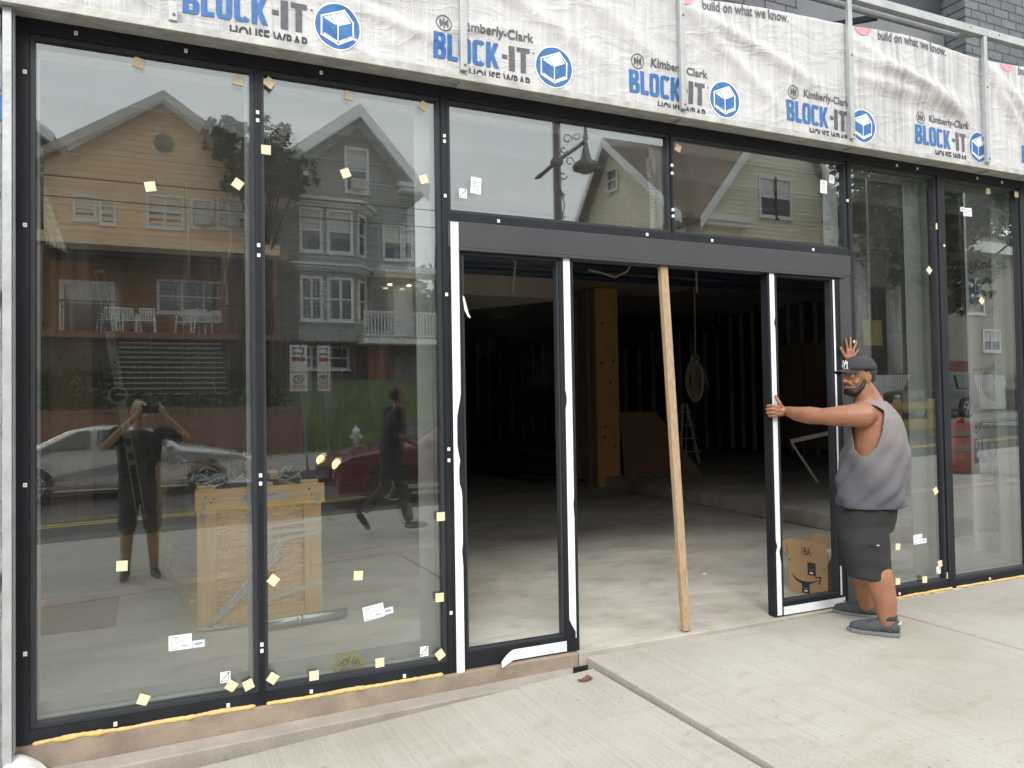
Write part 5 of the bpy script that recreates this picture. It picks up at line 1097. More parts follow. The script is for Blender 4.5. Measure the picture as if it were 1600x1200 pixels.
def head_features(P, T, R3, k=1.0, cap=True, hairm=None, beard=False):
    q = lambda x, y, z: T @ Vector((x, y, z))
    for s_ in (-1, 1):
        mb = MB(); mb.ball(q(s_*0.031, 0.074, 0.012), 0.0125*k, 1, 1, 1, 10, 0); mb.ball(q(s_*0.031, 0.0815, 0.012), 0.0065*k, 1, 1, 1, 8, 1); mb.build('eye', [eye_w, iris], P, local=True)
        mb = MB(); mb.chain([q(s_*0.014, 0.094, 0.036), q(s_*0.03, 0.092, 0.040), q(s_*0.047, 0.080, 0.036)], [0.004*k, 0.005*k, 0.003*k], 6); mb.build('eyebrow', hair_m, P, local=True)
    mb = MB(); mb.chain([q(-0.024, 0.088, -0.057), q(0, 0.099, -0.054), q(0.024, 0.088, -0.057)], [0.004*k, 0.006*k, 0.004*k], 8); mb.chain([q(-0.02, 0.088, -0.064), q(0, 0.098, -0.065), q(0.02, 0.088, -0.064)], [0.004*k, 0.0065*k, 0.004*k], 8); mb.build('mouth', lip, P, local=True)
    if beard:
        mb = MB()
        mb.ball(q(0, 0.040, -0.078), 0.0545*k, 1.02, 1.0, 0.75, 14, M=R3); mb.chain([q(-0.03, 0.082, -0.048), q(0, 0.097, -0.043), q(0.03, 0.082, -0.048)], [0.006*k]*3, 6)
        for s_ in (-1, 1): mb.chain([q(s_*0.070, 0.005, -0.005), q(s_*0.062, 0.03, -0.06), q(s_*0.035, 0.062, -0.09)], [0.010*k, 0.016*k, 0.02*k], 8)
        fuse(mb, 'beard', hair_m, P, 0.005, 2, local=True)
    # short hair round the back and sides
    mb = MB(); mb.ball(q(0, -0.022, 0.032), 0.1015*k, 0.81, 0.97, 0.97, 20, M=R3)
    z0 = (T @ Vector((0, 0, -0.035))).z; geo = [f for f in mb.bm.faces if ((T.inverted() @ f.calc_center_median()).y > 0.030 and (T.inverted() @ f.calc_center_median()).z < 0.075) or (T.inverted() @ f.calc_center_median()).z < -0.045]
    bmesh.ops.delete(mb.bm, geom=geo, context='FACES'); mb.build('hair', hair_m, P, local=True)
    if cap:
        mb = MB(); g = 22; rows = []
        for j in range(9):
            a = math.pi/2*j/8; rows.append([q(0.089*math.cos(i*2*math.pi/g)*math.cos(a)**0.75, -0.008+0.108*math.sin(i*2*math.pi/g)*math.cos(a)**0.75, 0.048+0.086*math.sin(a)) for i in range(g)])
        V = [[mb.bm.verts.new(p) for p in row] for row in rows[:-1]]; top = mb.bm.verts.new(q(0, -0.008, 0.134))
        for j in range(len(V)-1):
            for i in range(g): f = mb.bm.faces.new((V[j][i], V[j][(i+1)%g], V[j+1][(i+1)%g], V[j+1][i])); f.smooth = True
        for i in range(g): f = mb.bm.faces.new((V[-1][i], V[-1][(i+1)%g], top)); f.smooth = True
        mb.ball(q(0, -0.008, 0.135), 0.007, 1, 1, .6, 8)
        cp = mb.build('cap', cap_m, P, local=True); md = cp.modifiers.new('t', 'SOLIDIFY'); md.thickness = 0.004; md.offset = 1
        mb = MB(); rows = []
        for j in range(6):
            u = j/5; rows.append([q((0.080-0.012*u*u)*math.sin(a), 0.030+0.070*math.cos(a)*(1)+0.068*u*math.cos(a)**0.6, 0.050-0.012*u-0.022*abs(math.sin(a))**2) for a in [(-1.25+2.5*i/12) for i in range(13)]])
        for j in range(5):
            for i in range(12): f = mb.face([rows[j][i], rows[j][i+1], rows[j+1][i+1], rows[j+1][i]])
        br_ = mb.build('brim', cap_m, cp, local=True, smooth=True); md = br_.modifiers.new('t', 'SOLIDIFY'); md.thickness = 0.004
        mb = MB()     # interlocked white letters on the front of the cap
        def cp_pt(u, v): a = u/0.105; r_ = 1.0-0.22*max(0, v)/0.05*0.35; return q(0.092*math.sin(a)*r_, -0.008+0.1125*math.cos(a)*r_+0.003, 0.074+v)
        def bar(p0, p1, w):
            for i in range(4):
                a0 = [p0[0]+(p1[0]-p0[0])*i/4, p0[1]+(p1[1]-p0[1])*i/4]; a1 = [p0[0]+(p1[0]-p0[0])*(i+1)/4, p0[1]+(p1[1]-p0[1])*(i+1)/4]
                L_ = math.hypot(a1[0]-a0[0], a1[1]-a0[1]); nx_, ny_ = -(a1[1]-a0[1])/L_*w/2, (a1[0]-a0[0])/L_*w/2
                mb.face([cp_pt(a0[0]-nx_, a0[1]-ny_), cp_pt(a1[0]-nx_, a1[1]-ny_), cp_pt(a1[0]+nx_, a1[1]+ny_), cp_pt(a0[0]+nx_, a0[1]+ny_)])
        for p0, p1 in (((-.024, -.016), (-.024, .024)), ((-.024, .024), (.020, -.010)), ((.020, -.010), (.020, .030)), ((-.014, .034), (0, .010)), ((.014, .034), (0, .010)), ((0, .010), (0, -.022)), ((-.010, -.022), (.010, -.022)), ((-.032, -.016), (-.016, -.016)), ((.012, .030), (.028, .030))): bar(p0, p1, 0.0075)
        mb.build('cap_letters', inkw, cp, local=True)

# ---- the man holding the sliding door
WK = thing('person', 'heavy set person in dark cap, grey sleeveless top and black shorts holding the sliding door', 'person', (4.14, -0.345, 0.152), rad(30))
def loc(x, y, z): d = Vector((x-4.14, y+0.345, z-0.152)); return Vector((d.x*math.cos(rad(30))+d.y*math.sin(rad(30)), -d.x*math.sin(rad(30))+d.y*math.cos(rad(30)), d.z))
mb = MB()
TOR = [((0,-.03,.74),.130,.105),((0,-.02,.82),.150,.125),((0,0,.92),.185,.165),((0,.012,1.0),.190,.170),((0,.015,1.1),.192,.165),((0,.017,1.2),.200,.148),((0,.022,1.29),.202,.130),((0,.03,1.345),.175,.105),((0,.04,1.39),.125,.085),((0,.06,1.43),.075,.068)]
mb.loft(TOR, 28); mb.chain([(0, .055, 1.38), (-.005, .075, 1.46), (-.015, .09, 1.53)], [.078, .066, .062], 16)
# legs
mb.chain([(-.095, -.03, .80), (-.125, -.055, .62), (-.155, -.09, .46), (-.160, -.13, .34), (-.172, -.165, .20), (-.176, -.175, .085)], [.075, .078, .078, .086, .068, .051], 18)
mb.chain([(.095, -.02, .80), (.120, .015, .62), (.14, .05, .46), (.150, .03, .34), (.172, .015, .20), (.178, .01, .085)], [.075, .078, .076, .084, .066, .051], 18)
LY = lambda z: -0.125*smooth01((z-.55)/.70)
for v in mb.bm.verts: v.co.y += LY(v.co.z)
# left arm
mb.chain([(-.165, -.085, 1.335), (-.212, -.08, 1.345), (-.245, .0, 1.340), (-.252, .09, 1.336), (-.248, .16, 1.337)], [.070, .082, .070, .061, .051], 16)
mb.chain([(-.248, .155, 1.337), (-.225, .24, 1.343), (-.180, .335, 1.352), loc(3.835, -0.045, 1.522)], [.051, .057, .046, .032], 16)
# right arm, raised to the jamb
mb.chain([(.165, -.08, 1.33), (.205, -.07, 1.345), (.30, -.06, 1.37), (.385, -.04, 1.42)], [.070, .076, .064, .052], 14)
mb.chain([(.385, -.04, 1.42), (.405, .03, 1.53), loc(4.455, -0.030, 1.850)], [.052, .052, .031], 14)
T, R3 = head_parts(WK, (-.015, .105-.120, 1.580), rad(54), 1.03, add_to=mb)
BODY = fuse(mb, 'body', skin, WK, 0.0065, 3, local=True)
def hand(name, palm, fingers, P, wrist):
    mb = MB()
    for p in palm: mb.chain(*p, seg=12)
    for pts, r0, r1 in fingers: n = len(pts); mb.chain(pts, [r0+(r1-r0)*i/(n-1) for i in range(n)], 10)
    return fuse(mb, name, skin, P, 0.0032, 2, local=True)
L = lambda pts: [loc(*p) for p in pts]
# left hand closed round the stile of the sliding leaf, thumb up
hand('left_hand', [(L([(3.838, -0.045, 1.522), (3.805, -0.040, 1.524)]), [.030, .027]), (L([(3.800, -0.036, 1.547), (3.765, -0.030, 1.548), (3.748, -0.032, 1.547)]), [.016, .017, .014]), (L([(3.800, -0.036, 1.527), (3.765, -0.032, 1.527), (3.745, -0.034, 1.527)]), [.018, .018, .014]), (L([(3.800, -0.036, 1.505), (3.768, -0.032, 1.503), (3.748, -0.034, 1.504)]), [.018, .017, .013])],
     [(L([(3.752, -0.034, 1.556), (3.722, -0.028, 1.560), (3.712, 0.002, 1.558), (3.728, 0.022, 1.556)]), .0105, .0085), (L([(3.750, -0.036, 1.534), (3.717, -0.031, 1.536), (3.706, 0.002, 1.535), (3.724, 0.024, 1.534)]), .0110, .0088),
      (L([(3.750, -0.036, 1.512), (3.719, -0.031, 1.512), (3.708, 0.001, 1.512), (3.726, 0.022, 1.512)]), .0105, .0085), (L([(3.754, -0.034, 1.492), (3.727, -0.029, 1.491), (3.716, -0.002, 1.492), (3.732, 0.016, 1.492)]), .0090, .0075),
      (L([(3.796, -0.040, 1.545), (3.776, -0.040, 1.575), (3.768, -0.030, 1.600), (3.764, -0.018, 1.622)]), .0145, .0095)], WK, None)
# right hand spread flat on the jamb
hand('right_hand', [(L([(4.455, -0.030, 1.846), (4.457, -0.022, 1.875)]), [.030, .028]), (L([(4.437, -0.018, 1.878), (4.436, -0.016, 1.930)]), [.017, .015]), (L([(4.456, -0.018, 1.876), (4.459, -0.016, 1.934)]), [.019, .016]), (L([(4.474, -0.018, 1.878), (4.482, -0.016, 1.925)]), [.017, .015]), (L([(4.482, -0.018, 1.876), (4.496, -0.016, 1.906)]), [.015, .013])],
     [(L([(4.436, -0.016, 1.934), (4.430, -0.014, 1.974), (4.426, -0.010, 2.012)]), .0105, .0080), (L([(4.460, -0.016, 1.938), (4.465, -0.014, 1.982), (4.470, -0.010, 2.024)]), .0110, .0082), (L([(4.483, -0.016, 1.930), (4.508, -0.014, 1.966), (4.530, -0.010, 2.000)]), .0105, .0080), (L([(4.499, -0.016, 1.908), (4.526, -0.014, 1.928), (4.546, -0.010, 1.944)]), .0092, .0072),
      (L([(4.432, -0.022, 1.870), (4.405, -0.018, 1.895), (4.388, -0.014, 1.925), (4.376, -0.010, 1.952)]), .0150, .0095)], WK, None)
head_features(WK, T, R3, 1.03, True, beard=True)
# sleeveless top
mb = MB(); RG = [((0,-.034,.760),.218,.196),((0,-.032,.770),.222,.201),((0,-.022,.82),.225,.204),((0,-.010,.92),.226,.204),((0,-.001,1.02),.226,.201),((0,.012,1.10),.226,.198),((0,.014,1.18),.226,.182),((0,.018,1.26),.228,.166),((0,.022,1.32),.220,.150),((0,.028,1.362),.195,.130),((0,.036,1.40),.150,.108),((0,.046,1.428),.112,.090)]
rings = []
for i in range(len(RG)-1):
    for k in range(8):
        u = k/8; a, b_ = RG[i], RG[i+1]; rings.append((tuple(a[0][j]+(b_[0][j]-a[0][j])*u for j in range(3)), a[1]+(b_[1]-a[1])*u, a[2]+(b_[2]-a[2])*u))
rings.append(RG[-1]); mb.loft(rings, 144, cap=False)
def arm(c):   # armhole: a deep teardrop on each side
    s_ = abs(c.x); dz, dy = c.z-1.335, c.y-0.035
    return s_ > 0.135 and ((dy/0.098)**2+(dz/(0.245 if dz < 0 else 0.10))**2) < 1.0
bmesh.ops.delete(mb.bm, geom=[f for f in mb.bm.faces if arm(f.calc_center_median())], context='FACES')
for v in mb.bm.verts:   # drape: folds fanning from the armhole to the small of the back, loose hem
    a = math.atan2(v.co.y, v.co.x); k = smooth01((1.30-v.co.z)/0.35); f = 0.010*k*math.sin(a*4+v.co.z*19+1.2*mnoise.noise((v.co.x*3, v.co.z*4, 2)))+0.007*k*math.sin(a*9-v.co.z*31+2*mnoise.noise((v.co.x*4, v.co.y*4, v.co.z*5)))+0.010*k*mnoise.noise((v.co.x*7, v.co.y*7, v.co.z*9))+0.005*smooth01((0.85-v.co.z)/0.1)*math.sin(a*9)
    v.co.x += f*math.cos(a); v.co.y += f*math.sin(a)+LY(v.co.z)
o = mb.build('sleeveless_top', shirt_m, WK, local=True); md = o.modifiers.new('t', 'SOLIDIFY'); md.thickness = 0.005; md.offset = -1; o.modifiers.new('s', 'SUBSURF').render_levels = 1
# shorts
mb = MB(); mb.loft([((0,-.02,.60),.215,.165),((0,-.02,.67),.213,.182),((0,-.018,.745),.204,.182),((0,-.012,.82),.185,.160)], 28)
mb.loft([((-.150,-.075,.335),.118,.122),((-.147,-.072,.36),.120,.126),((-.142,-.06,.45),.124,.134),((-.128,-.045,.55),.130,.146),((-.100,-.028,.64),.112,.150)], 24)
mb.loft([((.145,.045,.335),.114,.122),((.142,.045,.36),.116,.126),((.138,.035,.45),.122,.134),((.125,.015,.55),.128,.146),((.100,-.005,.64),.112,.150)], 24)
for v in mb.bm.verts: v.co.y += LY(v.co.z)
sh = fuse(mb, 'shorts', shorts_m, WK, 0.009, 5, local=True)
for v in sh.data.vertices: v.co += v.normal*(0.006*mnoise.noise((v.co.x*9, v.co.y*9, v.co.z*5))+0.003*math.sin(v.co.z*40+v.co.x*20)*smooth01((0.5-v.co.z)/0.1))
mb = MB(); p0 = Vector((-.258, -.10, .555)); mb.chain([p0, p0+Vector((-.006, -.07, .0))], [.004, .004], 6); mb.ball(p0+Vector((-.010, -.05, .002)), 0.009, 1, 1, .6, 8, 1); mb.build('pocket_zip', [black2, galv], WK, local=True)
def shoe(P, hx, hy, tx, ty, name='shoe'):
    a, b_ = Vector((hx, hy, 0)), Vector((tx, ty, 0)); d = (b_-a); L_ = d.length; d.normalize(); n = Vector((-d.y, d.x, 0)); pt = lambda u, w, z: a+d*L_*u+n*w+Vector((0, 0, z))
    mb = MB(); mb.chain([pt(.14, 0, .055), pt(.30, 0, .058), pt(.5, 0, .052)], [.040, .042, .040], 14); mb.chain([pt(.45, .006, .050), pt(.70, .004, .040), pt(.86, .0, .034)], [.042, .040, .030], 14); mb.chain([pt(.6, -.012, .036), pt(.85, -.012, .032)], [.034, .028], 12); mb.chain([pt(.18, 0, .05), pt(.19, 0, .098)], [.040, .041], 14); mb.chain([pt(.05, 0, .045), pt(.07, 0, .090)], [.022, .020], 10); mb.chain([pt(.34, 0, .075), pt(.22, 0, .11)], [.036, .034], 12)
    for v in mb.bm.verts: v.co.z = max(v.co.z, 0.018)
    o = fuse(mb, name, shoe_m, P, 0.0055, 3, local=True)
    out = [(-.01, -.034), (-.015, 0), (-.01, .034), (.2, .040), (.45, .044), (.70, .050), (.88, .040), (.98, .016), (1.01, -.008), (.97, -.034), (.85, -.048), (.6, -.048), (.35, -.042), (.1, -.040)]
    mb = MB(); mb.prism([tuple(pt(u, w, 0))[:2] for u, w in out], 'z', 0.0, 0.024); s_ = mb.build('sole', sole_m, o, local=True, bevel=0.006)
    mb = MB()
    for u in (.46, .52, .58): mb.chain([pt(u, -.030, .078), pt(u+.01, 0, .090-.02*(u-.46)*4), pt(u, .030, .078)], [.004]*3, 6)
    mb.build('laces', cap_m, o, local=True)
    mb = MB(); mb.tube([pt(.035, -.012, .075), pt(-.025, -.008, .092), pt(-.030, .008, .088), pt(.035, .012, .070)], .005, 6); mb.build('pull_tab', mat('tab_white', (0.55, 0.55, 0.55), 0.6), o, local=True)
    mb = MB(); mb.loft([(tuple(pt(.20, 0, .10)), .050, .050), (tuple(pt(.19, 0, .125)), .049, .049)], 20); mb.build('sock', cap_m, o, local=True)
shoe(WK, -.175, -.24, -.195, .055); shoe(WK, .178, -.055, .205, .235)

# ---- simpler figures seen in the glass
def figure(name_label, at, rz, J, shirt, legs, sk=skin2, shoes=cap_m, hat=False, sleeve=True, bare_shin=False):
    P = thing('person', name_label, 'person', at, rz)
    mb = MB(); head = J['head']
    mb.chain([(head[0], head[1]-.03, head[2]-.22), (head[0], head[1]-.01, head[2]-.10)], [.058, .055], 12)
    for s_ in ('l', 'r'):
        mb.chain(J['arm_'+s_], [.048, .040, .028] if len(J['arm_'+s_]) == 3 else [.048, .04, .036, .028], 12)
        w = Vector(J['arm_'+s_][-1]); f = Vector(J['fing_'+s_]); sd = Vector(J.get('side_'+s_, (0, 0, 1)))
        mb.chain([w, w+f*0.05], [.030, .034], 10)
        for k in range(4): mb.chain([w+f*0.06+sd*(0.024-0.016*k), w+f*(0.125 - (0.02 if k in (0, 3) else 0))+sd*(0.026-0.017*k)+Vector((0, 0, -0.012))], [.0095, .0080], 8)
        mb.chain([w+f*0.02+sd*0.03, w+f*0.07+sd*0.055], [.012, .009], 8)
        if bare_shin: mb.chain(J['leg_'+s_][1:], [.062, .055, .040] if len(J['leg_'+s_]) == 4 else [.06, .04], 12)
    T, R3 = head_parts(P, head, J.get('yaw', 0), 0.98, add_to=mb, sk=sk)
    fuse(mb, 'body', sk, P, 0.007, 3, local=True); head_features(P, T, R3, 0.98, hat)
    mb = MB(); hp = J['hip']; ch = J['chest']; lean = Vector(ch)-Vector(hp)
    q = lambda u: tuple(Vector(hp)+lean*u)
    mb.loft([(q(-.12), .19, .13), (q(.15), .185, .135), (q(.5), .19, .135), (q(.85), .205, .13), (q(1.05), .20, .11), (q(1.18), .13, .085), (q(1.25), .07, .065)], 24)
    for s_ in ('l', 'r'):
        a = J['arm_'+s_]; e = Vector(a[0]).lerp(Vector(a[1]), 0.75) if sleeve else Vector(a[0]).lerp(Vector(a[1]), 0.3); mb.chain([a[0], e], [.075, .062], 12)
    fuse(mb, 'shirt', shirt, P, 0.010, 4, local=True)
    mb = MB(); mb.loft([(tuple(Vector(hp)+Vector((0, 0, -.16))), .175, .125), (hp, .19, .135), (tuple(Vector(hp)+Vector((0, 0, .10))), .18, .13)], 20)
    for s_ in ('l', 'r'):
        lg = J['leg_'+s_]
        mb.chain(lg[:2] if bare_shin else lg[:-1]+[tuple(Vector(lg[-1]).lerp(Vector(lg[-2]), 0.12))], ([.10, .085] if bare_shin else [.10, .075, .062, .056][:len(lg)]), 14)
    fuse(mb, 'trousers', legs, P, 0.010, 4, local=True)
    for s_ in ('l', 'r'):
        h, tt = J['foot_'+s_]; mb = MB(); h, tt = Vector(h), Vector(tt); mb.chain([h, h.lerp(tt, .5), tt], [.042, .042, .032], 12); fuse(mb, 'shoe', shoes, P, 0.008, 3, local=True)
    return P
dark_tee = mat('dark_tshirt', (0.018, 0.019, 0.021), 0.9, 0, 0.2, 10); dark_tr = mat('dark_trousers', (0.022, 0.022, 0.024), 0.9, 0, 0.2, 10); khaki = mat('grey_shorts', (0.05, 0.048, 0.045), 0.9)
PH = figure('person in dark t-shirt photographing the shop front, seen only in the glass', (-0.10, -4.36, zpave(-0.1)), 0.0,
    dict(head=(0.0, 0.06, 1.60), hip=(0, 0, .92), chest=(0, .02, 1.33), yaw=rad(-4), arm_l=[(-.20, .02, 1.40), (-.30, .16, 1.28), (-.005, .29, 1.585)], arm_r=[(.20, .02, 1.40), (.42, .14, 1.36), (.205, .29, 1.585)],
         fing_l=(.25, .15, .9), fing_r=(-.25, .15, .9), side_l=(0, 0, 0.6), side_r=(0, 0, 0.6), leg_l=[(-.09, 0, .90), (-.11, .02, .50), (-.12, -.02, .30), (-.125, -.04, .09)], leg_r=[(.09, 0, .90), (.11, .03, .50), (.12, .0, .30), (.125, -.02, .09)],
         foot_l=((-.125, -.06, .045), (-.15, .14, .035)), foot_r=((.125, -.04, .045), (.16, .16, .035))), dark_tee, khaki, bare_shin=True)
mb = MB(); mb.box(-0.078, 0.078, -4.052, -4.043, 1.562, 1.640, 0); o = mb.build('phone', mat('phone_case', (0.02, 0.02, 0.022), 0.25), bevel=0.004)
tag(o, 'dark phone held up sideways by the person in the dark t-shirt', 'phone')
PD_ = figure('person in dark clothes walking along the pavement, seen only in the glass', (2.58, -4.95, zpave(2.6)), rad(-90),
    dict(head=(0.0, 0.10, 1.56), hip=(0, 0, .90), chest=(0, .06, 1.31), arm_l=[(-.20, .05, 1.38), (-.24, .06, 1.10), (-.20, .26, 0.98)], arm_r=[(.20, .05, 1.38), (.24, .02, 1.10), (.22, .20, 0.95)],
         fing_l=(0, .7, -.7), fing_r=(0, .7, -.7), side_l=(1, 0, 0), side_r=(-1, 0, 0), leg_l=[(-.09, 0, .88), (-.10, .10, .48), (-.10, .18, .10)], leg_r=[(.09, 0, .88), (.10, -.05, .48), (.10, -.30, .22)],
         foot_l=((-.10, .16, .045), (-.11, .37, .035)), foot_r=((.10, -.36, .17), (.10, -.26, .02))), dark_tee, dark_tr, sk=skin)
# ================================================================ across the street (seen in the glass)
tan_m = mat('tan_siding', (0.74, 0.54, 0.34), 0.7, 0, 0.08, 2, bump=0.05); green_m = mat('grey_green_siding', (0.33, 0.345, 0.325), 0.8, 0, 0.08, 2)
beige_m = mat('beige_siding', (0.70, 0.65, 0.50), 0.7, 0, 0.06, 2); pale_m = mat('pale_green_siding', (0.46, 0.47, 0.42), 0.75, 0, 0.06, 2)
trim_m = mat('white_trim', (0.72, 0.72, 0.70), 0.5, 0, 0.04, 5); roof_m = mat('brown_shingle', (0.15, 0.105, 0.075), 0.9, 0, 0.25, 6, bump=0.4, bscale=30)
roofg_m = mat('grey_shingle', (0.16, 0.16, 0.16), 0.9, 0, 0.2, 6); wglass = mat('window_glass', (0.05, 0.06, 0.075), 0.08, 0, 0.2, 3, spec=0.9); blind_m = mat('window_blind', (0.55, 0.55, 0.52), 0.7)
stone_m = mat('house_footing', (0.16, 0.14, 0.125), 0.9, 0, 0.2, 3); redbrick = mat('red_brick_face', (0.24, 0.075, 0.04), 0.85, 0, 0.25, 8)
wallb_m = mat('retaining_blocks', (0.21, 0.115, 0.075), 0.9, 0, 0.18, 3, stretch=(1, 1, 3), bump=0.2)
deck_m = mat('porch_boards', (0.22, 0.12, 0.075), 0.8, 0, 0.15, 4)
def rows_wall(mb, xr, z0, z1, y, st=0.2, lap=0.018, axis='y', sgn=-1):
    """lapped boards: xr(z) -> (x0, x1); the wall faces sgn*axis"""
    z = z0
    while z < z1-1e-3:
        e = min(z+st, z1); a0, a1 = xr(z+1e-4); b0, b1 = xr(e-1e-4)
        if a1-a0 > 0.02:
            b0, b1 = (b0, b1) if b1 > b0 else ((b0+b1)/2,)*2
            o_, i_ = y+sgn*lap, y
            P = lambda u, w, v: (u, w, v) if axis == 'y' else (w, u, v)
            mb.face([P(a0, o_, z), P(a1, o_, z), P(b1, i_, e), P(b0, i_, e)]); mb.face([P(a0, i_, z), P(a1, i_, z), P(a1, o_, z), P(a0, o_, z)])
        z = e
def part_wall(h, mat_, x0, x1, y0, y1, z0, ze, apex=None, front=None, st=0.2):
    """box walls with lapped boards on four sides; apex=(xa, za) gives front and rear gables"""
    mb = MB()
    def xr(z):
        if apex is None or z <= ze: return (x0, x1)
        k = (z-ze)/(apex[1]-ze); return (x0+(apex[0]-x0)*k, x1+(apex[0]-x1)*k)
    zt = apex[1] if apex else ze
    rows_wall(mb, xr, z0, zt, y1, st, sgn=1); rows_wall(mb, xr, z0, zt, y0, st, sgn=-1)
    rows_wall(mb, lambda z: (y0, y1), z0, ze, x0, st, axis='x', sgn=-1); rows_wall(mb, lambda z: (y0, y1), z0, ze, x1, st, axis='x', sgn=1)
    return mb.build('wall', mat_, h)
def hwin(h, x0, x1, z0, z1, y, split=True, fac=1, blind=0.5, ac=False, cols=1, axis='y', fr=0.09):
    """window on a wall whose outside looks along fac*axis"""
    P = (lambda a, b_, c, d, e, f, mb, mi=0: mb.box(a, b_, min(c, d), max(c, d), e, f, mi)) if axis == 'y' else (lambda a, b_, c, d, e, f, mb, mi=0: mb.box(min(c, d), max(c, d), a, b_, e, f, mi))
    mb = MB(); o1, o2 = y+fac*0.06, y-fac*0.02
    P(x0-fr, x0, o2, o1, z0-fr, z1+fr, mb); P(x1, x1+fr, o2, o1, z0-fr, z1+fr, mb); P(x0, x1, o2, o1-fac*.004, z1, z1+fr, mb); P(x0-fr-.04, x1+fr+.04, o2, o1+fac*.04, z0-fr-.05, z0-fr, mb) ; P(x0, x1, o2, o1-fac*.004, z0-fr, z0, mb)
    if split: zm = (z0+z1)/2; P(x0, x1, y+fac*.01, y+fac*.035, zm-.03, zm+.03, mb)
    for c in range(1, cols): xc = x0+(x1-x0)*c/cols; P(xc-.04, xc+.04, y+fac*.008, y+fac*.045, z0, z1, mb)
    w = mb.build('window', trim_m, h)
    mb = MB(); zb = z1-(z1-z0)*blind; P(x0, x1, y+fac*.001, y+fac*.006, z0, z1, mb, 0)
    if blind > 0: P(x0+.02, x1-.02, y+fac*.007, y+fac*.009, zb, z1, mb, 1)
    mb.build('pane', [wglass, blind_m], w)
    if ac: mb = MB(); P((x0+x1)/2-.26, (x0+x1)/2+.26, y, y+fac*.33, z0, z0+.36, mb); mb.build('air_conditioner', mat('ac_case', (0.5, 0.5, 0.47), 0.5), h)
    return w
def gable_roof(h, x0, x1, xa, ze, za, y0, y1, m, th=0.16, ov=0.45, trim=trim_m, fascia=0.26):
    mb = MB(); dx0, dx1 = (za-ze)/(xa-x0), (za-ze)/(x1-xa); yf, yb = y1+ov, y0-ov
    L0, R0 = (x0-ov, ze-ov*dx0), (x1+ov, ze-ov*dx1)
    for a, b_ in ((L0, (xa, za)), ((xa, za), R0)): mb.prism([(a[0], a[1]+.01), (b_[0], b_[1]+.01), (b_[0], b_[1]+th), (a[0], a[1]+th)], 'y', yb, yf)
    mb.build('roof', m, h)
    mb = MB()
    for a, b_ in ((L0, (xa, za)), ((xa, za), R0)): mb.prism([(a[0], a[1]-fascia+.01), (b_[0], b_[1]-fascia+.01), (b_[0], b_[1]+th*.8), (a[0], a[1]+th*.8)], 'y', yf+.002, yf+.06)
    mb.build('bargeboard', trim, h)
# --- tan house
TH = thing('tan_house', 'tan clapboard gabled house with a dark porch and white chairs, mirrored in the leftmost pane', 'house', (0.3, -25, 3.4))
part_wall(TH, tan_m, -3.1, 4.0, -35, -25, 7.10, 9.9, (0.44, 12.25)); gable_roof(TH, -3.1, 4.0, 0.44, 9.9, 12.25, -35, -25, roofg_m, ov=0.4, trim=mat('tan_fascia', (0.34, 0.29, 0.23), 0.7), fascia=0.2)
hwin(TH, -2.2, -1.68, 7.92, 8.62, -25); hwin(TH, -1.44, -1.10, 7.84, 8.5, -25); hwin(TH, -0.02, 0.98, 7.86, 8.84, -25, cols=2); hwin(TH, 1.37, 1.95, 7.95, 8.82, -25, ac=True); hwin(TH, 2.22, 3.02, 8.0, 8.95, -25, ac=True)
mb = MB(); mb.cyl((0.45, -24.95, 10.72), (0.45, -24.98, 10.72), 0.33, 8); mb.build('gable_vent', mat('vent_grey', (0.22, 0.20, 0.17), 0.7), TH)
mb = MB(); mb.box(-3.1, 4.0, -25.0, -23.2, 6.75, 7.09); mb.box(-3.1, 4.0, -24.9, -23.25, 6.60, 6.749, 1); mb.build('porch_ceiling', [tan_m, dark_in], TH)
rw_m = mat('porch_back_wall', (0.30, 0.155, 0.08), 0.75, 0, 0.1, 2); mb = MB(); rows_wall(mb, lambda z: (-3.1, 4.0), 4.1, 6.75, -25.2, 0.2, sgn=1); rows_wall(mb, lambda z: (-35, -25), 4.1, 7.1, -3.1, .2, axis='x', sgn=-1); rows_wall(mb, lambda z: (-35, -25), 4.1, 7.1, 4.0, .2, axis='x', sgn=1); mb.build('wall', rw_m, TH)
hwin(TH, 0.3, 2.4, 4.98, 5.98, -25.19, cols=3, blind=0.0); hwin(TH, -0.95+-1.6, -1.2, 4.2, 5.75, -25.19, split=False, blind=0.4, fr=0.14)
mb = MB(); mb.box(-3.1, 4.0, -25.2, -23.1, 3.85, 4.05); mb.build('porch_floor', deck_m, TH)
mb = MB(); mb.box(-3.0, 3.9, -24.9, -23.3, 1.6, 3.849); mb.build('porch_skirt', mat('dark_footing', (0.065, 0.058, 0.05), 0.9, 0, 0.4, 2), TH)
for x in (-3.0, 2.2, 3.85): mb = MB(); mb.box(x-.07, x+.07, -23.28, -23.14, 4.051, 6.599); mb.build('porch_post', deck_m, TH)
mb = MB()
for x in [-3.0+0.14*i for i in range(14)]+[2.3+0.14*i for i in range(12)]: mb.box(x-.015, x+.015, -23.22, -23.19, 4.1, 4.95)
mb.box(-3.0, -1.0, -23.24, -23.17, 4.95, 5.0); mb.box(2.2, 3.9, -23.24, -23.17, 4.95, 5.0); mb.build('railing', mat('dark_rail', (0.12, 0.08, 0.06), 0.7), TH)
mb = MB()
for i in range(11): mb.box(-0.85, 2.0, -23.099+0.26*i, -22.84+0.26*i, 3.70-0.165*i-0.5, 3.66-0.165*i, 1); mb.box(-0.9, 2.05, -23.1+0.26*i, -22.79+0.26*i, 3.661-0.165*i, 3.70-0.165*i, 0)
mb.build('steps', [mat('concrete_step', (0.30, 0.28, 0.24), 0.9, 0, 0.2, 3), mat('step_riser', (0.06, 0.055, 0.045), 0.9, 0, 0.3, 4)], TH)
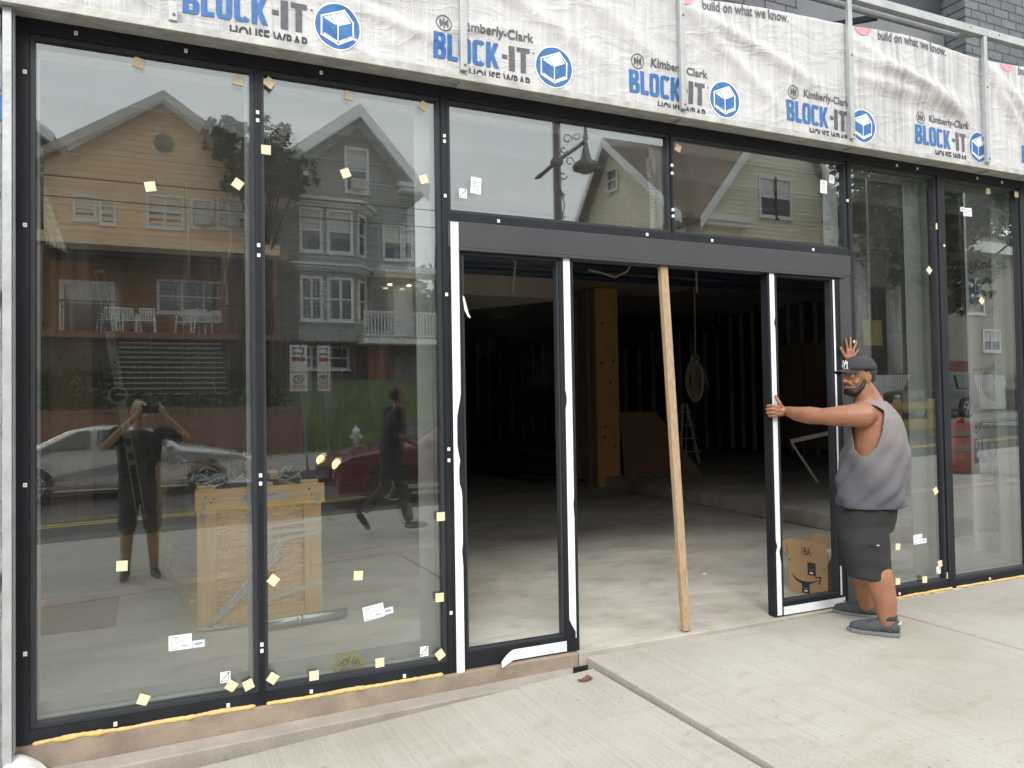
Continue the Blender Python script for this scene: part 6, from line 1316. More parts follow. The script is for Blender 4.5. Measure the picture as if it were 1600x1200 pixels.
# white plastic chairs on the porch
wch = mat('white_resin', (0.75, 0.75, 0.73), 0.5)
CH = thing('porch_chair', 'white plastic armchair on the porch of the tan house', 'chair', (0, 0, 0), 0, 'white chairs on the porch of the tan house')
mb = MB(); mb.box(-.24, .24, -.22, .24, .40, .43); mb.build('seat', wch, CH, local=True)
mb = MB()
for i in range(6): mb.bar((-.19+.076*i, -.23, .43), (-.21+.084*i, -.32, .84), .035, .015)
mb.bar((-.24, -.32, .86), (.24, -.32, .86), .03, .05); mb.build('backrest', wch, CH, local=True)
for s_ in (-1, 1):
    mb = MB(); mb.bar((s_*.27, -.28, .64), (s_*.27, .22, .62), .05, .025); mb.build('armrest', wch, CH, local=True)
    for y0 in (-.22, .22): mb = MB(); mb.bar((s_*.25, y0, .62), (s_*.28, y0*1.15, .0), .04, .03); mb.build('leg', wch, CH, local=True)
for i, (x, y, a) in enumerate(((-1.2, -23.9, 10), (-0.62, -24.0, -20), (-0.12, -23.9, 5), (1.12, -23.95, 30), (1.55, -23.8, -8), (2.0, -24.0, 15))):
    c = CH if i == 0 else copy_tree(CH); c.location = (x, y, 4.051); c.rotation_euler.z = rad(a)
# --- grey green house with bay
GH = thing('grey_green_house', 'tall grey green gabled house with bay windows and balcony, mirrored in the second pane', 'house', (7, -25, 2.2))
part_wall(GH, green_m, 4.10, 9.30, -36, -25, 3.9, 10.35, (7.15, 12.75), st=0.16); gable_roof(GH, 4.1, 9.3, 7.15, 10.35, 12.75, -36, -25, roofg_m, ov=0.5, fascia=0.36)
mb = MB(); mb.box(4.12, 9.28, -35.9, -25.02, 1.4, 3.899); mb.build('footing', stone_m, GH)
for x0, x1 in ((3.55, 5.2), (8.6, 9.85)): mb = MB(); mb.box(x0, x1, -25.0+.02, -24.45, 9.95, 10.12); mb.box(x0+.08, x1-.05, -24.98, -24.55, 9.80, 9.949); mb.build('eave_return', trim_m, GH)
for x0, x1, y0 in ((4.02, 4.16, -24.96), (9.22, 9.36, -24.96)): mb = MB(); mb.box(x0, x1, -25.04, y0, 3.9, 9.8); mb.build('corner_board', mat('green_trim', (0.24, 0.25, 0.23), 0.7), GH)
hwin(GH, 6.75, 7.45, 9.75, 11.25, -24.98, blind=0.45, fr=.12, ac=True)
def bay(z0, z1):
    mb = MB(); pl = [(4.25, -25), (4.75, -24.05), (6.75, -24.05), (7.5, -25)]
    for (a, b_) in zip(pl[:-1], pl[1:]):
        z = z0
        while z < z1-.01:
            e = min(z+.16, z1); mb.face([(a[0], a[1], z), (b_[0], b_[1], z), (b_[0], b_[1], e), (a[0], a[1], e)]); z = e
    return mb.build('bay', green_m, GH)
bay(3.95, 6.45); bay(6.7, 8.75)
for z, h_ in ((6.45, .25), (8.75, .3)):
    for k, gr in enumerate((0.10, 0.24, 0.38)):
        mb = MB(); mb.prism([(4.25-gr, -25), (4.75-gr*.6, -24.05+gr), (6.75+gr*.6, -24.05+gr), (7.5+gr, -25)], 'z', z+h_*k/3, z+h_*(k+1)/3-.004); mb.build('cornice', trim_m, GH)
mb = MB(); mb.box(7.6, 10.6, -25, -23.6, 6.5, 6.72); mb.build('balcony_roof', trim_m, GH)
for z0, z1 in ((7.2, 8.6), (4.75, 6.15)):
    for x0, x1 in ((4.90, 5.50), (5.85, 6.60)): hwin(GH, x0, x1, z0, z1, -24.04, blind=0.5 if z0 > 7 else 0.0, fr=.10, cols=1 if z0 > 7 else 2)
    a, b_ = Vector((6.75, -24.05, 0)), Vector((7.5, -25, 0)); d = (b_-a).normalized(); n = Vector((-d.y, d.x, 0)); n = n if n.y > 0 else -n
    mb = MB(); w = MB()
    for (u0, u1, v0, v1) in ((.25, .36, z0-.1, z1+.1), (.84, .95, z0-.1, z1+.1), (.36, .84, z1, z1+.1), (.36, .84, z0-.1, z0), (.36, .84, (z0+z1)/2-.03, (z0+z1)/2+.03)):
        p, q = a+d*u0+n*.03, a+d*u1+n*.03; mb.bar(p+Vector((0, 0, (v0+v1)/2)), q+Vector((0, 0, (v0+v1)/2)), .06, v1-v0)
    wo_ = mb.build('window', trim_m, GH); p, q = a+d*.36+n*.01, a+d*.84+n*.01; w.face([(p.x, p.y, z0), (q.x, q.y, z0), (q.x, q.y, z1), (p.x, p.y, z1)]); w.build('pane', wglass, wo_)
hwin(GH, 8.15, 8.75, 7.25, 8.5, -24.98, blind=.5); hwin(GH, 8.95, 9.2, 7.3, 8.55, -24.98, blind=.5)
hwin(GH, 4.7, 6.65, 3.05, 3.75, -24.98, cols=3, blind=0)
mb = MB(); mb.box(7.55, 9.28, -24.98, -24.93, 4.1, 6.4); mb.build('porch_wall', mat('porch_panel', (0.32, 0.33, 0.33), 0.7), GH)
mb = MB(); mb.box(8.45, 9.2, -24.929, -24.90, 4.25, 6.2); mb.build('door', trim_m, GH); mb = MB(); mb.box(7.65, 8.2, -24.929, -24.90, 4.5, 6.1); mb.build('window', wglass, GH)
mb = MB(); mb.box(6.9, 10.6, -24.9, -23.4, 3.85, 4.05); mb.build('balcony_floor', trim_m, GH)
mb = MB(); mb.box(6.92, 10.55, -23.5, -23.44, 4.95, 5.02); mb.box(6.92, 10.55, -23.49, -23.45, 4.12, 4.17)
for i in range(30): mb.box(6.95+.122*i, 6.99+.122*i, -23.49, -23.45, 4.17, 4.95)
mb.build('balcony_rail', trim_m, GH)
for x in (9.85, 10.5): mb = MB(); mb.box(x-.05, x+.05, -23.52, -23.42, 2.0, 6.5); mb.build('porch_post', trim_m, GH)
mb = MB(); mb.box(7.35, 8.15, -25.0, -24.4, 2.1, 3.84); mb.build('brick_pier', redbrick, GH)
mb = MB(); mb.box(8.3, 10.5, -24.96, -24.9, 2.1, 3.84); mb.build('under_porch_wall', mat('pale_board', (0.30, 0.30, 0.29), 0.8), GH)
for x in (8.2, 8.95): mb = MB(); mb.ball((x, -24.5, 6.16), .10, 1, 1, .45, 12); mb.build('porch_lamp', mat('lamp_glow', (0.9, 0.85, 0.7), 0.5, emit=((1.0, 0.86, 0.6), 9.0)), GH)
# --- beige house (gable to the street, cross gable to the side)
BH = thing('beige_house', 'beige clapboard house with steep brown roof mirrored above the sliding door', 'house', (21.6, -18.7, 1.0))
part_wall(BH, beige_m, 18.27, 24.9, -29, -18.7, 0.9, 8.6, (21.9+.35, 13.6), st=0.17); gable_roof(BH, 18.27, 24.9, 22.25, 8.6, 13.6, -29, -18.7, roof_m, ov=0.45, fascia=0.3)
for x0, x1 in ((18.0, 20.2), (24.2, 25.5)): mb = MB(); mb.box(x0, x1, -18.68, -18.2, 8.10, 8.32); mb.box(x0+.1, x1-.1, -18.68, -18.3, 7.95, 8.099); mb.build('eave_return', trim_m, BH)
hwin(BH, 21.0, 21.68, 8.62, 10.0, -18.68, blind=.5, fr=.1); hwin(BH, 21.78, 22.45, 8.62, 10.0, -18.68, blind=.5, fr=.1)
mb = MB()   # cross gable towards the tan house
rows_wall(mb, lambda z: (-27.4, -19.3) if z < 8.6 else (-27.4+(z-8.6)*.8, -19.3-(z-8.6)*1.24), 0.9, 12.5, 18.0, .17, axis='x', sgn=-1); mb.build('wall', beige_m, BH)
mb = MB()
for a, b_ in (((-18.9, 8.3), (-24.2, 12.7)), ((-24.2, 12.7), (-27.8, 8.3))):
    mb.prism([(a[0], a[1]), (b_[0], b_[1]), (b_[0], b_[1]+.16), (a[0], a[1]+.16)], 'x', 17.5, 22.2)
mb.build('roof', roof_m, BH)
mb = MB()
for a, b_ in (((-18.9, 8.3), (-24.2, 12.7)), ((-24.2, 12.7), (-27.8, 8.3))): mb.prism([(a[0], a[1]-.25), (b_[0], b_[1]-.25), (b_[0], b_[1]+.12), (a[0], a[1]+.12)], 'x', 17.44, 17.499)
mb.build('bargeboard', trim_m, BH)
hwin(BH, -24.6, -23.9, 10.7, 11.5, 17.98, fac=-1, axis='x', blind=0, fr=.1)
for x0, x1 in ((19.4, 20.2), (23.1, 23.9)): hwin(BH, x0, x1, 4.6, 6.1, -18.68)
mb = MB(); mb.box(20.4, 22.4, -18.7, -17.2, 1.0, 1.3); mb.box(20.3, 22.5, -18.68, -17.1, 3.9, 4.1); mb.build('porch', trim_m, BH)
# --- house with pillared porch, then a long beige house at the far right, and a grey gable at the far left
PHs = thing('porch_house', 'pale house with fluted porch column mirrored behind the man', 'house', (27.5, -20, 1.0))
part_wall(PHs, pale_m, 26.6, 30.3, -30, -20, 1.0, 8.2, (28.4, 10.6), st=.2); gable_roof(PHs, 26.6, 30.3, 28.4, 8.2, 10.6, -30, -20, roofg_m)
mb = MB(); mb.box(25.2, 30.2, -20, -17.8, 7.3, 7.8); mb.box(25.3, 30.1, -19.9, -17.9, 1.0, 1.9, 1); mb.build('porch', [trim_m, stone_m], PHs)
for x in (25.55, 27.3, 29.9):
    mb = MB()
    for i in range(10): q = i*0.628; mb.cyl((x+.21*math.cos(q), -18.1+.21*math.sin(q), 1.9), (x+.19*math.cos(q), -18.1+.19*math.sin(q), 7.3), .08, 8)
    mb.build('column', trim_m, PHs)
mb = MB(); mb.box(26.8, 29.6, -19.98, -19.9, 2.0, 6.4); mb.build('doorway', dark_in, PHs)
FH = thing('far_beige_house', 'long beige house with white eaves mirrored in the farthest pane', 'house', (34, -18, 1.2))
part_wall(FH, mat('dull_beige_siding', (0.34, 0.32, 0.25), 0.75, 0, 0.08, 2), 30.4, 42, -30, -18, 1.2, 8.0, st=.2)
mb = MB(); mb.prism([(-17.4, 7.9), (-24, 10.4), (-30.6, 7.9), (-30.6, 8.1), (-24, 10.62), (-17.4, 8.1)], 'x', 30.0, 42.4); mb.build('roof', roof_m, FH)
mb = MB(); mb.box(30.0, 42.4, -17.38, -17.3, 7.65, 8.1); mb.build('fascia', trim_m, FH)
hwin(FH, 31.2, 32.6, 5.2, 6.6, -17.98); hwin(FH, 32.6, 33.6, 3.6, 4.4, -17.98, cols=2); mb = MB(); mb.box(30.45, 31.5, -18.0, -17.95, 1.4, 3.1); mb.build('door', redbrick, FH)
LH = thing('far_left_house', 'narrow grey tan house at the left edge of the leftmost pane', 'house', (-6, -28, 2.5))
part_wall(LH, mat('dull_tan_siding', (0.30, 0.25, 0.18), 0.8, 0, 0.08, 2), -9.5, -3.5, -36, -28, 2.0, 11.6, (-6.2, 13.6), st=.2); gable_roof(LH, -9.5, -3.5, -6.2, 11.6, 13.6, -36, -28, roofg_m)
for x in (-8.4, -5.2):
    for z in (4.6, 8.2): hwin(LH, x, x+.9, z, z+1.5, -27.98)
# --- retaining wall, signs, hydrant, lamp post, fence, barriers
mb = MB(); mb.box(-40, 3.9, -18.82, -18.52, -0.6, 1.52)
for i in range(44): mb.box(-40.02+i, -39.02+i-.02, -18.86, -18.50, 1.521, 1.60)
tag(mb.build('retaining_wall', wallb_m, bevel=.01), 'reddish brown block retaining wall below the lawn across the street', 'wall')
sgn_w = mat('sign_white', (0.70, 0.70, 0.68), 0.4); steel = mat('post_steel', (0.30, 0.31, 0.31), 0.5, 0.5); sgn_r = mat('sign_red', (0.40, 0.04, 0.04), 0.4)
def street_sign(x, y, lean, z0, label, w=0.40):
    P = thing('street_sign', label, 'sign', (x, y, z0)); mb = MB(); mb.bar((x+lean, y, z0-.3), (x, y, z0+2.95), .055, .03, up=(0, 1, 0)); mb.build('post', steel, P)
    mb = MB(); mb.box(x-w/2, x+w/2, y+.022, y+.028, z0+2.35, z0+2.98, 0); yy = y+.0285
    B = lambda a, b_, c, d, mi: mb.face([(x-a*w/.4, yy, z0+c), (x-b_*w/.4, yy, z0+c), (x-b_*w/.4, yy, z0+d), (x-a*w/.4, yy, z0+d)], mi)
    B(-.13, .13, 2.76, 2.92, 1); mb.face([(x-a, yy+.001, z0+b_) for a, b_ in ((-.10, 2.80), (.10, 2.80), (.10, 2.89), (-.07, 2.89))], 0)
    for c in (-.08, .08): mb.face([(x+c+.025*math.cos(q), yy+.001, z0+2.765+.025*math.sin(q)) for q in [i*.628 for i in range(10)]], 1)
    B(-.15, .15, 2.60, 2.70, 2); mb.build('bus_plate', [sgn_w, inkk, sgn_r], P)
    mb = MB(); mb.box(x-w/2, x+w/2, y+.022, y+.028, z0+1.90, z0+2.33, 0)
    P_ = [(x+.10*math.cos(q), z0+2.18+.10*math.sin(q)) for q in [2*math.pi*i/20 for i in range(20)]]; mb.stroke(P_, .025, yy, 2, closed=True); mb.stroke([(x-.07, z0+2.25), (x+.07, z0+2.11)], .022, yy, 2); mb.stroke([(x-.03, z0+2.11), (x-.03, z0+2.25), (x+.03, z0+2.23), (x+.03, z0+2.19), (x-.02, z0+2.18)], .022, yy+.0005, 1)
    for i in range(2): mb.stroke([(x-.13, z0+2.03-.05*i), (x+.13, z0+2.03-.05*i)], .022, yy, 2)
    mb.build('parking_plate', [sgn_w, inkk, sgn_r], P)
street_sign(3.12, -14.5, 0.22, groad(3)+.13, 'white and red parking sign on a leaning post before the retaining wall'); street_sign(3.72, -14.6, 0.12, groad(3)+.13, 'narrower parking sign turned aside on the second post', 0.30)
HY = thing('fire_hydrant', 'small white topped fire hydrant on the grass bank across the street', 'hydrant', (5.2, -17.6, groad(5)+.33)); hz = groad(5)+.33
mb = MB(); mb.cyl((5.2, -17.6, hz), (5.2, -17.6, hz+.55), .10, 12); mb.cyl((5.2, -17.6, hz), (5.2, -17.6, hz+.06), .15, 12); mb.build('barrel', mat('hydrant_green', (0.30, 0.30, 0.27), 0.5), HY); mb = MB(); mb.ball((5.2, -17.6, hz+.58), .12, 1, 1, .8, 12); mb.cyl((5.03, -17.6, hz+.42), (5.37, -17.6, hz+.42), .05, 10); mb.cyl((5.2, -17.6, hz+.66), (5.2, -17.6, hz+.74), .03, 6); mb.build('cap', sgn_w, HY)
iron = mat('black_iron', (0.05, 0.055, 0.06), 0.5, 0.3)
LP = thing('street_lamp', 'dark ornate street lamp with scrolled bracket and bell shade mirrored above the fixed door leaf', 'street lamp', (6.52, -8.0, groad(6.5))); x, y = 6.52, -7.6
y = -8.0 + 0.0
mb = MB(); mb.tube([(x, y, -.1), (x, y, .5), (x, y, .6), (x, y, 8.2)], [.16, .15, .09, .065], 14); mb.build('pole', iron, LP)
mb = MB(); mb.tube([(x-.34, y, 5.56), (x, y, 5.86), (x+.30, y, 6.08), (x+.60, y, 6.30)], .035, 8); mb.ball((x, y, 5.85), .12, 1, 1, .8, 12); mb.tube([(x-.34, y, 5.56), (x-.44, y, 5.50)], [.05, .01], 8)
for c0, r_, t0, t1, k in (((x+.22, 6.28), .10, 0, 9, 1), ((x+.40, 6.36), .08, 1, 9, -1), ((x+.14, 6.08), .07, 0, 8, -1), ((x+.26, 5.88), .09, 0, 8, 1), ((x+.12, 5.62), .08, 0, 8, -1), ((x+.08, 5.25), .07, 0, 9, 1), ((x+.08, 4.9), .06, 0, 9, -1)):
    mb.tube([(c0[0]+r_*(1-.07*i)*math.cos(t0+.7*i*k), y, c0[1]+r_*(1-.07*i)*math.sin(t0+.7*i*k)) for i in range(int(t1)+1)], .012, 6)
mb.tube([(x+.05, y, 4.7), (x+.14, y, 5.1), (x+.04, y, 5.5)], .012, 6); mb.build('bracket', iron, LP)
lx = x+.59
mb = MB(); mb.tube([(lx, y, 6.62), (lx, y, 6.36), (lx, y, 6.28), (lx, y, 6.05), (lx, y, 5.96), (lx, y, 5.90), (lx, y, 5.84), (lx, y, 5.78)], [.01, .05, .03, .08, .10, .21, .245, .23], 20); mb.ball((lx, y, 5.78), .15, 1, 1, .55, 14, 1); mb.build('lamp_shade', [iron, mat('lamp_glass', (0.25, 0.25, 0.24), 0.3)], LP)
tag(MB().cyl((lx-.35-0.27, y, 6.6), (x+.27, y, 7.1), .012, 6).build('sign_wire', iron), 'thin wire stretched from the street lamp pole', 'wire')
WF = thing('white_fence', 'white picket fence before the pale porch house', 'fence', (27, -17, 1.0)); mb = MB()
for i in range(60): mb.box(24.6+.13*i, 24.68+.13*i, -16.98, -16.95, groad(27)+.5, groad(27)+1.9)
mb.build('pickets', trim_m, WF)
for z in (.7, 1.5): mb = MB(); mb.box(24.5, 32.5, -17.03, -16.981, groad(27)+z, groad(27)+z+.1); mb.build('rail', trim_m, WF)
yb = mat('barrier_yellow', (0.46, 0.32, 0.06), 0.5); orange = mat('barrel_orange', (0.34, 0.06, 0.035), 0.5)
BA = thing('road_barrier', 'yellow road barrier at the far kerb behind the man', 'barrier', (20.6, -12, groad(20.6))); g0 = groad(20.6)
mb = MB(); mb.box(19.6, 21.8, -12.05, -11.98, g0+.85, g0+1.05); mb.box(19.7, 21.7, -12.05, -11.98, g0+.25, g0+.55); mb.build('board', yb, BA)
for x in (19.95, 21.4): mb = MB(); mb.box(x-.14, x+.14, -12.12, -12.06, g0+.0, g0+1.15); mb.build('leg', yb, BA)
BR = thing('traffic_barrel', 'orange traffic barrel on the pavement seen in the farthest pane', 'barrel', (12.75, -5.0, 0.1)); mb = MB(); g0 = zpave(12.75)-.1
mb.tube([(12.75, -5.0, g0), (12.75, -5.0, g0+.35), (12.75, -5.0, g0+.36), (12.75, -5.0, g0+.9)], [.27, .25, .235, .2], 20); mb.build('drum', orange, BR)
for z in (.42, .68): mb = MB(); mb.tube([(12.75, -5.0, g0+z), (12.75, -5.0, g0+z+.1)], [.238-.03*(z-.36)*2+.004, .232-.03*(z-.36)*2+.004], 20, cap=False); mb.build('white_band', mat('dirty_band', (0.30, 0.22, 0.20), 0.7), BR)
mb = MB(); mb.tube([(12.75, -5.0, g0+.9), (12.75, -5.0, g0+1.0)], [.06, .05], 10); mb.build('handle', orange, BR)
# overhead wires
wire = mat('wire_black', (0.02, 0.02, 0.02), 0.6)
for k, (y, z, s_) in enumerate(((-13.9, 6.6, 0.5), (-14.0, 6.3, 0.6))):
    mb = MB(); mb.tube([(-40+4*i, y, z-s_*math.sin(math.pi*i/25)+0.02*i) for i in range(26)], .014, 5)
    tag(mb.build('overhead_wire', wire), ('upper', 'lower')[k] + ' black overhead wire crossing before the mirrored houses', 'wire', 'overhead wires along the street')
UP = thing('utility_pole', 'dark leaning utility pole before the tree beside the tan house', 'pole', (3.2, -20, 1.5)); mb = MB(); mb.tube([(2.45, -22.0, 1.5), (3.15, -22.0, 10.6)], [.14, .10], 12); mb.build('pole', mat('old_pole', (0.06, 0.05, 0.045), 0.9), UP); mb = MB(); mb.bar((2.4, -22, 9.7), (3.9, -22, 9.7), .1, .1); mb.build('crossarm', MATS['old_pole'], UP)
# --- cars
tyre_m = mat('tyre', (0.015, 0.015, 0.015), 0.8); rim_m = mat('alloy', (0.45, 0.46, 0.47), 0.3, 0.8); cglass = mat('car_glass', (0.015, 0.017, 0.02), 0.06, spec=0.9); chrome = mat('chrome', (0.6, 0.6, 0.6), 0.15, 0.9)
def car(label, x0, yc, z0, dirn, L, W, H, paint, suv=False, name='parked_car'):
    """x0: rear end; local u runs from rear (0) to front (1)"""
    P = thing(name, label, 'car', (x0, yc, z0)); X = lambda u: x0+dirn*u*L
    if suv: prof = [(0,.40),(0,.95),(.02,1.05),(.03,1.75),(.06,H),(.55,H),(.64,H-.06),(.74,1.12),(.97,1.02),(1,.90),(1,.42)]
    else: prof = [(0,.38),(0,.72),(.01,.90),(.05,.96),(.14,.99),(.20,1.10),(.31,H-.07),(.40,H),(.52,H-.01),(.60,H-.09),(.72,1.0),(.80,.95),(.94,.82),(.985,.72),(1,.60),(1,.36)]
    base = [(1,.24),(0,.24)]
    top = [p for p in prof]; n = len(top); mb = MB(); secs = []
    for k, wy in enumerate((-1, -.9, 0, .9, 1)):
        row = []
        for (u, z) in top:
            cab = max(0, min(1, (z-1.0)/(H-1.0))); hw = W/2*(1-.20*cab)*(1-.10*(abs(u-.5)*2)**4); zz = z-(.045*(abs(wy) > .95))*(z > .9)
            row.append(mb.bm.verts.new((X(u), yc+hw*wy, z0+zz)))
        secs.append(row)
    for a, b_ in zip(secs[:-1], secs[1:]):
        for i in range(n-1): f = mb.bm.faces.new((a[i], a[i+1], b_[i+1], b_[i])); f.smooth = False
    lows = [[mb.bm.verts.new((X(u), yc+W/2*wy*.97, z0+.22)) for u in (0.01, .99)] for wy in (-1, 1)]
    for row, lo in ((secs[0], lows[0]), (secs[-1], lows[1])): mb.bm.faces.new([lo[0]]+row+[lo[1]])
    o = mb.build('body', paint, P); md = o.modifiers.new('b', 'BEVEL'); md.width = .05; md.segments = 3; md.limit_method = 'ANGLE'; md.angle_limit = rad(20)
    for s_ in (-1, 1):   # side windows, mirrors, wheels
        def side(u, z, out): cab = max(0, min(1, (z-1.0)/(H-1.0))); return (X(u), yc+s_*(W/2*(1-.20*cab)*(1-.10*(abs(u-.5)*2)**4)+out), z0+z)
        wins = [[(.09,1.12),(.10,1.62),(.30,1.66),(.30,1.12)],[(.33,1.12),(.33,1.66),(.58,1.64),(.68,1.14)]] if suv else [[(.22,1.05),(.26,1.16),(.34,H-.09),(.385,H-.07),(.385,1.04)],[(.41,1.04),(.41,H-.065),(.52,H-.075),(.575,H-.12),(.69,1.03)]]
        for wn_ in wins: mb = MB(); mb.face([side(u, z, .012) for u, z in wn_]); mb.build('side_window', cglass, P)
        mb = MB(); q = side(.67, 1.02, .10); mb.ball(q, .09, 1, .9, .65, 10); mb.build('mirror', paint, P)
        for u in (.19, .81):
            r_ = .36 if suv else .33; cx, cy_ = X(u), yc+s_*(W/2-.11)
            mb = MB(); mb.tube([(cx, cy_-.11, z0+r_), (cx, cy_+.11, z0+r_)], r_, 26); w_ = mb.build('wheel', tyre_m, P)
            mb = MB(); yo = cy_+s_*.112
            mb.tube([(cx+r_*.68*math.cos(q), yo, z0+r_+r_*.68*math.sin(q)) for q in [2*math.pi*i/24 for i in range(25)]], .02, 6)
            for k in range(5): q = 2*math.pi*k/5+.4; mb.bar((cx, yo, z0+r_), (cx+r_*.68*math.cos(q), yo, z0+r_+r_*.68*math.sin(q)), .055, .02, up=(0, 1, 0))
            mb.ball((cx, yo, z0+r_), .06, 1, .3, 1, 10); mb.build('rim', rim_m, w_)
            mb = MB(); mb.face([(cx+(r_+.06)*math.cos(q), yc+s_*(W/2*(1-.10*(abs(u-.5)*2)**4)+.006), z0+max(.23, r_+(r_+.06)*math.sin(q))) for q in [2*math.pi*i/24 for i in range(24)]]); mb.build('wheel_arch', tyre_m, P)
    pt = lambda u, v, z, o_=0: (X(u)+dirn*o_, yc+v*W/2, z0+z)
    def strip(i, j, n_, vv=.80, name_='windscreen', m=cglass):
        (u0, z0_), (u1, z1_) = prof[i], prof[j]; e = .03*dirn*0; mb = MB()
        a, b_ = (u0+(u1-u0)*.08, z0_+(z1_-z0_)*.08), (u0+(u1-u0)*.92, z0_+(z1_-z0_)*.92)
        off = .018; mb.face([(X(a[0]), yc-W/2*vv, z0+a[1]+off), (X(a[0]), yc+W/2*vv, z0+a[1]+off), (X(b_[0]), yc+W/2*vv*.92, z0+b_[1]+off), (X(b_[0]), yc-W/2*vv*.92, z0+b_[1]+off)]); mb.build(name_, m, P)
    if suv: strip(6, 7, 0, .78)
    else: strip(9, 10, 0, .76); strip(6, 5, 0, .74, 'rear_window')
    for v in (-.72, .72):
        mb = MB(); mb.ball(pt(.985 if not suv else .995, v, .68 if not suv else .82), .13, .6, 1.2, .7, 12); mb.build('headlight', mat('headlight_lens', (0.6, 0.6, 0.58), 0.15), P)
        mb = MB(); mb.ball(pt(.012, v, .82), .11, .5, 1.3, .8, 12); mb.build('tail_light', mat('tail_red', (0.35, 0.02, 0.02), 0.2), P)
    mb = MB(); mb.box(min(X(.995), X(1.004)), max(X(.995), X(1.004)), yc-.5, yc+.5, z0+.45, z0+.62 if not suv else z0+.85, 0)
    for i in range(4): mb.box(min(X(1.0045), X(1.007)), max(X(1.0045), X(1.007)), yc-.48, yc+.48, z0+.47+.04*i, z0+.48+.04*i, 1)
    mb.build('grille', [black2, chrome], P)
    for v in (-1, 1):
        mb = MB(); mb.box(min(X(.20), X(.80)), max(X(.20), X(.80)), yc+v*(W/2-.004)-.012, yc+v*(W/2-.004)+.012, z0+.28, z0+.34); mb.build('sill_trim', chrome if not suv else black2, P)
    return P
silver = mat('silver_paint', (0.62, 0.61, 0.58), 0.3, 0.3, 0.03, 3, coat=0.6); maroon = mat('maroon_paint', (0.16, 0.015, 0.028), 0.3, 0.1, 0.05, 3, coat=0.7); dgrey = mat('dark_grey_paint', (0.05, 0.052, 0.055), 0.3, 0.2, 0.05, 3, coat=0.6)
car('silver saloon parked at the far kerb, mirrored in the leftmost pane', -3.0, -14.0, groad(-1), 1, 5.0, 1.82, 1.45, silver)
MC = car('maroon saloon passing on the near lane, mirrored in the second pane', 7.4, -9.0, groad(5), -1, 4.8, 1.8, 1.46, maroon, name='passing_car')
glow = mat('lit_headlight', (0.9, 0.7, 0.4), 0.4, emit=((1.0, 0.70, 0.30), 7.0))
for ch in MC.children:
    if ch.name.startswith('headlight'): ch.data.materials[0] = glow
car('grey off-road car parked by the white fence', 29.6, -17.0, 0.80, -1, 4.4, 1.85, 1.78, dgrey, suv=True); car('silver off-road car parked in front of the far beige house', 37.5, -17.0, 1.0, -1, 4.6, 1.85, 1.78, mat('pale_paint', (0.30, 0.30, 0.30), 0.35, 0.3, coat=0.5), suv=True)
# --- trees
leafd = mat('leaf_dark', (0.018, 0.035, 0.012), 0.6, 0, 0.5, 0.8, col2=(0.07, 0.11, 0.035)); bark = mat('bark', (0.07, 0.055, 0.045), 0.95, 0, 0.3, 5, stretch=(4, 4, 1))
def tree(name, label, x, y, z0, h, blobs, nleaf, lsz, seed, m=leafd, trunk_r=.25):
    P = thing(name, label, 'tree', (x, y, z0)); rs = random.Random(seed); mb = MB()
    mb.tube([(x, y, z0-.3), (x+.1, y, z0+h*.3), (x-.1, y+.1, z0+h*.6), (x, y, z0+h*.92)], [trunk_r, trunk_r*.8, trunk_r*.5, .04], 10)
    for (bx, by, bz, br_) in blobs: mb.tube([(x, y, z0+(bz-z0)*.55), (x+(bx-x)*.5, y+(by-y)*.5, z0+(bz-z0)*.8), (bx, by, bz)], [trunk_r*.4, trunk_r*.22, .03], 7)
    mb.build('trunk', bark, P)
    vs, fs = [], []
    tot = sum(b_[3]**2 for b_ in blobs)
    for (bx, by, bz, br_) in blobs:
        k = int(nleaf*br_**2/tot); twigs = [Vector((rs.gauss(0, 1), rs.gauss(0, 1), rs.gauss(0, .8))).normalized()*br_*rs.uniform(.35, 1.12) for _ in range(max(6, k//16))]
        for _ in range(k):
            t_ = rs.choice(twigs); p = Vector((bx, by, bz))+t_+Vector((rs.gauss(0, .16), rs.gauss(0, .16), rs.gauss(0, .14)))*br_*.9
            a = Vector((rs.uniform(-1, 1), rs.uniform(-1, 1), rs.uniform(-.7, .7))).normalized(); b2 = a.orthogonal().normalized(); s_ = lsz*rs.uniform(.6, 1.3); i0 = len(vs)
            b2 = (b2*math.cos(rs.uniform(0, 6))+a.cross(b2)*math.sin(rs.uniform(0, 6))).normalized()
            vs += [p-a*s_, p+b2*s_*.45, p+a*s_, p-b2*s_*.45]; fs.append((i0, i0+1, i0+2, i0+3))
    me = bpy.data.meshes.new('crown'); me.from_pydata([v-Vector((x, y, z0)) for v in vs], [], fs); me.materials.append(m); o = bpy.data.objects.new('crown', me); COL.objects.link(o); o.parent = P
    return P
def cluster(x, y, z, r_, n, s_, seed):
    rs = random.Random(seed); return [(x+rs.uniform(-r_, r_), y+rs.uniform(-r_, r_)*.7, z+rs.uniform(-r_, r_)*.8, s_*rs.uniform(.6, 1.1)) for _ in range(n)]
tree('leafy_tree', 'dark leafy tree between the tan house and the grey green house', 3.5, -23.4, 2.6, 9.6, cluster(3.35, -23.3, 9.9, 1.2, 14, 0.75, 1), 4600, .12, 4, trunk_r=.16)
tree('leafy_tree', 'large dark tree filling the pane behind the man', 26.8, -16.2, 0.9, 11, cluster(26.6, -15.6, 9.2, 2.5, 26, 1.35, 2)+cluster(27.2, -15.4, 6.6, 1.5, 8, 0.95, 9), 17000, .17, 5, trunk_r=.3)
tree('leafy_tree', 'tall dark tree behind the porch house', 29.5, -31, 1.0, 15, cluster(29.5, -31, 11.5, 4, 14, 2.1, 22), 6000, .26, 25, trunk_r=.4)
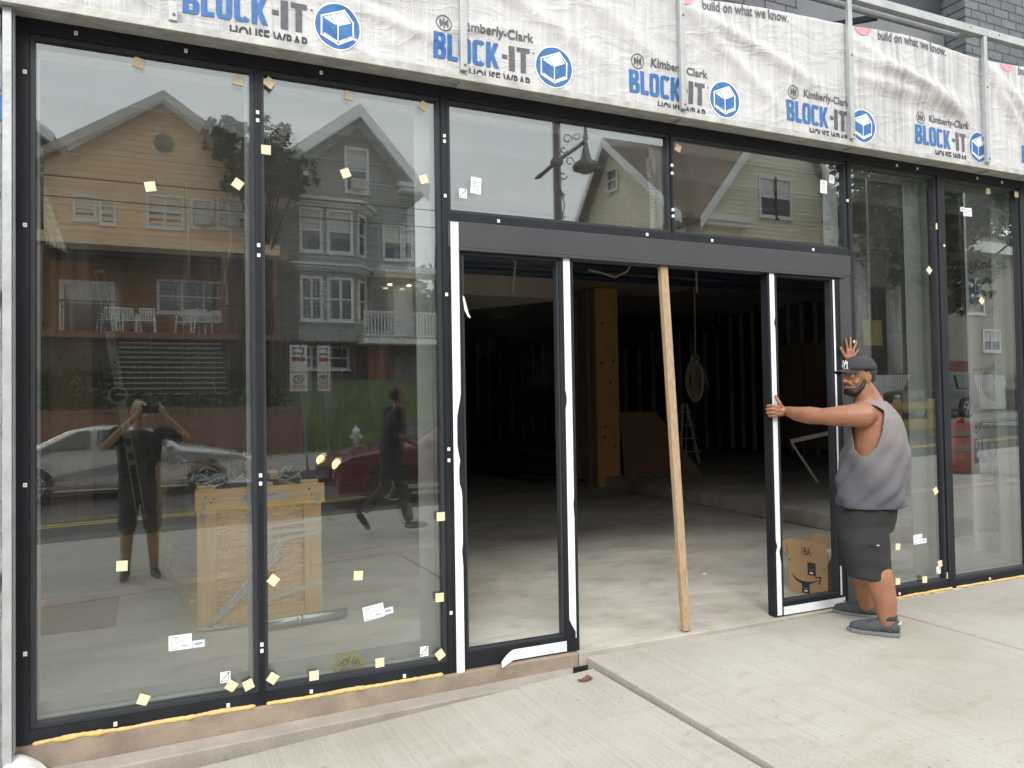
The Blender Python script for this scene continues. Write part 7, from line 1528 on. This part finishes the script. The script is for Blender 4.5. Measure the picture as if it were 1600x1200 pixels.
tree('leafy_tree', 'tall tree behind the far beige house', 38, -26, 1.0, 15, cluster(37, -24, 12.0, 4.5, 16, 2.1, 3), 7000, .26, 6)
tree('leafy_tree', 'tree behind the roof of the beige house', 15.5, -40, 2.0, 10, cluster(15.5, -40, 8.0, 3, 10, 1.8, 8), 4000, .24, 7)
tree('leafy_tree', 'tree behind the narrow house at the far left', -12, -34, 2.0, 12, cluster(-12, -34, 9, 3.5, 12, 1.9, 12), 4500, .24, 13)
mb = MB(); rs = random.Random(21); vs, fs = [], []
for _ in range(900):
    x, y = rs.uniform(-5, 3.6), rs.uniform(-22.9, -19.2); z = terr(x, y); 
    if -1.0 < x < 2.1 and rs.random() < .7: continue
    for _k in range(5):
        p = Vector((x+rs.gauss(0, .12), y+rs.gauss(0, .12), z+rs.uniform(.05, .55))); a = Vector((rs.uniform(-1, 1), rs.uniform(-1, 1), rs.uniform(-.4, .9))).normalized(); b2 = a.orthogonal().normalized(); i0 = len(vs)
        vs += [p-a*.11, p+b2*.05, p+a*.11, p-b2*.05]; fs.append((i0, i0+1, i0+2, i0+3))
mb.bm.free(); me = bpy.data.meshes.new('ground_cover'); me.from_pydata(vs, [], fs); me.materials.append(leafd); o = bpy.data.objects.new('ground_cover', me); COL.objects.link(o); o['kind'] = 'stuff'
rs = random.Random(33); vs, fs = [], []
for _ in range(24000):
    x = rs.uniform(-95, 130); y = -62+rs.uniform(-3, 3); top = 9+3.5*math.sin(x*.21)+2*math.sin(x*.57+1); p = Vector((x, y, 2+(top-2)*rs.random()**.6)); a = Vector((rs.uniform(-1, 1), rs.uniform(-1, 1), rs.uniform(-1, 1))).normalized(); b2 = a.orthogonal().normalized(); i0 = len(vs)
    vs += [p-a*.4, p+b2*.25, p+a*.4, p-b2*.25]; fs.append((i0, i0+1, i0+2, i0+3))
me = bpy.data.meshes.new('far_wood'); me.from_pydata(vs, [], fs); me.materials.append(leafd); o = bpy.data.objects.new('far_wood', me); COL.objects.link(o); o['kind'] = 'stuff'
# the glazing line stands a little back from the canopy frame
SHOP.location.y += 0.045
for o in list(COL.objects):
    if o.parent is None and o.name.split('.')[0] in ('spacer_pad', 'paper_label', 'hanging_film', 'warning_tape', 'timber_prop'): o.location.y += 0.045
